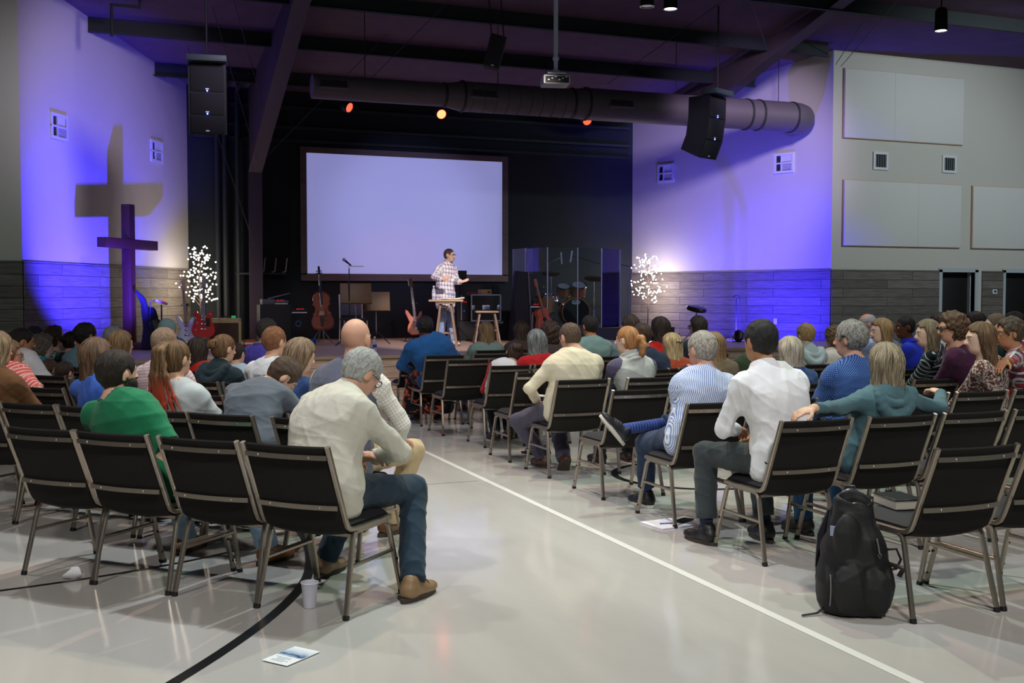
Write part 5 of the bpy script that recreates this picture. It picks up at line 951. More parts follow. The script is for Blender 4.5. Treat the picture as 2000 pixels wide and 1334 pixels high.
# ------------------------------------------------------------------ chairs (x, y, turn, label)
CH = [
    (1.143, 5.583, -0.7854, 'black padded stacking chair with metal frame under the man in the beige fleece'),
    (0.351, 6.375, -0.7854, 'black padded stacking chair with metal frame under the man in the green t-shirt'),
    (0.994, 7.118, -0.7854, 'black padded stacking chair with metal frame under the bent young man in dark grey'),
    (1.454, 6.658, -0.7854, 'black padded stacking chair with metal frame under the bald man in the slate grey vest'),
    (0.641, 7.471, -0.7854, 'black padded stacking chair with metal frame under the woman with the red-ended ponytail'),
    (0.223, 7.888, -0.7854, 'black padded stacking chair with metal frame under the woman in the blue t-shirt'),
    (-0.540, 8.652, -0.7854, 'black padded stacking chair with metal frame under the woman in the brown top'),
    (1.355, 8.143, -0.7854, 'black padded stacking chair with metal frame under the woman with tousled streaked hair'),
    (0.605, 8.892, -0.7854, 'black padded stacking chair with metal frame under the man in the pale pink shirt'),
    (-0.498, 9.996, -0.7854, 'black padded stacking chair with metal frame under the woman in the coral top'),
    (1.468, 9.416, -0.7854, 'black padded stacking chair with metal frame under the man in the white polo'),
    (1.072, 9.812, -0.7854, 'black padded stacking chair with metal frame under the woman in the dark navy hoodie'),
    (0.280, 10.604, -0.7854, 'black padded stacking chair with metal frame under the woman with the white headband'),
    (-0.512, 11.396, -0.7854, 'black padded stacking chair with metal frame under the dark-haired man in white polo'),
    (-0.144, 11.028, -0.7854, 'black padded stacking chair with metal frame under the dark-haired small child'),
    (1.100, 11.169, -0.7854, 'black padded stacking chair with metal frame under the long-dark-haired woman in red at left'),
    (1.383, 10.887, -0.7854, 'black padded stacking chair with metal frame under the child in the pale shirt'),
    (-0.059, 12.329, -0.7854, 'black padded stacking chair with metal frame under the man in the grey-blue collared shirt'),
    (-0.484, 12.753, -0.7854, 'black padded stacking chair with metal frame under the woman in the turquoise t-shirt'),
    (1.086, 12.569, -0.7854, 'black padded stacking chair with metal frame under the person in the pale cap'),
    (0.223, 12.046, -0.7854, 'black padded stacking chair with metal frame under the grey-haired person behind the headband woman'),
    (1.793, 11.862, -0.7854, 'black padded stacking chair with metal frame under the man in the violet shirt'),
    (-0.498, 14.153, -0.7854, 'black padded stacking chair with metal frame under the woman with glasses in profile at left'),
    (-0.187, 13.842, -0.7854, 'black padded stacking chair with metal frame under the girl with the pale hair band'),
    (-0.470, 15.511, -0.7854, 'black padded stacking chair with metal frame under the hidden dark-haired person'),
    (3.973, 5.620, 0.0000, 'black padded stacking chair with metal frame under the man in the white dress shirt'),
    (4.605, 5.620, 0.0000, 'black padded stacking chair with metal frame under the woman in the teal-grey hoodie'),
    (4.002, 6.730, 0.0000, 'black padded stacking chair with metal frame under the man in the blue striped shirt'),
    (5.383, 6.730, 0.0000, 'black padded stacking chair with metal frame under the man in the navy dotted shirt'),
    (5.616, 7.830, 0.0000, 'black padded stacking chair with metal frame under the woman with the blonde-grey bob'),
    (3.990, 8.900, 0.0000, 'black padded stacking chair with metal frame under the man in the cream shirt'),
    (4.677, 8.900, 0.0000, 'black padded stacking chair with metal frame under the woman with the ginger ponytail'),
    (5.588, 8.900, 0.0000, 'black padded stacking chair with metal frame under the woman hidden behind the striped shirt'),
    (5.875, 8.900, 0.0000, 'black padded stacking chair with metal frame under the person in the dark green sweater'),
    (5.247, 9.860, 0.0000, 'black padded stacking chair with metal frame under the man in the navy jacket'),
    (5.630, 9.860, 0.0000, 'black padded stacking chair with metal frame under the blonde girl in the rust top'),
    (7.278, 9.860, 0.0000, 'black padded stacking chair with metal frame under the boy in the pale blue-grey hoodie'),
    (7.591, 9.860, 0.0000, 'black padded stacking chair with metal frame under the woman in the cream sweater'),
    (4.106, 10.890, 0.0000, 'black padded stacking chair with metal frame under the slumped girl in red and white'),
    (4.554, 10.890, 0.0000, 'black padded stacking chair with metal frame under the grey-haired woman in red'),
    (6.037, 10.890, 0.0000, 'black padded stacking chair with metal frame under the dark wavy-haired woman in bright red'),
    (5.667, 11.980, 0.0000, 'black padded stacking chair with metal frame under the man in the sage green shirt'),
    (5.148, 11.980, 0.0000, 'black padded stacking chair with metal frame under the woman with dark brown curls'),
    (6.186, 11.980, 0.0000, 'black padded stacking chair with metal frame under the woman behind the navy jacket man'),
    (7.195, 11.980, 0.0000, 'black padded stacking chair with metal frame under the dark-haired woman with glasses'),
    (4.013, 12.930, 0.0000, 'black padded stacking chair with metal frame under the woman in the denim jacket'),
    (5.005, 13.900, 0.0000, 'black padded stacking chair with metal frame under the woman in the sage t-shirt'),
    (5.502, 13.900, 0.0000, 'black padded stacking chair with metal frame under the long-dark-haired woman by the guitar'),
    (8.888, 10.683, 0.6109, 'black padded stacking chair with metal frame under the older man in the pale blue shirt'),
    (7.975, 9.324, 0.6109, 'black padded stacking chair with metal frame under the woman with blonde streaked hair'),
    (8.778, 9.868, 0.6109, 'black padded stacking chair with metal frame under the man in the bright blue polo'),
    (7.711, 8.355, 0.6109, 'black padded stacking chair with metal frame under the woman in the striped top'),
    (7.404, 7.725, 0.6109, 'black padded stacking chair with metal frame under the woman in the plum sweater'),
    (9.255, 9.897, 0.6109, 'black padded stacking chair with metal frame under the person between striped top and plum sweater'),
    (6.869, 6.861, 0.5236, 'black padded stacking chair with metal frame under the woman in the patterned top'),
    (9.111, 9.203, 0.6109, 'black padded stacking chair with metal frame under the woman with the top bun'),
    (8.666, 8.412, 0.6109, 'black padded stacking chair with metal frame under the young man in the dark green t-shirt'),
    (7.814, 7.350, 0.5236, 'black padded stacking chair with metal frame under the man in the plaid shirt'),
    (8.308, 7.830, 0.0000, 'black padded stacking chair with metal frame under the woman in the red sweater'),
    (10.116, 9.561, 0.6109, 'black padded stacking chair with metal frame under the person in the far right corner'),
    (4.002, 4.410, 0.0000, 'empty black stacking chair with thick book on its seat, nearest on the right'),
    (4.582, 4.410, 0.0000, 'black stacking chair cut off by the right edge beside the book chair'),
    (5.179, 5.620, 0.0000, 'empty black stacking chair right of the teal-grey hoodie woman'),
    (5.759, 5.620, 0.0000, "empty black stacking chair at right edge in the hoodie woman's row"),
    (4.558, 6.730, 0.0000, 'empty black stacking chair between the striped and dotted shirt men'),
    (5.759, 6.730, 0.0000, "empty black stacking chair just right of the hoodie woman's shoulder, one row ahead"),
    (6.339, 6.730, 0.0000, "empty black stacking chair below the red sweater woman's hand"),
    (6.919, 6.730, 0.0000, 'black stacking chair at right edge behind the red sweater woman'),
    (3.990, 7.830, 0.0000, "empty aisle chair holding the striped-shirt man's raised foot over its seat"),
    (6.919, 7.830, 0.0000, "empty black stacking chair two rows ahead of the hoodie woman's right elbow"),
    (7.499, 7.830, 0.0000, 'empty black stacking chair next left of the red sweater woman'),
    (7.528, 8.900, 0.0000, "empty black stacking chair in front of the patterned top woman's left side"),
    (8.108, 8.900, 0.0000, "empty black stacking chair under the plaid man's hanging hand"),
    (3.990, 9.860, 0.0000, 'empty aisle chair just ahead of the cream shirt man'),
    (3.990, 13.900, 0.0000, 'black stacking chair just showing left of the denim jacket woman'),
    (3.990, 11.980, 0.0000, "empty aisle chair directly behind the denim jacket woman's right side"),
    (4.628, 12.930, 0.0000, 'empty black stacking chair right of the denim jacket woman'),
    (0.761, 5.965, -0.7854, 'empty black stacking chair, second from the aisle in the nearest left row'),
    (-0.017, 6.743, -0.7854, 'empty black stacking chair at left edge in the nearest left row'),
    (-0.151, 8.263, -0.7854, 'empty black stacking chair between the brown top and blue t-shirt women'),
    (0.973, 8.525, -0.7854, 'empty black stacking chair ahead of the bent young man in dark grey'),
    (-0.130, 9.628, -0.7854, 'empty black stacking chair behind the dark-haired small child')]
# ------------------------------------------------------------------ stacking chairs
M_fab = mat('chair_black_fabric', '#1f1d1b', .95, noise=.25, nscale=140, bump=.25, bscale=420, spec=.25)
M_seatv = mat('chair_seat_fabric', '#1c1c22', .8, noise=.2, nscale=120, bump=.2, bscale=380)
M_ct = mat('chair_tube_metal', '#a0968a', .3, .85, noise=.1, nscale=40)
M_cap = mat('chair_foot_plastic', '#131314', .6)
def chair_parts(root):
    sq = [(1, .6), (.6, 1), (-.6, 1), (-1, .6), (-1, -.6), (-.6, -1), (.6, -1), (1, -.6)]
    def bow(u): return -.028 * (1 - u * u)
    # seat
    mb = MB(); n, m = 10, 9; top = []; 
    def seat_z(u, v): e = max(abs(u), abs(v)); return .485 - .03 * max(0, (abs(u) - .75) / .25) ** 2 - .035 * max(0, (v - .7) / .3) ** 2 - .012 * max(0, (-v - .8) / .2) ** 2
    for i in range(n + 1):
        for j in range(m + 1):
            u = -1 + 2 * i / n; v = -1 + 2 * j / m; top.append((.232 * u, .025 + .225 * v, seat_z(u, v)))
    bot = [(x * .985, y * .985 + .0005, .427) for x, y, z in top]; N = len(top)
    fs = [(i * (m + 1) + j, (i + 1) * (m + 1) + j, (i + 1) * (m + 1) + j + 1, i * (m + 1) + j + 1) for i in range(n) for j in range(m)]
    fs += [tuple(N + k for k in f[::-1]) for f in fs]
    per = [i * (m + 1) for i in range(n + 1)] + [n * (m + 1) + j for j in range(1, m + 1)] + [i * (m + 1) + m for i in range(n - 1, -1, -1)] + [j for j in range(m - 1, 0, -1)]
    fs += [(per[k], N + per[k], N + per[(k + 1) % len(per)], per[(k + 1) % len(per)]) for k in range(len(per))]
    mb.add(top + bot, fs); part('seat', mb, M_seatv, root, ang=60)
    # backrest: bowed padded panel that rolls under at the bottom
    mb = MB(); n = 10; prof = [(.10, .413), (-.10, .408), (-.185, .415), (-.222, .44), (-.247, .49), (-.285, .60), (-.325, .71), (-.36, .81), (-.38, .868), (-.372, .876), (-.345, .87), (-.33, .83), (-.295, .72), (-.25, .60), (-.215, .51), (-.195, .468), (-.15, .45), (.10, .44)]
    vs = []
    for i in range(n + 1):
        u = -1 + 2 * i / n
        for (y, z) in prof:
            f = min(1, max(0, (z - .41) / .1)); vs.append((.236 * u, y + bow(u) * (f if z > .42 else .6 * f), z - .022 * (1 - u * u) * (1 if z < .45 and y < -.05 else 0)))
    k = len(prof); fs = [(i * k + j, (i + 1) * k + j, (i + 1) * k + (j + 1) % k, i * k + (j + 1) % k) for i in range(n) for j in range(k)] + [tuple(range(k))[::-1], tuple(n * k + j for j in range(k))]
    mb.add(vs, fs); part('backrest', mb, M_fab, root, ang=50)
    for sx in (-1, 1):
        x = .25 * sx
        part('upright', MB().tube([(x, .2, .432), (x, -.14, .432), (x, -.185, .437), (x, -.213, .455), (x, -.232, .49), (x, -.39, .878)], .0125, sec=sq), M_ct, root)
    for z, y in ((.822, -.378), (.560, -.285)):
        mb = MB(); pts = [(.24 * u, y + bow(u) - .004, z) for u in [-1 + i / 6 for i in range(13)]]
        mb.tube(pts, 1, sec=[(.012, .004), (-.012, .004), (-.012, -.004), (.012, -.004)], up=(0, 0, 1)); o = part('crossbar', mb, M_ct, root)
        sc_ = MB()
        for u in (-.62, .62): sc_.ball((.24 * u, y + bow(u) - .009, z), (.006, .003, .006), 8, 5)
        part('screw', sc_, mat('screw_steel', '#c8c6c0', .3, 1.0), o)
    part('crossbar', MB().tube([(-.245, -.15, .40), (.245, -.15, .40)], .011, sec=sq), M_ct, root)
    for sx in (-1, 1):
        x = .25 * sx; xo = .268 * sx
        leg = part('leg', MB().tube([(xo, -.262, .012), (x, -.17, .375), (x, -.155, .408), (x, -.125, .42), (x, .12, .42), (x, .16, .412), (x, .185, .385), (xo, .288, .012)], .0125, sec=sq), M_ct, root, 'bent metal leg loop, front and rear leg of one side')
        part('foot_cap', MB().tube([(xo, -.265, 0), (xo, -.259, .022)], .0145, sec=sq), M_cap, leg); part('foot_cap', MB().tube([(xo, .291, 0), (xo, .285, .022)], .0145, sec=sq), M_cap, leg)
        part('stretcher', MB().tube([(x + sx * .007, -.205, .25), (x + sx * .007, .226, .25)], .009, sec=sq), M_ct, root)
        bt = MB(); bt.tube([(x + sx * .002, .232, .2), (x + sx * .03, .232, .2)], .007, 8); bt.tube([(x + sx * .008, .268, .07), (x + sx * .03, .268, .07)], .007, 8); part('ganging_pin', bt, M_cap, leg)
proto = None; used = False
proto = thing('stacking_chair', '', 'chair', (0, 0, 0), 0, 'black stacking chairs of the audience'); chair_parts(proto)
for i, (x, y, a, lb) in enumerate(CH):
    o = proto if i == 0 else copy_tree(proto)
    o.location = (x, y, 0); o.rotation_euler = (0, 0, a); o['label'] = lb
# ------------------------------------------------------------------ things on the floor and on chairs near the camera
def text_on(root, s, size, col, loc, rot, name='lettering', ext=.0005, mt=None, align='CENTER'):
    cu = bpy.data.curves.new(name, 'FONT'); cu.body = s; cu.size = size; cu.align_x = align; cu.align_y = 'CENTER'; cu.extrude = ext
    tmp = bpy.data.objects.new('tmp', cu); C.objects.link(tmp); dg = bpy.context.evaluated_depsgraph_get(); dg.update(); me = bpy.data.meshes.new_from_object(tmp.evaluated_get(dg)); bpy.data.objects.remove(tmp)
    me.name = name; me.materials.clear(); me.materials.append(mt or mat('lettering_' + col, col, .6)); o = link(name, me, root); o.location = loc; o.rotation_euler = rot; return o
M_paper = mat('paper', '#eceef0', .7)
# brochure
t = thing('brochure', 'small blue and white brochure lying on the aisle floor in front', 'brochure', (.80, 4.76, .004), R(-52))
part('page', MB().rbox((0, 0, .0015), (.148, .215, .003), .0008, 1), M_paper, t)
def bro():
    m = bpy.data.materials.new('brochure_photo'); m.use_nodes = True; nt = m.node_tree; b = nt.nodes['Principled BSDF']; tc = nt.nodes.new('ShaderNodeTexCoord'); sp = nt.nodes.new('ShaderNodeSeparateXYZ'); nt.links.new(tc.outputs['Object'], sp.inputs[0])
    n = nt.nodes.new('ShaderNodeTexNoise'); n.inputs['Scale'].default_value = 30; nt.links.new(tc.outputs['Object'], n.inputs['Vector'])
    a = mth(nt, 'ADD', mth(nt, 'MULTIPLY', sp.outputs[1], 11.0), mth(nt, 'MULTIPLY', n.outputs['Fac'], .5)); cr = nt.nodes.new('ShaderNodeValToRGB'); e = cr.color_ramp.elements; e[0].position = 0; e[0].color = S2L('#dfe7f0'); e[1].position = 1; e[1].color = S2L('#e8edf2')
    for p, c_ in ((.2, '#9fb4cc'), (.3, '#2d4668'), (.42, '#6f8db3'), (.7, '#c3d2e4')): q = e.new(p); q.color = S2L(c_)
    nt.links.new(a, cr.inputs['Fac']); nt.links.new(cr.outputs['Color'], b.inputs['Base Color']); b.inputs['Roughness'].default_value = .35; return m
part('photo_panel', MB().box((0, .035, .0034), (.142, .1, .0008)), bro(), t, 'blue landscape photo panel')
ln = MB()
for k in range(5): ln.box((-.01 + .01 * (k % 2), -.035 - .012 * k, .0034), (.09 - .02 * (k % 3), .003, .0008))
part('text_line', ln, mat('grey_print', '#8c98a6', .7), t)
# cup
def cupmat():
    m = mat('frosted_plastic', '#dfe0ee', .45, alpha=.72); return m
t = thing('plastic_cup', 'frosted plastic cup on the floor under the nearest aisle chair', 'cup', (.0, 0, 0)); t.location = (1.02, 5.49, 0)
part('cup_body', MB().lathe([(.0, .002), (.03, .002), (.034, .03), (.043, .128), (.046, .132), (.043, .134), (.0405, .128), (.032, .03), (.028, .006), (.0, .006)], 24), cupmat(), t)
part('rim', MB().lathe([(.043, .129), (.0468, .13), (.0468, .135), (.043, .136), (.043, .129)], 24, cap=False), mat('cup_rim', '#e8e8f2', .4), t)
# crumpled tissue
V0 = MB().ball((0, 0, .028), (.055, .035, .028), 16, 10)
V0.v = [(x * (1 + .35 * math.sin(40 * z + 9 * x * 10)), y * (1 + .4 * math.sin(60 * x)), max(.001, z * (1 + .4 * math.sin(70 * y + 3)))) for x, y, z in V0.v]
solid('crumpled_tissue', V0, M_paper, 'crumpled white tissue on the floor by a left chair leg', 'tissue', (-.12, 6.55, 0), .4)
# notebook, phone and pen
t = thing('notebook', 'open white notebook on the floor under the striped-shirt man\'s chair', 'notebook', (3.80, 6.60, 0), R(8))
part('page', MB().rbox((-.1, 0, .006), (.2, .26, .01), .002, 1).rbox((.1, 0, .006), (.2, .26, .01), .002, 1), M_paper, t); part('cover', MB().rbox((0, 0, .0008), (.41, .27, .0016), .0005, 1), mat('notebook_cover', '#b9a7d6', .6), t)
t = thing('phone', 'black phone lying on the open white notebook', 'phone', (3.88, 6.60, .012), R(28)); part('phone_case', MB().rbox((0, 0, .006), (.15, .08, .011), .004), mat('phone_black', '#121315', .25), t); part('screen', MB().box((0, 0, .0119), (.135, .07, .0006)), mat('phone_screen', '#1b2026', .08), t)
t = thing('pen', 'blue and purple pen on the open notebook beside the phone', 'pen', (3.74, 6.56, .016), R(-10)); part('barrel', MB().tube([(-.05, 0, 0), (.055, 0, 0)], .0045), mat('pen_purple', '#8a4fb8', .4), t); part('pen_cap', MB().tube([(-.07, 0, 0), (-.045, 0, 0)], .0055), mat('pen_blue', '#3a7fc0', .4), t)
# strappy sandal pair under an aisle chair
for k, (x, y, lb) in enumerate([(4.13, 10.05, 'dark strappy sandal on the floor under an aisle chair, left of the pair'), (4.3, 10.1, 'dark strappy sandal on the floor under an aisle chair, right of the pair')]):
    t = thing('sandal', lb, 'sandal', (x, y, 0), R(20 - 30 * k), 'sandals under the aisle chair')
    part('sole', MB().rbox((0, 0, .012), (.08, .24, .022), .009), mat('sandal_sole', '#3a2620', .7), t); st = MB()
    for yy, hh in ((.05, .05), (-.06, .075)): st.tube([(-.04, yy, .02), (-.03, yy, hh), (0, yy, hh + .012), (.03, yy, hh), (.04, yy, .02)], .006, 6)
    part('strap', st, mat('sandal_strap', '#2a1c18', .5), t)
# book on the near right chair, sheet of paper on another
t = thing('thick_book', 'thick black bible lying on the nearest right chair seat', 'book', (3.99, 4.56, .486), R(-10))
part('cover', MB().rbox((0, 0, .004), (.165, .235, .006), .002, 1).rbox((0, 0, .054), (.165, .235, .006), .002, 1).rbox((.08, 0, .029), (.006, .235, .054), .002, 1), mat('black_leather_cover', '#16181c', .4), t)
part('page_block', MB().box((-.004, 0, .029), (.15, .222, .045)), mat('page_edges', '#b9b4a8', .8, noise=.2, nscale=200, stretch=(1, 1, 40)), t)
t = thing('open_book', 'open book with white pages in the cream shirt man\'s lap', 'book', (3.98, 9.22, .66), R(10))
for sx in (-1, 1): part('page', MB().rbox((sx * .075, 0, .012), (.15, .21, .018), .004, 1, Matrix.Rotation(-sx * .14, 3, 'Y')), M_paper, t)
part('cover', MB().rbox((0, 0, -.004), (.31, .225, .006), .002, 1), mat('black_leather_cover'), t)
# backpack, sculpted
def backpack(loc, rz):
    t = thing('backpack', 'black backpack with open top standing on the aisle floor', 'backpack', loc, rz)
    h = .006; v = Vol((-.25, -.22, -.01), (.25, .24, .66), h)
    v.put(Slab((0, 0, .06), (0, .015, .32), (1, 0, 0), .165, .15, .115, .105), .05); v.put(Slab((0, .02, .30), (-.005, .03, .55), (1, 0, 0), .145, .098, .105, .075), .05)
    v.put(Ell((-.045, -.105, .15), (.095, .05, .135)), .02); v.put(Ell((.085, -.10, .13), (.075, .045, .12)), .02); v.put(Ell((-.155, .0, .15), (.04, .085, .13)), .03); v.put(Ell((.155, 0, .14), (.04, .085, .12)), .03)
    v.put(Ell((-.06, -.07, .40), (.07, .045, .12)), .02)
    # open mouth: a V-shaped gap between front flap and back panel
    v.put(Slab((.02, .0, .36), (.0, .01, .64), (1, 0, 0), .012, .085, .02, .052), .015, op='s'); v.put(Cap((.035, -.14, .30), (.04, -.15, .52), .012, .03), .02, op='s'); v.put(Cap((.02, -.16, .05), (.03, -.165, .25), .008, .008), .03, op='s')
    v.cut((0, 0, .004), (0, 0, -1.))
    V, F = v.nets(); N = vnorm(V, F); V = V + N * folds(V, 5, .012)[:, None]; V[:, 2] = np.maximum(V[:, 2], .002); o = link('bag_body', nmesh('bag_body', V, F, mat('backpack_nylon', '#0f1013', .6, noise=.35, nscale=9, bump=.3, bscale=260), {}), t)
    part('lining', MB().rbox((.0, .012, .40), (.12, .05, .02), .008), mat('bag_lining', '#7fa0b4', .5), t)
    rim = MB()
    for dy, r_, z0, hh in ((-.035, .098, .34, .22), (.075, .11, .36, .25)): rim.tube([(r_ * math.cos(a), dy + .015, z0 + hh * max(0, math.sin(a)) ** .8) for a in [PI * k / 16 for k in range(17)]], .009, 8)
    part('zip_rim', rim, mat('backpack_trim', '#33333d', .3), t)
    part('haul_loop', MB().tube([(-.03, .11, .58), (-.025, .125, .625), (.025, .125, .625), (.03, .11, .58)], .008), mat('backpack_trim'), t)
    part('zip', MB().tube([(-.145, -.095 - .02 * math.sin(k * .3), .06 + .016 * k) for k in range(11)], .0035, 6), mat('zip_grey', '#6d6f74', .5), t)
    part('zip_puller', MB().tube([(.085, -.085, .40), (.09, -.1, .36), (.095, -.1, .325)], .004, 6).tube([(.088, -.1, .32), (.098, -.1, .3), (.105, -.1, .32), (.095, -.1, .33)], .0025, 6), mat('zip_grey'), t)
    for sx in (-1, 1):
        s_ = MB(); s_.tube([(sx * .08, .115, .50), (sx * .12, .17, .36), (sx * .13, .165, .2), (sx * .12, .12, .07)], 1, sec=[(.03, .007), (-.03, .007), (-.03, -.007), (.03, -.007)], up=(1, 0, 0)); part('shoulder_strap', s_, mat('backpack_trim'), t)
    bk = MB(); bk.tube([(.16, .02, .32), (.205, -.01, .33), (.225, -.02, .28), (.2, -.03, .235), (.17, -.03, .23)], .007, 6); part('side_strap', bk, mat('backpack_trim'), t); part('side_buckle', MB().box((.225, -.035, .22), (.022, .01, .055), Matrix.Rotation(.5, 3, 'Y')), mat('backpack_trim'), t)
    part('logo_patch', MB().box((-.125, -.06, .43), (.028, .006, .05), Matrix.Rotation(-.7, 3, 'Z')), mat('patch_pale', '#9aa3c4', .6), t)
    part('strap_end', MB().tube([(-.16, -.03, .03), (-.2, -.06, .012), (-.28, -.09, .008)], .006, 6), mat('backpack_trim'), t)
    return t
backpack((3.58, 4.40, 0), R(-24))
# ------------------------------------------------------------------ stage
ZS = .7
M_stage = mat('stage_floor_wood', '#b89f86', .45, noise=.12, nscale=4, stretch=(1, 8, 1)); M_lip = mat('stage_lip_wood', '#b59a7c', .5, noise=.1, nscale=6); M_fas = mat_planks('stage_front_planks', '#d9bfaa', '#cfb39d', '#8a7464')
mb = MB(); pl = [(-1.2, 15.9), (14.0, 15.9), (XR0 - .1, YF - .15), (XR1 - .05, YB - .03), (XL1 + .05, YB - .03), (XL0 + .1, YF - .15)]
n = len(pl); mb.add([(x, y, ZS - .06) for x, y in pl] + [(x, y, ZS) for x, y in pl], [tuple(range(n))[::-1], tuple(range(n, 2 * n))] + [(i, (i + 1) % n, n + (i + 1) % n, n + i) for i in range(n)])
stg = tag(link('stage', mb.mesh('stage', M_stage)), 'low wooden stage platform across the front of the hall', 'stage')
f = MB().box((6.4, 15.95, .32), (15.1, .06, .64)); o = part('stage_front', f, M_fas, stg); quad_uv(o.data); part('stage_lip', MB().box((6.4, 15.89, ZS - .02), (15.2, .05, .045)), M_lip, stg)
rs = tag(link('drum_riser', MB().box((9.75, 20.95, ZS + .125), (3.1, 2.6, .25)).mesh('drum_riser', mat('riser_carpet', '#2c2a3c', .95, noise=.2, nscale=60))), 'low carpeted riser under the drum kit', 'riser')
part('riser_step', MB().box((10.6, 19.45, ZS + .065), (1.2, .36, .13)), mat('riser_carpet'), rs)
M_chr = mat('chrome', '#c9ccd2', .18, 1.0); M_blk = mat('black_metal', '#17181b', .45, .3); M_plas = mat('black_plastic', '#141518', .5); M_cloth_b = mat('speaker_grille', '#0b0d10', .85, noise=.4, nscale=220); M_gold = mat('gold_brown_desk', '#6d5438', .5, noise=.2, nscale=8)
def tripod(mb, x, y, z, spread=.3, h=.3, r=.009):
    for k in range(3):
        a = R(20 + 120 * k); mb.tube([(x, y, z + h), (x + spread * math.cos(a), y + spread * math.sin(a), z + .01)], r, 6)
# wooden cross
t = thing('wooden_cross', 'tall dark red wooden cross standing before the blue left wall', 'cross', (.575, 19.16, ZS), R(55))
M_cross = mat('cross_wood', '#4c1d12', .55, noise=.35, nscale=9, stretch=(6, 6, 1), bump=.3, bscale=40)
part('upright_beam', MB().rbox((0, 0, 1.215), (.16, .16, 2.43), .008), M_cross, t); part('cross_beam', MB().rbox((0, -.005, 1.77), (1.5, .17, .16), .008), M_cross, t)
part('foot', MB().rbox((0, 0, .06), (.7, .16, .12), .01).rbox((0, 0, .06), (.16, .7, .12), .01), M_cross, t)
# draped dark cloth leaning at the cross
v = Vol((-.5, -.3, 0), (.5, .3, 1.5), .016); v.put(Cap((-.3, 0, .98), (-.08, .0, .5), .03, .1), .08); v.put(Slab((.0, 0, .06), (-.12, 0, .62), (1, 0, 0), .25, .1, .12, .06), .1); v.cut((0, 0, .012), (0, 0, -1.)); V, F = v.nets()
V = V + vnorm(V, F) * (.018 * np.sin(V[:, 0] * 42 + V[:, 2] * 4))[:, None]
o = tag(link('draped_cloth', nmesh('draped_cloth', V, F, mat('drape_indigo', '#191724', .9, noise=.3, nscale=4), {})), 'dark indigo cloth draped against the foot of the wooden cross', 'cloth'); o.location = (.98, 19.0, ZS); o.rotation_euler = (0, 0, R(18))
# guitars: outline in XZ, neck up
def guitar(name, lb, loc, rz, lean, body, th, bm, neck_m, scale=1.0, head='strat', side=None, hollow=False, pick=None, roll=0):
    t = thing(name, lb, 'guitar', loc, 0); t.rotation_euler = (lean, roll, rz)
    part('body', MB().prism(body, th, (0, 0, 0), bev=.012), bm, t, ang=30)
    top = max(z for x, z in body) - .06
    part('neck', MB().tube([(0, -th / 2 - .004, top - .1), (0, -th / 2 - .004, top + .47)], [.028, .022], sec=[(.35, 1), (-.35, 1), (-.35, -1), (.35, -1)], up=(0, 1, 0)), neck_m, t)
    nk = top + .47
    hp = [(-.022, nk), (.022, nk), (.04, nk + .06), (.03, nk + .19), (-.025, nk + .18), (-.035, nk + .05)] if head == 'strat' else [(-.025, nk), (.025, nk), (.038, nk + .05), (.032, nk + .17), (-.032, nk + .17), (-.038, nk + .05)]
    part('headstock', MB().prism(hp, .018, (0, -th / 2, 0)), neck_m, t)
    pg = MB()
    for k in range(6 if head == 'strat' else 3): pg.ball((-.042, -th / 2, nk + .05 + .022 * k), (.012, .006, .008), 8, 5)
    if head != 'strat':
        for k in range(3): pg.ball((.042, -th / 2, nk + .06 + .035 * k), (.012, .006, .008), 8, 5)
    part('tuning_peg', pg, M_chr, t)
    fr = MB()
    for k in range(12): fr.box((0, -th / 2 - .014, top + .44 - .44 * (1 - 2 ** (-k / 12)) * 1.9), (.044, .003, .003))
    part('fret', fr, M_chr, t)
    st = MB()
    for k in range(5): st.tube([(-.016 + .008 * k, -th / 2 - .018, -.1), (-.012 + .006 * k, -th / 2 - .018, nk + .02)], .001, 4)
    part('string', st, M_chr, t)
    if pick: part('pickguard', MB().prism(pick, .004, (0, -th / 2 - .002, 0)), mat('pickguard_black', '#17181a', .3), t)
    if hollow: part('sound_hole', MB().lathe([(0, 0), (.048, 0)], 20, (0, -th / 2 - .003, .02), Matrix.Rotation(PI / 2, 3, 'X')), mat('hole_dark', '#1a0f0a', .9), t)
    else:
        pu = MB()
        for z in (.0, .07, .13): pu.rbox((0, -th / 2 - .004, z), (.075, .014, .022), .004)
        part('pickup', pu, M_chr, t)
    part('bridge', MB().rbox((0, -th / 2 - .006, -.09), (.08, .016, .03), .004), M_chr, t)
    return t
def mirror(half): return half + [(-x, z) for x, z in half[::-1] if abs(x) > 1e-4]
semi = [(.0, -.24), (.1, -.235), (.17, -.19), (.2, -.11), (.18, -.02), (.135, .04), (.125, .08), (.14, .13), (.165, .19), (.15, .235), (.11, .22), (.06, .15), (.03, .13), (0, .13)]
strat = [(0, -.2), (.1, -.19), (.16, -.12), (.15, -.03), (.11, .04), (.11, .1), (.145, .17), (.14, .215), (.1, .2), (.06, .13), (.03, .12), (-.03, .12), (-.07, .16), (-.12, .25), (-.155, .27), (-.165, .21), (-.13, .1), (-.11, .04), (-.15, -.03), (-.165, -.12), (-.1, -.19)]
acou = [(0, -.25), (.1, -.245), (.18, -.19), (.205, -.1), (.18, -.01), (.135, .05), (.13, .09), (.15, .15), (.145, .2), (.1, .235), (0, .245)]
M_mpl = mat('maple_neck', '#c99a66', .4); M_rose = mat('rosewood_neck', '#4a2f22', .5); M_greyneck = mat('pale_neck', '#a69a92', .4)
M_red = mat('red_lacquer', '#d4211c', .25, coat=.5)
g = guitar('electric_guitar', 'red semi-hollow electric guitar standing below the left glowing tree', (1.76, 19.0, ZS + .42), R(-14), R(-9), mirror(semi), .05, M_red, M_greyneck, head='gib', pick=[(.04, -.05), (.12, -.04), (.1, .1), (.04, .1)])
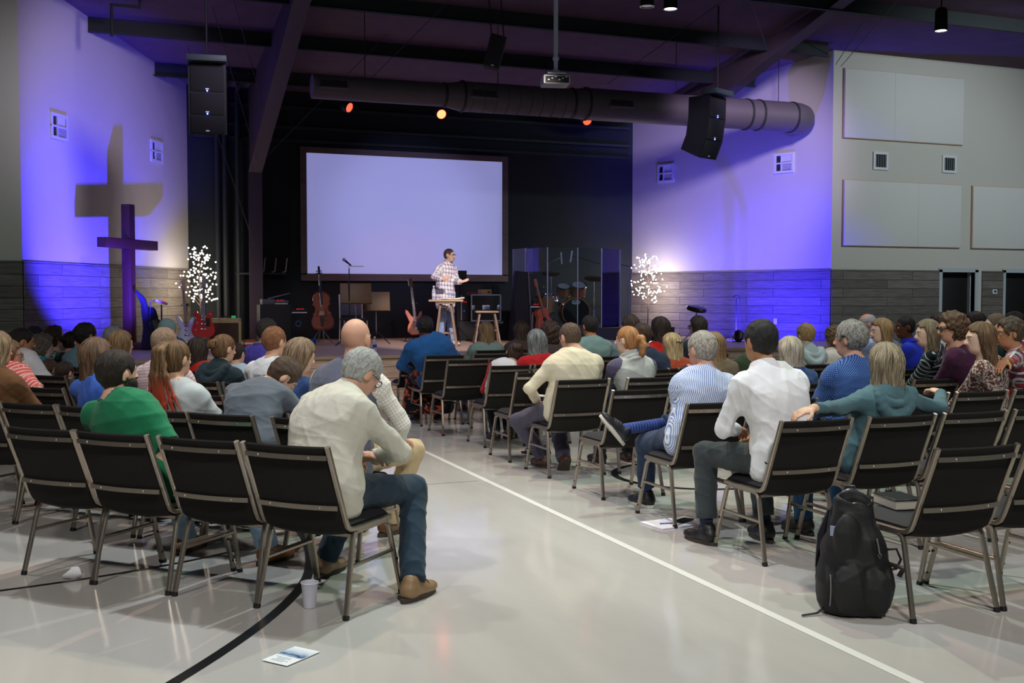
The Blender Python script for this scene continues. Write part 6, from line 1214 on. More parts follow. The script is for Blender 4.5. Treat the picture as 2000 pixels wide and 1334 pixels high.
part('body_dot', MB().ball((-.13, -.028, .1), .012, 8, 5).ball((.12, -.028, .17), .012, 8, 5).ball((-.1, -.028, .02), .012, 8, 5).ball((-.12, -.028, -.1), .012, 8, 5), M_paper_w if False else mat('white_dot', '#f0eee8', .4), g)
guitar('electric_guitar', 'white electric guitar with maple neck leaning on a stand by the planks', (1.50, 19.15, ZS + .32), R(-22), R(-10), strat, .045, mat('white_lacquer', '#e0dbe6', .3), M_mpl, roll=R(-7))
guitar('bass_guitar', 'sunburst bass guitar on a stand left of the speaker', (5.83, 20.1, ZS + .36), R(-12), R(-9), [(x * 1.05, z * 1.1) for x, z in strat], .045, mat('sunburst', '#b5481c', .3, noise=.5, nscale=5), M_rose, roll=R(-6))
guitar('acoustic_guitar', 'orange-brown acoustic guitar leaning in front of the drum shield', (8.14, 19.2, ZS + .42), R(20), R(-10), mirror(acou), .1, mat('acoustic_top', '#a5482a', .35, noise=.15, nscale=6, stretch=(12, 1, 1)), mat('acoustic_neck', '#8a4a2c', .4), head='gib', hollow=True, roll=R(-10))
def gstand(lb, loc, rz, h=.62):
    t = thing('guitar_stand', lb, 'guitar stand', loc, rz, 'guitar stands on the stage'); mb = MB(); tripod(mb, 0, .12, 0, .24, .3); part('stand_legs', mb, M_blk, t)
    part('stand_post', MB().tube([(0, .12, .28), (0, .13, h + .14)], .01), M_blk, t); part('yoke', MB().tube([(-.05, .0, h + .12), (-.05, .1, h + .14), (.05, .1, h + .14), (.05, .0, h + .12)], .008), M_blk, t); part('cradle', MB().tube([(-.12, -.04, .2), (-.1, .1, .2), (.1, .1, .2), (.12, -.04, .2)], .009), M_blk, t)
gstand('black stand holding the red semi-hollow guitar', (1.78, 19.12, ZS), R(-14)); gstand('black stand holding the white electric guitar', (1.47, 19.28, ZS), R(-22)); gstand('black stand holding the sunburst bass', (5.84, 20.2, ZS), R(-12)); gstand('black stand holding the orange-brown acoustic guitar', (8.14, 19.34, ZS), R(20))
# pedal board controller on a stand at left
t = thing('mixer_stand', 'small personal mixer on a black pole beside the wooden cross', 'mixer', (1.05, 18.5, ZS)); mb = MB(); tripod(mb, 0, 0, 0, .3, .3); part('tripod_base', mb, M_blk, t); part('pole', MB().tube([(0, 0, .2), (0, 0, .76)], .012), M_blk, t)
mx = part('mixer_unit', MB().rbox((0, 0, .8), (.2, .16, .04), .006, M=Matrix.Rotation(.35, 3, 'Y')), mat('mixer_body', '#a59aa4', .5), t); kb = MB(); [kb.ball((.01 + .025 * (k % 3), -.05 + .04 * (k // 3), .825 - .008 * (k % 3)), .01, 8, 5) for k in range(9)]; part('knob', kb, mat('red_led', '#d0241c', .4, emit='#ff2a1a', estr=.6), mx)
part('cable', MB().tube([(-.1, 0, .83), (-.17, .02, .8), (-.18, .02, .5), (-.16, .03, .2), (-.14, .05, .01)], .006, 6), M_plas, t)
# amplifier
t = thing('guitar_amplifier', 'tweed guitar amplifier with brown grille at stage left', 'amplifier', (2.16, 19.5, ZS), R(-8)); part('cabinet', MB().rbox((0, 0, .26), (.58, .26, .5), .02), mat('tweed', '#bda873', .7, noise=.15, nscale=180), t); part('grille', MB().box((0, -.131, .24), (.49, .008, .38)), mat('amp_grille', '#4b3b31', .9, noise=.4, nscale=160), t); part('handle', MB().tube([(-.1, 0, .51), (-.08, 0, .54), (.08, 0, .54), (.1, 0, .51)], .01), mat('strap_brown', '#3b2618', .6), t)
cn = MB(); [cn.ball((sx * .27, -.125, z), .018, 8, 5) for sx in (-1, 1) for z in (.04, .48)]; part('corner', cn, M_chr, t)
solid('amp_tuner_pedal', MB().rbox((0, 0, .02), (.07, .05, .04), .006), mat('green_lamp', '#1d6a3e', .4, emit='#2fd07a', estr=.25), 'small green lit pedal on top of the tweed amplifier', 'pedal', (2.32, 19.5, ZS + .512))
# keyboard / mixer rig
t = thing('keyboard_workstation', 'black rack with two red-lit mixers on top beside the cello', 'mixer', (3.28, 20.5, ZS)); part('rack_box', MB().rbox((-.1, 0, .37), (.58, .45, .74), .015), mat('rack_black', '#101114', .7), t)
part('mixer_unit', MB().rbox((-.22, -.02, .79), (.24, .3, .1), .008).rbox((.02, -.05, .79), (.26, .2, .05), .006), mat('mixer_grey', '#55565c', .6), t); part('mixer_unit', MB().rbox((.34, -.12, .62), (.3, .18, .06), .008), mat('rack_black'), t); part('edge_strip', MB().box((.0, -.16, .755), (.26, .012, .016)).box((.34, -.215, .588), (.28, .012, .018)), mat('white_strip', '#e6e2ec', .4), t)
lb_ = MB(); [lb_.ball((-.06 + .03 * k, -.13, .82), .008, 6, 4) for k in range(5)]; [lb_.ball((.3 + .03 * k, -.17, .655), .009, 6, 4) for k in range(5)]; part('led', lb_, mat('red_led'), t)
part('music_shelf', MB().rbox((.0, .02, .9), (.4, .22, .012), .003, M=Matrix.Rotation(-.25, 3, 'Y')), mat('shelf_violet', '#6d5f80', .5), t); part('pole', MB().tube([(.2, -.2, .0), (.2, -.2, .72)], .012), M_blk, t); part('floor_tom_ring', MB().tube([(.32 + .05 * math.cos(a), -.2, .38 + .05 * math.sin(a)) for a in [2 * PI * k / 16 for k in range(17)]], .008, 6), mat('ring_blue', '#3a5fa8', .4), t)
# cello with stand
cel = [(0, -.37), (.1, -.365), (.18, -.33), (.215, -.25), (.205, -.17), (.165, -.1), (.185, -.07), (.135, -.03), (.12, .04), (.14, .1), (.178, .12), (.15, .16), (.165, .22), (.15, .29), (.1, .34), (.04, .36), (0, .36)]
t = thing('cello', 'brown cello leaning upright on a stand before the stage wall', 'cello', (4.06, 20.35, ZS + .62), R(-16)); t.rotation_euler = (R(-8), R(-4), R(-16))
M_cel = mat('cello_varnish', '#8a3a18', .4, noise=.3, nscale=4, coat=.15); part('body', MB().prism(mirror(cel), .13, bev=.02), M_cel, t, ang=30)
part('neck', MB().tube([(0, -.08, .12), (0, -.1, .4), (0, -.09, .68)], [.03, .024, .018]), mat('ebony', '#120f0d', .35), t); part('scroll', MB().tube([(0, -.09, .68), (0, -.08, .78), (0, -.1, .83), (0, -.13, .815), (0, -.12, .79)], [.024, .022, .022, .018, .012]), mat('ebony'), t)
pg = MB(); [pg.tube([(-.06 * s_, -.085, z), (.02 * s_, -.085, z)], .008, 6) for s_ in (1, -1) for z in (.71, .75)]; part('tuning_peg', pg, mat('ebony'), t); part('tailpiece', MB().prism([(-.018, -.3), (.018, -.3), (.032, -.12), (-.032, -.12)], .016, (0, -.1, 0)), mat('ebony'), t); part('bridge', MB().prism([(-.05, -.1), (.05, -.1), (.03, -.02), (-.03, -.02)], .014, (0, -.1, 0)), mat('maple_neck'), t)
fh = MB(); [fh.tube([(sx * .09, -.068, -.12), (sx * .085, -.068, -.03), (sx * .07, -.068, .02)], .006, 6) for sx in (-1, 1)]; part('f_hole', fh, mat('ebony'), t); st = MB(); [st.tube([(-.018 + .012 * k, -.112, -.14), (-.01 + .007 * k, -.115, .68)], .0014, 4) for k in range(4)]; part('string', st, M_chr, t); part('endpin', MB().tube([(0, 0, -.37), (0, 0, -.58)], .008), M_chr, t)
t = thing('cello_stand', 'grey tripod stand under the cello', 'stand', (4.06, 20.5, ZS)); mb = MB(); [mb.tube([(0, 0, .3), (sx * .2, -.14, .01)], .013, 6) for sx in (-1, 1)]; mb.tube([(0, 0, .3), (0, .22, .01)], .013, 6); part('stand_legs', mb, mat('stand_grey', '#8d8f96', .4, .8), t); part('arm', MB().tube([(0, 0, .3), (0, -.02, .75), (-.2, -.12, .78), (.2, -.12, .78)], .011, 6), M_blk, t)
# music stands and microphone
def mstand(lb, loc, rz, h, w=.5, hh=.34):
    t = thing('music_stand', lb, 'music stand', loc, rz, 'brown lit music stands on the stage'); mb = MB(); tripod(mb, 0, 0, 0, .28, .26); part('tripod_base', mb, M_blk, t); part('pole', MB().tube([(0, 0, .2), (0, 0, h)], .012), mat('stand_pole', '#8f93a3', .35, .8), t)
    part('desk', MB().rbox((0, -.03, h + .08), (w, .012, hh), .004, M=Matrix.Rotation(-.22, 3, 'X')), M_gold, t); part('ledge', MB().rbox((0, -.09, h - .08), (w, .05, .012), .003), M_gold, t); part('clamp', MB().rbox((0, .0, h + .02), (.04, .04, .16), .006), M_blk, t)
mstand('brown music stand nearer the microphone, the taller of the pair', (4.4, 19.0, ZS), R(-4), .86, .56, .38); mstand('brown music stand right of the microphone, the lower of the pair', (4.86, 19.35, ZS), R(-8), .72, .5, .36)
t = thing('microphone_stand', 'microphone on a straight stand with shelf in front of the screen', 'microphone', (4.27, 18.95, ZS)); mb = MB(); tripod(mb, 0, 0, 0, .28, .22); part('tripod_base', mb, M_blk, t); part('pole', MB().tube([(0, 0, .2), (0, 0, 1.4)], .01), M_blk, t); part('shelf', MB().rbox((.12, -.02, 1.43), (.26, .14, .012), .003), mat('white_strip'), t)
mc = part('microphone', MB().tube([(.04, 0, 1.44), (-.08, -.03, 1.53)], [.013, .02]), M_blk, t); part('grille', MB().ball((-.1, -.035, 1.545), .03, 10, 8), mat('mic_grille', '#b9bcc2', .4, .8), mc)
# chair on the stage
t = thing('stage_chair', 'white and chrome chair on stage behind the music stands', 'chair', (4.7, 20.5, ZS), R(0)); part('seat', MB().rbox((0, 0, .45), (.46, .44, .04), .012), M_plas, t); part('backrest', MB().rbox((0, .21, .72), (.42, .025, .4), .01, M=Matrix.Rotation(-.12, 3, 'X')), mat('chair_back_grey', '#595a72', .7), t)
for sx in (-1, 1):
    part('upright', MB().tube([(sx * .22, .2, .42), (sx * .22, .25, .93)], .013), mat('white_tube', '#d8dae4', .3), t)
    for sy in (-1, 1): part('leg', MB().tube([(sx * .22, sy * .19, .43), (sx * .23, sy * .22, 0)], .013), mat('white_tube'), t)
# stools
def stool(lb, loc, rz, h=.76, w=.46, d=.34, tm=None):
    t = thing('bar_stool', lb, 'stool', loc, rz, 'wooden stools on the stage'); tm = tm or mat('stool_wood', '#9a826a', .5, noise=.2, nscale=10, stretch=(1, 8, 1)); part('seat', MB().rbox((0, 0, h - .02), (w, d, .04), .012), tm, t)
    lm = mat('stool_leg_wood', '#7d6654', .5)
    for sx in (-1, 1):
        for sy in (-1, 1): part('leg', MB().tube([(sx * (w / 2 - .08), sy * (d / 2 - .07), h - .04), (sx * (w / 2 + .02), sy * (d / 2 + .03), 0)], [.02, .017], sec=[(1, .8), (.8, 1), (-.8, 1), (-1, .8), (-1, -.8), (-.8, -1), (.8, -1), (1, -.8)]), lm, t)
    for sy in (-1, 1): part('rung', MB().tube([(-(w / 2 - .02), sy * (d / 2), .25), (w / 2 - .02, sy * (d / 2), .25)], .013), lm, t)
    for sx in (-1, 1): part('rung', MB().tube([(sx * (w / 2 - .02), -d / 2, .34), (sx * (w / 2 - .02), d / 2, .34)], .013), lm, t)
    return t
t = stool('tall wooden stool holding an open bible before the standing speaker', (5.79, 18.05, ZS), R(-20), .80, .34, .34)
t2 = thing('reading_board', 'pale board laid over the tall stool before the speaker', 'board', (5.79, 18.03, ZS + .80), R(-20)); part('board', MB().rbox((0, 0, .02), (.6, .36, .035), .006), mat('pale_wood', '#b39a7e', .5, noise=.15, nscale=12, stretch=(8, 1, 1)), t2)
t = thing('open_bible', 'large open bible on the board before the speaker', 'book', (5.9, 17.99, ZS + .838), R(-16))
for sx in (-1, 1): part('page', MB().rbox((sx * .1, 0, .02), (.2, .26, .022), .005, 1, Matrix.Rotation(-sx * .12, 3, 'Y')), M_paper_s if False else mat('bible_page', '#efe8dc', .7), t)
part('cover', MB().rbox((0, 0, .004), (.42, .28, .007), .002, 1), mat('bible_cover', '#2a1a14', .5), t)
t = thing('water_bottle', 'clear water bottle standing on the board beside the open bible', 'bottle', (5.57, 18.06, ZS + .838)); part('bottle', MB().lathe([(0, 0), (.032, 0), (.034, .02), (.034, .13), (.03, .16), (.014, .2), (.014, .22), (0, .22)], 18), mat('clear_plastic', '#dfe6ee', .08, alpha=.45), t); part('bottle_cap', MB().lathe([(.016, .218), (.016, .24), (0, .24)], 14), mat('white_strip'), t); part('bottle_label', MB().lathe([(.035, .06), (.035, .11)], 18, cap=False), mat('label_pale', '#cdd3e4', .5), t)
t = thing('water_bottle', 'water bottle with blue label on the stage edge below the cello', 'bottle', (4.28, 17.15, ZS)); part('bottle', MB().lathe([(0, 0), (.032, 0), (.034, .02), (.034, .13), (.03, .16), (.014, .2), (.014, .22), (0, .22)], 18), mat('clear_plastic'), t); part('bottle_cap', MB().lathe([(.016, .218), (.016, .24), (0, .24)], 14), mat('white_strip'), t); part('bottle_label', MB().lathe([(.035, .06), (.035, .11)], 18, cap=False), mat('label_blue', '#2f49b8', .5), t)
stool('second wooden stool right of the speaker, before the rack case', (6.97, 19.2, ZS), R(-14), .62, .44, .32)
# road case with gear and box
t = thing('road_case', 'black road case with silver edges and gear behind the second stool', 'case', (7.3, 20.6, ZS), R(-6)); part('case_body', MB().rbox((.1, 0, .66), (.6, .45, .52), .01), mat('rack_black'), t); part('lower_case', MB().rbox((-.05, .05, .2), (.8, .5, .4), .01), mat('rack_black'), t)
ed = MB(); [ed.box((.1 + sx * .3, -.225, .66), (.03, .03, .54)) for sx in (-1, 1)]; [ed.box((.1, -.225, .66 + sz * .26), (.6, .03, .03)) for sz in (-1, 1)]; [ed.box((-.3 + sx * .1, -.2, .66), (.02, .02, .5)) for sx in (-1,)]; part('metal_edge', ed, mat('case_alloy', '#aeb6d8', .3, .9), t); [part('butterfly_latch', MB().rbox((x_, -.232, .67), (w_, .02, .09), .01), mat('case_alloy'), t) for x_, w_ in ((.1, .16), (-.16, .06), (.36, .06))]
part('rack_unit', MB().rbox((-.34, .02, .66), (.24, .4, .5), .008), mat('rack_black'), t); lb_ = MB(); [lb_.ball((-.38 + .04 * k, -.19, .78), .011, 6, 4) for k in range(3)]; part('led', lb_, mat('red_led'), t); part('blue_led', MB().ball((-.4, -.19, .72), .01, 6, 4).ball((-.34, -.19, .6), .01, 6, 4), mat('blue_led', '#2a40ff', .4, emit='#3a55ff', estr=1.2), t)
t = thing('cardboard_box', 'small tan box on top of the road case', 'box', (7.42, 20.56, ZS + .93), R(4)); part('box_body', MB().rbox((0, 0, .05), (.24, .16, .1), .004), mat('tan_card', '#b28a62', .7), t); part('printed_mark', MB().box((.06, -.081, .05), (.06, .002, .03)), mat('mark_brown', '#4a3322', .7), t)
solid('red_cable_bundle', MB().tube([(-.1, 0, .015), (-.03, .03, .03), (.05, -.02, .02), (.1, .02, .015)], .014, 6), mat('red_rubber', '#b51f1c', .5), 'red cable bundle on the road case beside the tan box', 'cable', (7.12, 20.5, ZS + .93))
# black monitor on a stand behind the speaker
t = thing('monitor_stand', 'black monitor on a stand behind the speaker at the screen edge', 'monitor', (6.66, 20.0, ZS)); mb = MB(); tripod(mb, 0, 0, 0, .3, .3); part('tripod_base', mb, M_blk, t); part('pole', MB().tube([(0, 0, .2), (0, 0, 1.15)], .013), M_blk, t); part('monitor_housing', MB().rbox((0, -.03, 1.27), (.34, .05, .25), .01), M_plas, t); part('display', MB().box((0, .0, 1.27), (.3, .004, .2)), mat('phone_screen'), t)
t = thing('bass_cabinet', 'black speaker cabinet with orange crescent logo right of the second stool', 'speaker cabinet', (7.72, 20.7, ZS), R(0)); part('cabinet', MB().rbox((0, 0, .3), (.66, .4, .6), .015), mat('cabinet_black', '#121419', .8), t); part('grille', MB().box((0, -.202, .3), (.6, .008, .54)), M_cloth_b, t)
part('crescent_logo', MB().tube([(-.24 + .05 * math.cos(a), -.209, .36 + .05 * math.sin(a)) for a in [R(70 + 150 * k / 10) for k in range(11)]], .007, 6), mat('logo_orange', '#e0562a', .5), t); LOGO1 = t
# leaning dark panel
t = thing('acoustic_baffle', 'tall dark carpeted baffle leaning left of the drum shield', 'panel', (8.02, 20.1, ZS), R(-10)); part('board', MB().prism([(-.24, 0), (.2, 0), (.12, 1.38), (-.1, 1.4)], .3, bev=.02), mat('baffle_carpet', '#20212b', .95, noise=.3, nscale=90), t); part('edge', MB().tube([(.2, -.16, .0), (.125, -.16, 1.38)], .02, 6), mat('baffle_edge', '#57505f', .8), t)
t = thing('mixer_stand', 'small red-lit personal mixer on a stand before the drum shield', 'mixer', (7.98, 19.3, ZS)); mb = MB(); tripod(mb, 0, 0, 0, .25, .25); part('tripod_base', mb, M_blk, t); part('pole', MB().tube([(0, 0, .2), (0, 0, .68)], .012), M_blk, t); part('mixer_unit', MB().rbox((0, 0, .71), (.22, .16, .05), .006), mat('rack_black'), t); part('edge_strip', MB().box((0, -.085, .69), (.21, .012, .02)), mat('white_strip'), t); lb_ = MB(); [lb_.ball((-.02 + .03 * k, -.06, .74), .009, 6, 4) for k in range(4)]; part('led', lb_, mat('red_led'), t); dst = MB(); dst.tube([(-.06, -.05, .25), (-.04, -.05, .58)], .007, 6); dst.tube([(.05, -.05, .25), (.045, -.05, .58)], .007, 6); part('drum_stick', dst, mat('stick_pale', '#b7a79c', .5), t)
# drum shield
def acryl():
    m = bpy.data.materials.new('clear_acrylic'); m.use_nodes = True; nt = m.node_tree; nt.nodes.clear(); o = N_(nt, 'ShaderNodeOutputMaterial'); mx = N_(nt, 'ShaderNodeMixShader'); tr = N_(nt, 'ShaderNodeBsdfTransparent'); tr.inputs[0].default_value = (.9, .95, .95, 1); gl = N_(nt, 'ShaderNodeBsdfGlossy'); gl.inputs['Roughness'].default_value = .02; fz = N_(nt, 'ShaderNodeFresnel'); fz.inputs[0].default_value = 1.5
    nt.links.new(fz.outputs[0], mx.inputs[0]); nt.links.new(tr.outputs[0], mx.inputs[1]); nt.links.new(gl.outputs[0], mx.inputs[2]); nt.links.new(mx.outputs[0], o.inputs[0]); return m
t = thing('drum_shield', 'clear folding acrylic drum shield around the drum kit', 'drum shield', (0, 0, ZS + .25)); t.location = (9.2, 20.2, ZS + .25)
M_acr = acryl(); sp_ = [(8.17, 20.9), (8.21, 20.3), (8.50, 19.85), (9.12, 19.75), (9.72, 19.88), (10.36, 20.3)]; M_edge2 = mat('acrylic_edge', '#a9aede', .25)
for k, (a, b) in enumerate(zip(sp_[:-1], sp_[1:])):
    a = Vector((a[0] - 9.2, a[1] - 20.2, 0)); b = Vector((b[0] - 9.2, b[1] - 20.2, 0)); d = (b - a).normalized(); nn = Vector((d.y, -d.x, 0)) * .004; z = Vector((0, 0, 1.62))
    mb = MB(); p = [a + d * .012 + nn, b - d * .012 + nn, b - d * .012 - nn, a + d * .012 - nn]; mb.add(p + [q + z for q in p], [(0, 1, 5, 4), (1, 2, 6, 5), (2, 3, 7, 6), (3, 0, 4, 7), (4, 5, 6, 7), (3, 2, 1, 0)]); part('acrylic_panel', mb, M_acr, t)
for k, a in enumerate(sp_): part('hinge_strip', MB().box((a[0] - 9.2, a[1] - 20.2, .81), (.016, .016, 1.62)), M_edge2, t)
# drum kit
M_shell = mat('drum_shell_wood', '#a5673a', .3, noise=.25, nscale=6, stretch=(1, 1, 9), coat=.4); M_head = mat('drum_head_dark', '#141a20', .35); M_hd2 = mat('drum_head_white', '#c9ccd4', .5)
t = thing('drum_kit', 'wooden drum kit with dark bass drum head behind the clear shield', 'drum kit', (9.5, 20.75, ZS + .25), R(-14))
Mx = Matrix.Rotation(PI / 2, 3, 'X')
def drum(name, c, r, d, M, rim='rim'):
    o = part(name, MB().lathe([(r, -d / 2), (r, d / 2)], 28, c, M), M_shell, t); part('drum_head', MB().lathe([(0, d / 2 + .004), (r - .005, d / 2 + .004)], 28, c, M), M_head if name == 'bass_drum' else M_hd2, o)
    hp = MB()
    for s_ in (-1, 1): hp.lathe([(r - .006, s_ * d / 2 - .012), (r + .012, s_ * d / 2 - .012), (r + .012, s_ * d / 2 + .014), (r - .006, s_ * d / 2 + .014), (r - .006, s_ * d / 2 - .012)], 28, c, M, cap=False)
    part('hoop', hp, M_shell if name == 'bass_drum' else M_chr, o); lg = MB()
    for k in range(8):
        a = 2 * PI * k / 8; p = Vector((math.cos(a) * (r + .01), math.sin(a) * (r + .01), 0)); q0 = M @ (p + Vector((0, 0, -d * .42))) + Vector(c); q1 = M @ (p + Vector((0, 0, d * .42))) + Vector(c); lg.tube([q0, q1], .006, 6)
    part('lug', lg, M_chr, o); return o
I3 = Matrix.Identity(3)
KICK = drum('bass_drum', (0, -.0, .31), .29, .42, Mx)
drum('floor_tom', (-.62, .05, .46), .2, .34, I3); drum('rack_tom', (.12, .12, .78), .155, .22, Matrix.Rotation(.5, 3, 'X')); drum('snare_drum', (-.42, .55, .62), .17, .14, I3); drum('rack_tom', (-.2, .16, .76), .14, .2, Matrix.Rotation(.45, 3, 'X'))
def cym(c, r, z0, tilt=.2):
    o = part('cymbal_stand', MB().tube([(c[0], c[1], .15), (c[0], c[1], c[2])], .01, 6), M_chr, t); mb = MB(); tripod(mb, c[0], c[1], 0, .25, .35, .01); part('stand_legs', mb, M_chr, o); part('cymbal', MB().lathe([(0, .03), (.04, .02), (r, 0), (r, -.004), (0, .02)], 28, c, Matrix.Rotation(tilt, 3, 'X')), mat('cymbal_brass', '#a9854a', .3, 1.0), o)
cym((-.72, .5, .85), .18, 0, .05); cym((.5, .35, 1.02), .22, 0, .3); cym((-.45, .25, 1.12), .2, 0, .3)
part('drum_throne', MB().lathe([(.0, .5), (.16, .5), (.17, .47), (.16, .44), (.03, .43), (.03, .05), (0, .05)], 20, (0, .95, 0)), M_plas, t)
for i, (x, y, hgt, tip, lb) in enumerate([(8.62, 20.1, 1.32, (.42, .3, 1.45), 'boom microphone stand left inside the drum shield'), (10.15, 20.6, 1.3, (-.72, .1, 1.5), 'boom microphone stand right inside the drum shield')]):
    m = thing('boom_microphone', lb, 'microphone', (x, y, ZS + .25), 0, 'drum microphones'); mb = MB(); tripod(mb, 0, 0, 0, .25, .22); part('tripod_base', mb, M_blk, m); part('pole', MB().tube([(0, 0, .15), (0, 0, hgt)], .011), mat('stand_pole'), m); part('boom_arm', MB().tube([(-.15 if i == 0 else .15, -.05, hgt - .05), (0, 0, hgt), tip], .008), M_blk, m); part('microphone', MB().tube([(tip[0], tip[1], tip[2] + .1), (tip[0] + (.02 if i == 0 else -.04), tip[1], tip[2] - .14)], .018), mat('mic_body', '#b9bcc6', .35, .7), m)
m = thing('straight_stand', 'thin silver stand right of the drum shield', 'stand', (10.6, 20.4, ZS + .25)); mb = MB(); tripod(mb, 0, 0, 0, .2, .15); part('tripod_base', mb, M_blk, m); part('pole', MB().tube([(0, 0, .1), (0, 0, 1.28)], .011), mat('stand_pole'), m); part('boom_arm', MB().tube([(-.3, 0, 1.34), (0, 0, 1.28), (.12, 0, 1.26)], .008), M_blk, m)
m = thing('monitor_speaker', 'grey-violet speaker panel on a pole behind the left shield panels', 'loudspeaker', (8.42, 20.9, ZS + .25)); part('pole', MB().tube([(0, 0, 0), (0, 0, 1.1)], .015), mat('stand_pole'), m); part('cabinet', MB().rbox((0, 0, 1.36), (.34, .2, .54), .02), mat('violet_panel', '#4b445c', .8), m); part('base_plate', MB().lathe([(0, 0), (.16, 0), (.16, .015), (0, .015)], 20), M_blk, m)
# glowing blossom trees
def light_tree(name, lb, x, y, z0, h, rad, zc, nb, power, seed, squash=1.0):
    r = random.Random(seed); t = thing(name, lb, 'light tree', (x, y, z0), 0, 'glowing blossom trees'); part('base_plate', MB().lathe([(0, 0), (.13, 0), (.13, .02), (0, .025)], 20), mat('tree_bark', '#3a2a22', .8), t)
    tr = MB(); tr.tube([(0, 0, 0), (.006, 0, h * .3), (-.004, .004, h * .55), (0, 0, h * .97)], [.014, .012, .009, .004]); tips = []
    for k in range(34):
        f = .38 + .58 * (k / 34); a = k * 2.4; b = Vector((0, 0, h * f)); reach = rad * (1.15 - abs(f - .55) * 1.6) * r.uniform(.75, 1.05); e = b + Vector((math.cos(a) * reach, math.sin(a) * reach, r.uniform(.02, .22) * h * .8))
        mid = b * .5 + e * .5 + Vector((0, 0, .03)); tr.tube([b, mid, e], [.005, .004, .002], 5)
        for q in range(5):
            g = .35 + .65 * q / 4; p = b.lerp(e, g) + Vector((r.gauss(0, .03), r.gauss(0, .03), r.gauss(.015, .03))); tips.append(p)
    part('branch', tr, mat('tree_bark'), t); r.shuffle(tips)
    bm_ = mat('blossom_bulb', '#fff3df', .4, emit=(1, .93, .82, 1), estr=3.5); bm_.cycles.emission_sampling = 'NONE'
    me = MB().ball((0, 0, 0), .0155, 8, 6).mesh('bulb', bm_)
    for p in tips[:100]: o = link('bulb', me, t); o.location = p
    mb = MB()
    for p in tips[100:nb]: mb.ball(p, .0155, 6, 5)
    o = part('bulb_cluster', mb, bm_, t); o['kind'] = 'stuff'
    for k, dz in enumerate((.45, .68)):
        l = bpy.data.lights.new('bulb_glow', 'POINT'); l.energy = power; l.color = (1, .88, .68); l.shadow_soft_size = .16; o = link('bulb_glow', l, t); o.location = (0, 0, h * dz)
light_tree('light_tree', 'glowing white blossom tree on the left behind the red guitar', 1.92, 21.35, ZS, 1.78, .36, 1.1, 165, 13, 3)
light_tree('light_tree', 'glowing white blossom tree on the right before the lavender wall', 11.56, 21.3, ZS, 1.8, .42, 1.1, 165, 18, 8)
# right of the stage: round stool, mic stand, floor light
t = thing('round_stool', 'black padded round drum stool tilted up at the right wall', 'stool', (11.13, 18.5, ZS), R(10)); part('seat', MB().lathe([(0, -.05), (.15, -.05), (.19, -.035), (.205, 0), (.19, .04), (.15, .055), (0, .055)], 28, (0, 0, .64), Matrix.Rotation(.22, 3, 'X') @ Matrix.Rotation(.06, 3, 'Y')), mat('black_vinyl', '#15161b', .35), t); part('post', MB().tube([(0, 0, .15), (0, 0, .6)], .018), M_chr, t); mb = MB(); tripod(mb, 0, 0, 0, .26, .28, .012); part('stand_legs', mb, M_chr, t)
t = thing('instrument_stand', 'thin black stand with a small clip top before the blue planks', 'stand', (11.95, 18.35, ZS)); mb = MB(); tripod(mb, 0, 0, 0, .25, .2); part('tripod_base', mb, M_blk, t); part('pole', MB().tube([(0, 0, .1), (0, 0, .86)], .009), M_blk, t); part('clip', MB().tube([(-.08, 0, .87), (-.02, 0, .91), (.06, 0, .9), (.08, 0, .84)], .009, 6), M_blk, t); part('cable', MB().tube([(.08, 0, .84), (.1, .02, .5), (.12, .03, .1), (.13, .05, .02)], .005, 6), M_plas, t)
def par(lb, loc, rz, tilt, bl, blc):
    t = thing('stage_light', lb, 'stage light', loc, rz); part('yoke', MB().tube([(-.11, 0, .12), (-.11, 0, .02), (.11, 0, .02), (.11, 0, .12)], .01, 6), M_blk, t); Mt = Matrix.Rotation(tilt, 3, 'X'); b = part('lamp_body', MB().lathe([(0, -.1), (.06, -.1), (.09, -.05), (.095, .08), (.085, .08), (.08, .05), (0, .05)], 20, (0, 0, .12), Mt), M_plas, t); ls = MB(); [ls.ball(Mt @ Vector((.045 * math.cos(a), .045 * math.sin(a), .055)) + Vector((0, 0, .12)), .018, 8, 5) for a in [2 * PI * k / 6 for k in range(6)]]; o = part('led_lens', ls, mat('lens_' + bl, blc, .3, emit=blc, estr=6.0), b); _M['lens_' + bl].cycles.emission_sampling = 'NONE'
par('blue stage floor light at the right end of the stage', (11.6, 17.72, ZS), R(-35), R(-40), 'blue', '#2a24ff')
par('blue stage floor light in front of the wooden cross', (.92, 17.64, ZS + .3), R(15), R(-30), 'blue', '#2a24ff')
# duct
M_duct = mat('duct_grey', '#6b6168', .6, .2, noise=.1, nscale=3)
t = thing('air_duct', 'long grey round air duct crossing high above the stage', 'duct', (3.45, 18.0, 5.09)); zc = lambda x: 0
secs = [(.0, .2, 'duct_section'), (2.35, .2, None), (2.62, .255, 'duct_section'), (4.9, .255, None), (5.0, .285, 'duct_section'), (8.9, .285, None)]
def dsec(x0, x1, r0, r1, dz0=0, dz1=0): part('duct_section', MB().tube([(x0, 0, dz0), (x1, 0, dz1)], [r0, r1], 28), M_duct, t)
dsec(0, 2.3, .2, .2, -.01, 0); dsec(2.3, 2.62, .2, .262); dsec(2.62, 4.75, .262, .262, 0, .01); dsec(4.75, 5.0, .262, .29, .01, .02); dsec(5.0, 9.55, .29, .29, .02, .05)
part('elbow', MB().tube([(9.5, 0, .05), (9.66, .03, .05), (9.78, .1, .05), (9.85, .22, .05), (9.87, .5, .05)], .293, 28), M_duct, t)
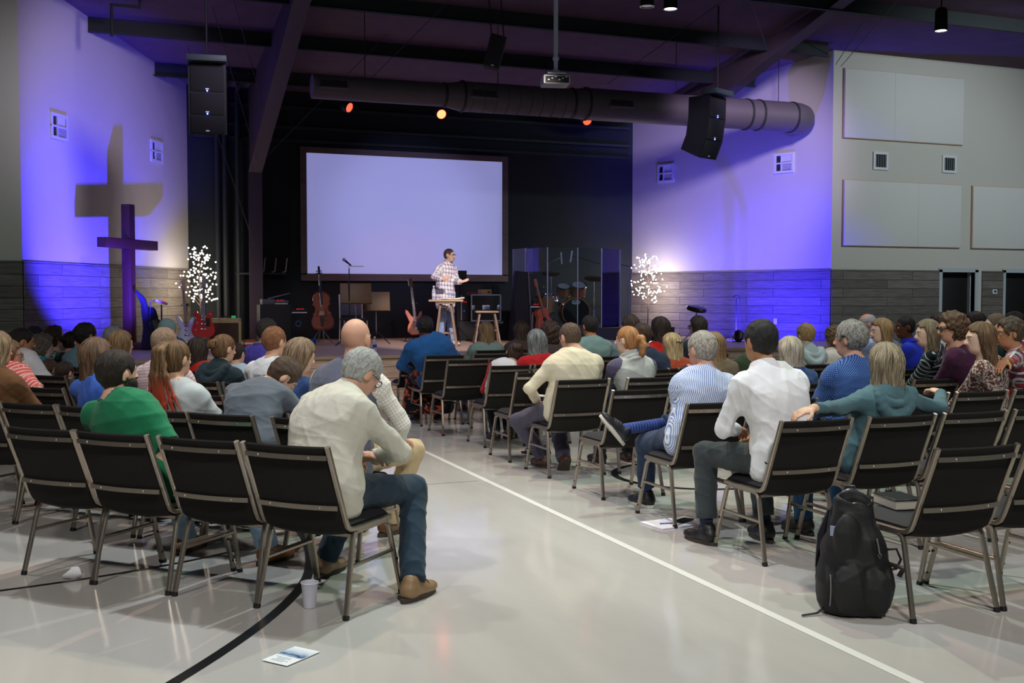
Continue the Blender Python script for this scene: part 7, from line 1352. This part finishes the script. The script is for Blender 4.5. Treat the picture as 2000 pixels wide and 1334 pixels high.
for x, r_ in ((2.3, .2), (2.62, .262), (4.72, .262), (5.0, .29), (8.45, .29), (8.72, .29), (9.5, .29)): part('duct_band', MB().tube([(x - .02, 0, .0 if x < 4 else .02 + (x - 5) * .006), (x + .02, 0, .0 if x < 4 else .02 + (x - 5) * .006)], r_ + .016, 28), mat('duct_band_dark', '#2d2a2f', .6), t)
rb = MB()
for k in range(9): rb.tube([(2.75 + .22 * k, 0, 0), (2.762 + .22 * k, 0, 0)], .2655, 28)
part('spiral_seam', rb, mat('duct_seam', '#4c454b', .6), t)
for x, r_ in ((.32, .2), (2.95, .262), (5.6, .29)):
    a = R(22); M_ = Matrix.Rotation(-a, 3, 'X'); o = part('register_frame', MB().rbox((x, -r_ * math.cos(a) - .01, r_ * math.sin(a) * .2), (.5, .05, .17), .006, M=M_), M_duct, t); gr = MB(); gr.box((x, -r_ * math.cos(a) - .034, r_ * math.sin(a) * .2 + .004), (.44, .012, .12), M_); part('register_opening', gr, mat('vent_dark'), o)
    fs_ = MB(); [fs_.box((x - .2 + .03 * k, -r_ * math.cos(a) - .042, r_ * math.sin(a) * .2 + .004), (.006, .01, .12), M_) for k in range(14)]; part('louvre', fs_, M_duct, o)
hg = MB(); [hg.tube([(x, 0, .2), (x, 0, roof(18) - 5.09)], .008, 6) for x in (.9, 3.3, 6.9, 9.2)]; part('hanger_rod', hg, mat('rod_steel'), t)
# red LED fixtures on the duct side, small white row of lamps behind it
for i, (x, y, z, lb) in enumerate([(6.1, 19.3, 5.0, 'bright red stage light hanging under the duct centre'), (8.95, 19.0, 5.0, 'red stage light half hidden below the right duct section'), (4.36, 19.4, 5.03, 'angled red lit stage light under the left duct section')]):
    t = thing('stage_light', lb, 'stage light', (x, y, z), 0, 'red stage lights above the stage'); part('clamp_arm', MB().tube([(0, .05, .5), (0, .05, .12), (0, 0, .05)], .012, 6), M_blk, t); Mt = Matrix.Rotation(R(118 if i < 2 else 120), 3, 'X') @ Matrix.Rotation(R(0 if i < 2 else 35), 3, 'Y'); b = part('lamp_body', MB().lathe([(0, -.12), (.07, -.12), (.1, -.06), (.1, .06), (.09, .06), (.085, .04), (0, .04)], 20, (0, 0, 0), Mt), M_plas, t)
    part('lens', MB().lathe([(0, .052), (.085, .05)], 20, (0, 0, 0), Mt), mat('red_lens_%d' % (i == 0), '#ff5a3a', .4, emit='#ff4a2c', estr=7 if i == 0 else 1.6), b); _M['red_lens_%d' % (i == 0)].cycles.emission_sampling = 'NONE'
# loudspeakers
def array(lb, loc, rz, boxes):
    t = thing('hanging_loudspeaker', lb, 'loudspeaker', loc, rz, 'hanging loudspeaker arrays'); y, z = 0, 0; 
    part('rigging_bar', MB().rbox((0, 0, .06), (.56, .3, .09), .01), mat('rigging_green', '#2c3a38', .6), t); part('hanging_cable', MB().tube([(0, 0, .1), (0, 0, roof(16.5) - loc[2])], .014, 6), M_blk, t)
    for k, (h_, tilt) in enumerate(boxes):
        t2 = boxes[k + 1][1] if k + 1 < len(boxes) else tilt + .04
        D = .42; dn = Vector((0, math.sin(tilt), -math.cos(tilt))); fr0 = Vector((0, -math.cos(tilt), -math.sin(tilt))); 
        p0 = Vector((0, y, z)); p1 = p0 + dn * h_; q = 2 * k
        tl = boxes[k - 1][1] * .5 + tilt * .5 if k else tilt; tb = tilt * .5 + t2 * .5
        b0 = p0 - Vector((0, -math.cos(tl), -math.sin(tl))) * D; b1 = p1 - Vector((0, -math.cos(tb), -math.sin(tb))) * D
        vs = [Vector((sx * .265, p.y, p.z)) for sx in (-1, 1) for p in (p0, p1, b1, b0)]
        b = part('speaker_box', MB().add(vs, [(0, 1, 2, 3), (7, 6, 5, 4), (0, 4, 5, 1), (1, 5, 6, 2), (2, 6, 7, 3), (3, 7, 4, 0)]), mat('speaker_shell', '#0e1013', .6), t)
        Mt = Matrix.Rotation(-tilt, 3, 'X'); c = (p0 + p1) / 2 + fr0 * .006
        part('grille', MB().rbox(c, (.47, .014, h_ - .025), .004, M=Matrix.Rotation(tilt, 3, 'X')), M_cloth_b, b)
        part('badge', MB().box(p1 - dn * .05 + fr0 * .016, (.05, .006, .018), Matrix.Rotation(tilt, 3, 'X')), mat('badge_white', '#dadde2', .4), b)
        if k < len(boxes) - 1: part('status_led', MB().ball(p1 - dn * .022 + fr0 * .016, .012, 8, 5), mat('speaker_led', '#3a50ff', .4, emit='#4a66ff', estr=8), b); _M['speaker_led'].cycles.emission_sampling = 'NONE'
        y, z = p1.y, p1.z
    return t
array('tall hanging black loudspeaker at upper left before the blue wall', (1.60, 16.3, 4.97), R(-8), [(.41, .03), (.33, .05), (.27, .12)])
array('curved hanging black loudspeaker in front of the right duct end', (10.2, 16.3, 5.07), R(24), [(.38, .03), (.38, .16), (.33, .42)])
t = thing('centre_loudspeaker', 'grey box loudspeaker tilted under the roof beams at centre', 'loudspeaker', (6.32, 17.0, 5.66), R(-20)); Mt = Matrix.Rotation(.25, 3, 'Y'); part('cabinet', MB().rbox((0, 0, 0), (.27, .25, .55), .015, M=Mt), mat('box_grey', '#3d373b', .8), t); part('grille', MB().rbox(Mt @ Vector((0, -.128, 0)), (.24, .01, .5), .004, M=Mt), mat('box_grille', '#332e33', .9), t); part('badge', MB().box(Mt @ Vector((.02, -.136, -.24)), (.05, .004, .02), Mt), mat('badge_white'), t); hb = MB(); hb.tube([(-.05, 0, .26), (-.1, 0, roof(17) - 5.66)], .01, 6); hb.tube([(.15, 0, .26), (.1, 0, roof(17) - 5.66)], .01, 6); part('hanging_cable', hb, M_blk, t)
# projector on pole
t = thing('projector', 'white projector hanging from a long pale pole at top centre', 'projector', (6.12, 14.0, 4.63), R(-14)); part('ceiling_pole', MB().tube([(0, 0, .25), (0, 0, roof(14) - 4.63)], .032, 14), mat('pole_pale', '#c9d4e6', .4), t); part('mount', MB().lathe([(.05, .1), (.07, .12), (.03, .16), (.03, .27), (.045, .29), (.045, .32)], 16).box((0, 0, .085), (.26, .2, .02)), mat('pole_pale'), t)
b = part('housing', MB().rbox((0, .06, 0), (.38, .34, .13), .02), mat('projector_shell', '#b5bab4', .45), t); part('connector_panel', MB().box((0, -.112, -.005), (.33, .01, .085)), M_vd, b); [part('connector', MB().box((-.12 + .05 * k, -.119, .01 + .02 * ((k * 7) % 3 - 1)), (.025, .008, .016)), mat('badge_white', '#dadde2', .4), b) for k in range(6)]; part('lens', MB().lathe([(0, 0), (.045, 0), (.045, .04), (0, .04)], 16, (.08, .24, 0), Matrix.Rotation(-PI / 2, 3, 'X')), M_plas, b); part('cable', MB().tube([(-.1, -.1, .03), (-.16, -.06, .12), (-.06, -.02, .24)], .006, 6).tube([(.1, -.1, .05), (.16, -.05, .14), (.03, 0, .26)], .005, 6), M_plas, t)
# pendant can lights
def can(lb, loc, on):
    t = thing('pendant_light', lb, 'lamp', loc, 0, 'can lights under the roof'); part('can', MB().lathe([(0, .34), (.06, .34), (.09, .3), (.095, .0), (.085, .0), (.08, .05), (0, .06)], 20), mat('can_black', '#23272b', .3, .5), t); part('cord', MB().tube([(0, 0, .33), (0, 0, roof(loc[1]) - loc[2])], .012, 6), M_blk, t); part('trim_ring', MB().lathe([(.085, -.004), (.1, -.004), (.1, .02), (.085, .02), (.085, -.004)], 20, cap=False), mat('can_black'), t)
    part('bulb', MB().lathe([(0, .004), (.082, .006)], 20), mat('can_glow_%d' % on, '#ffffff', .4, emit='#fff6e6', estr=9.0 if on else 0), t); _M['can_glow_%d' % on].cycles.emission_sampling = 'NONE'
can('lit can light hanging at upper right above the acoustic panels', (12.05, 13.0, 5.62), 1); can('lit can light at the top edge right of the projector pole', (7.38, 13.0, 5.50), 1); can('unlit dark can light at the top edge, left of the lit can', (7.02, 13.0, 5.50), 0)
# sprinkler pipe at upper left, cable shelf with hooks on the back wall
t = thing('sprinkler_pipe', 'dark sprinkler pipe dropping from the roof at upper left', 'pipe', (.35, 18.2, 5.75)); part('pipe', MB().tube([(.42, 0, .6), (.42, 0, .42), (0, 0, .42), (0, 0, 0)], .03, 10), M_steel, t); part('sprinkler_head', MB().lathe([(0, -.07), (.03, -.07), (.02, -.03), (.035, .0), (0, .02)], 12), M_steel, t)
t = thing('guitar_hooks', 'dark shelf with three pale hooks on the stage wall left of the screen', 'wall rack', (3.3, 22.28, 2.05)); part('shelf', MB().rbox((-.1, -.05, 0), (1.0, .16, .04), .006), M_steel, t)
for k in range(3): part('hook', MB().tube([(-.12 + .22 * k, -.13, .03), (-.06 + .22 * k, -.13, .05), (-.03 + .22 * k, -.13, .32)], .012, 6), mat('hook_pale', '#b9a79e', .5), t)

t = thing('pedal_case', 'small orange and white pedal case on stage beside the tweed amplifier', 'case', (2.56, 19.3, ZS), R(12)); part('case_body', MB().rbox((0, 0, .07), (.2, .14, .13), .02), mat('case_orange', '#b5552a', .6), t); part('case_band', MB().rbox((0, -.002, .07), (.206, .142, .035), .006), mat('white_strip'), t); part('handle', MB().tube([(-.04, 0, .135), (-.03, 0, .16), (.03, 0, .16), (.04, 0, .135)], .007, 6), M_plas, t)
solid('coiled_cable', MB().tube([((.13 + .008 * (k % 3)) * math.cos(k * .5), (.13 + .008 * (k % 3)) * math.sin(k * .5), .014 + .0022 * k) for k in range(40)], .011, 6), mat('blue_rubber', '#1f4fb0', .5), 'coiled blue cable on the stage floor left of the cello stand', 'cable', (3.72, 19.9, ZS))
# ------------------------------------------------------------------ lettering
text_on(KICK, 'pdp', .085, '#e4e6ee', (0, -.221, .52), (PI / 2, 0, 0))
ov = MB(); ov.tube([(.085 * math.cos(a), -.2155, .52 + .042 * math.sin(a)) for a in [2 * PI * k / 28 for k in range(29)]], .006, 6); part('oval_logo', ov, mat('lettering_#e4e6ee', '#e4e6ee', .6), KICK)
text_on(LOGO1, 'rossall', .075, '#e4e6ee', (-.02, -.2075, .36), (PI / 2, 0, 0))
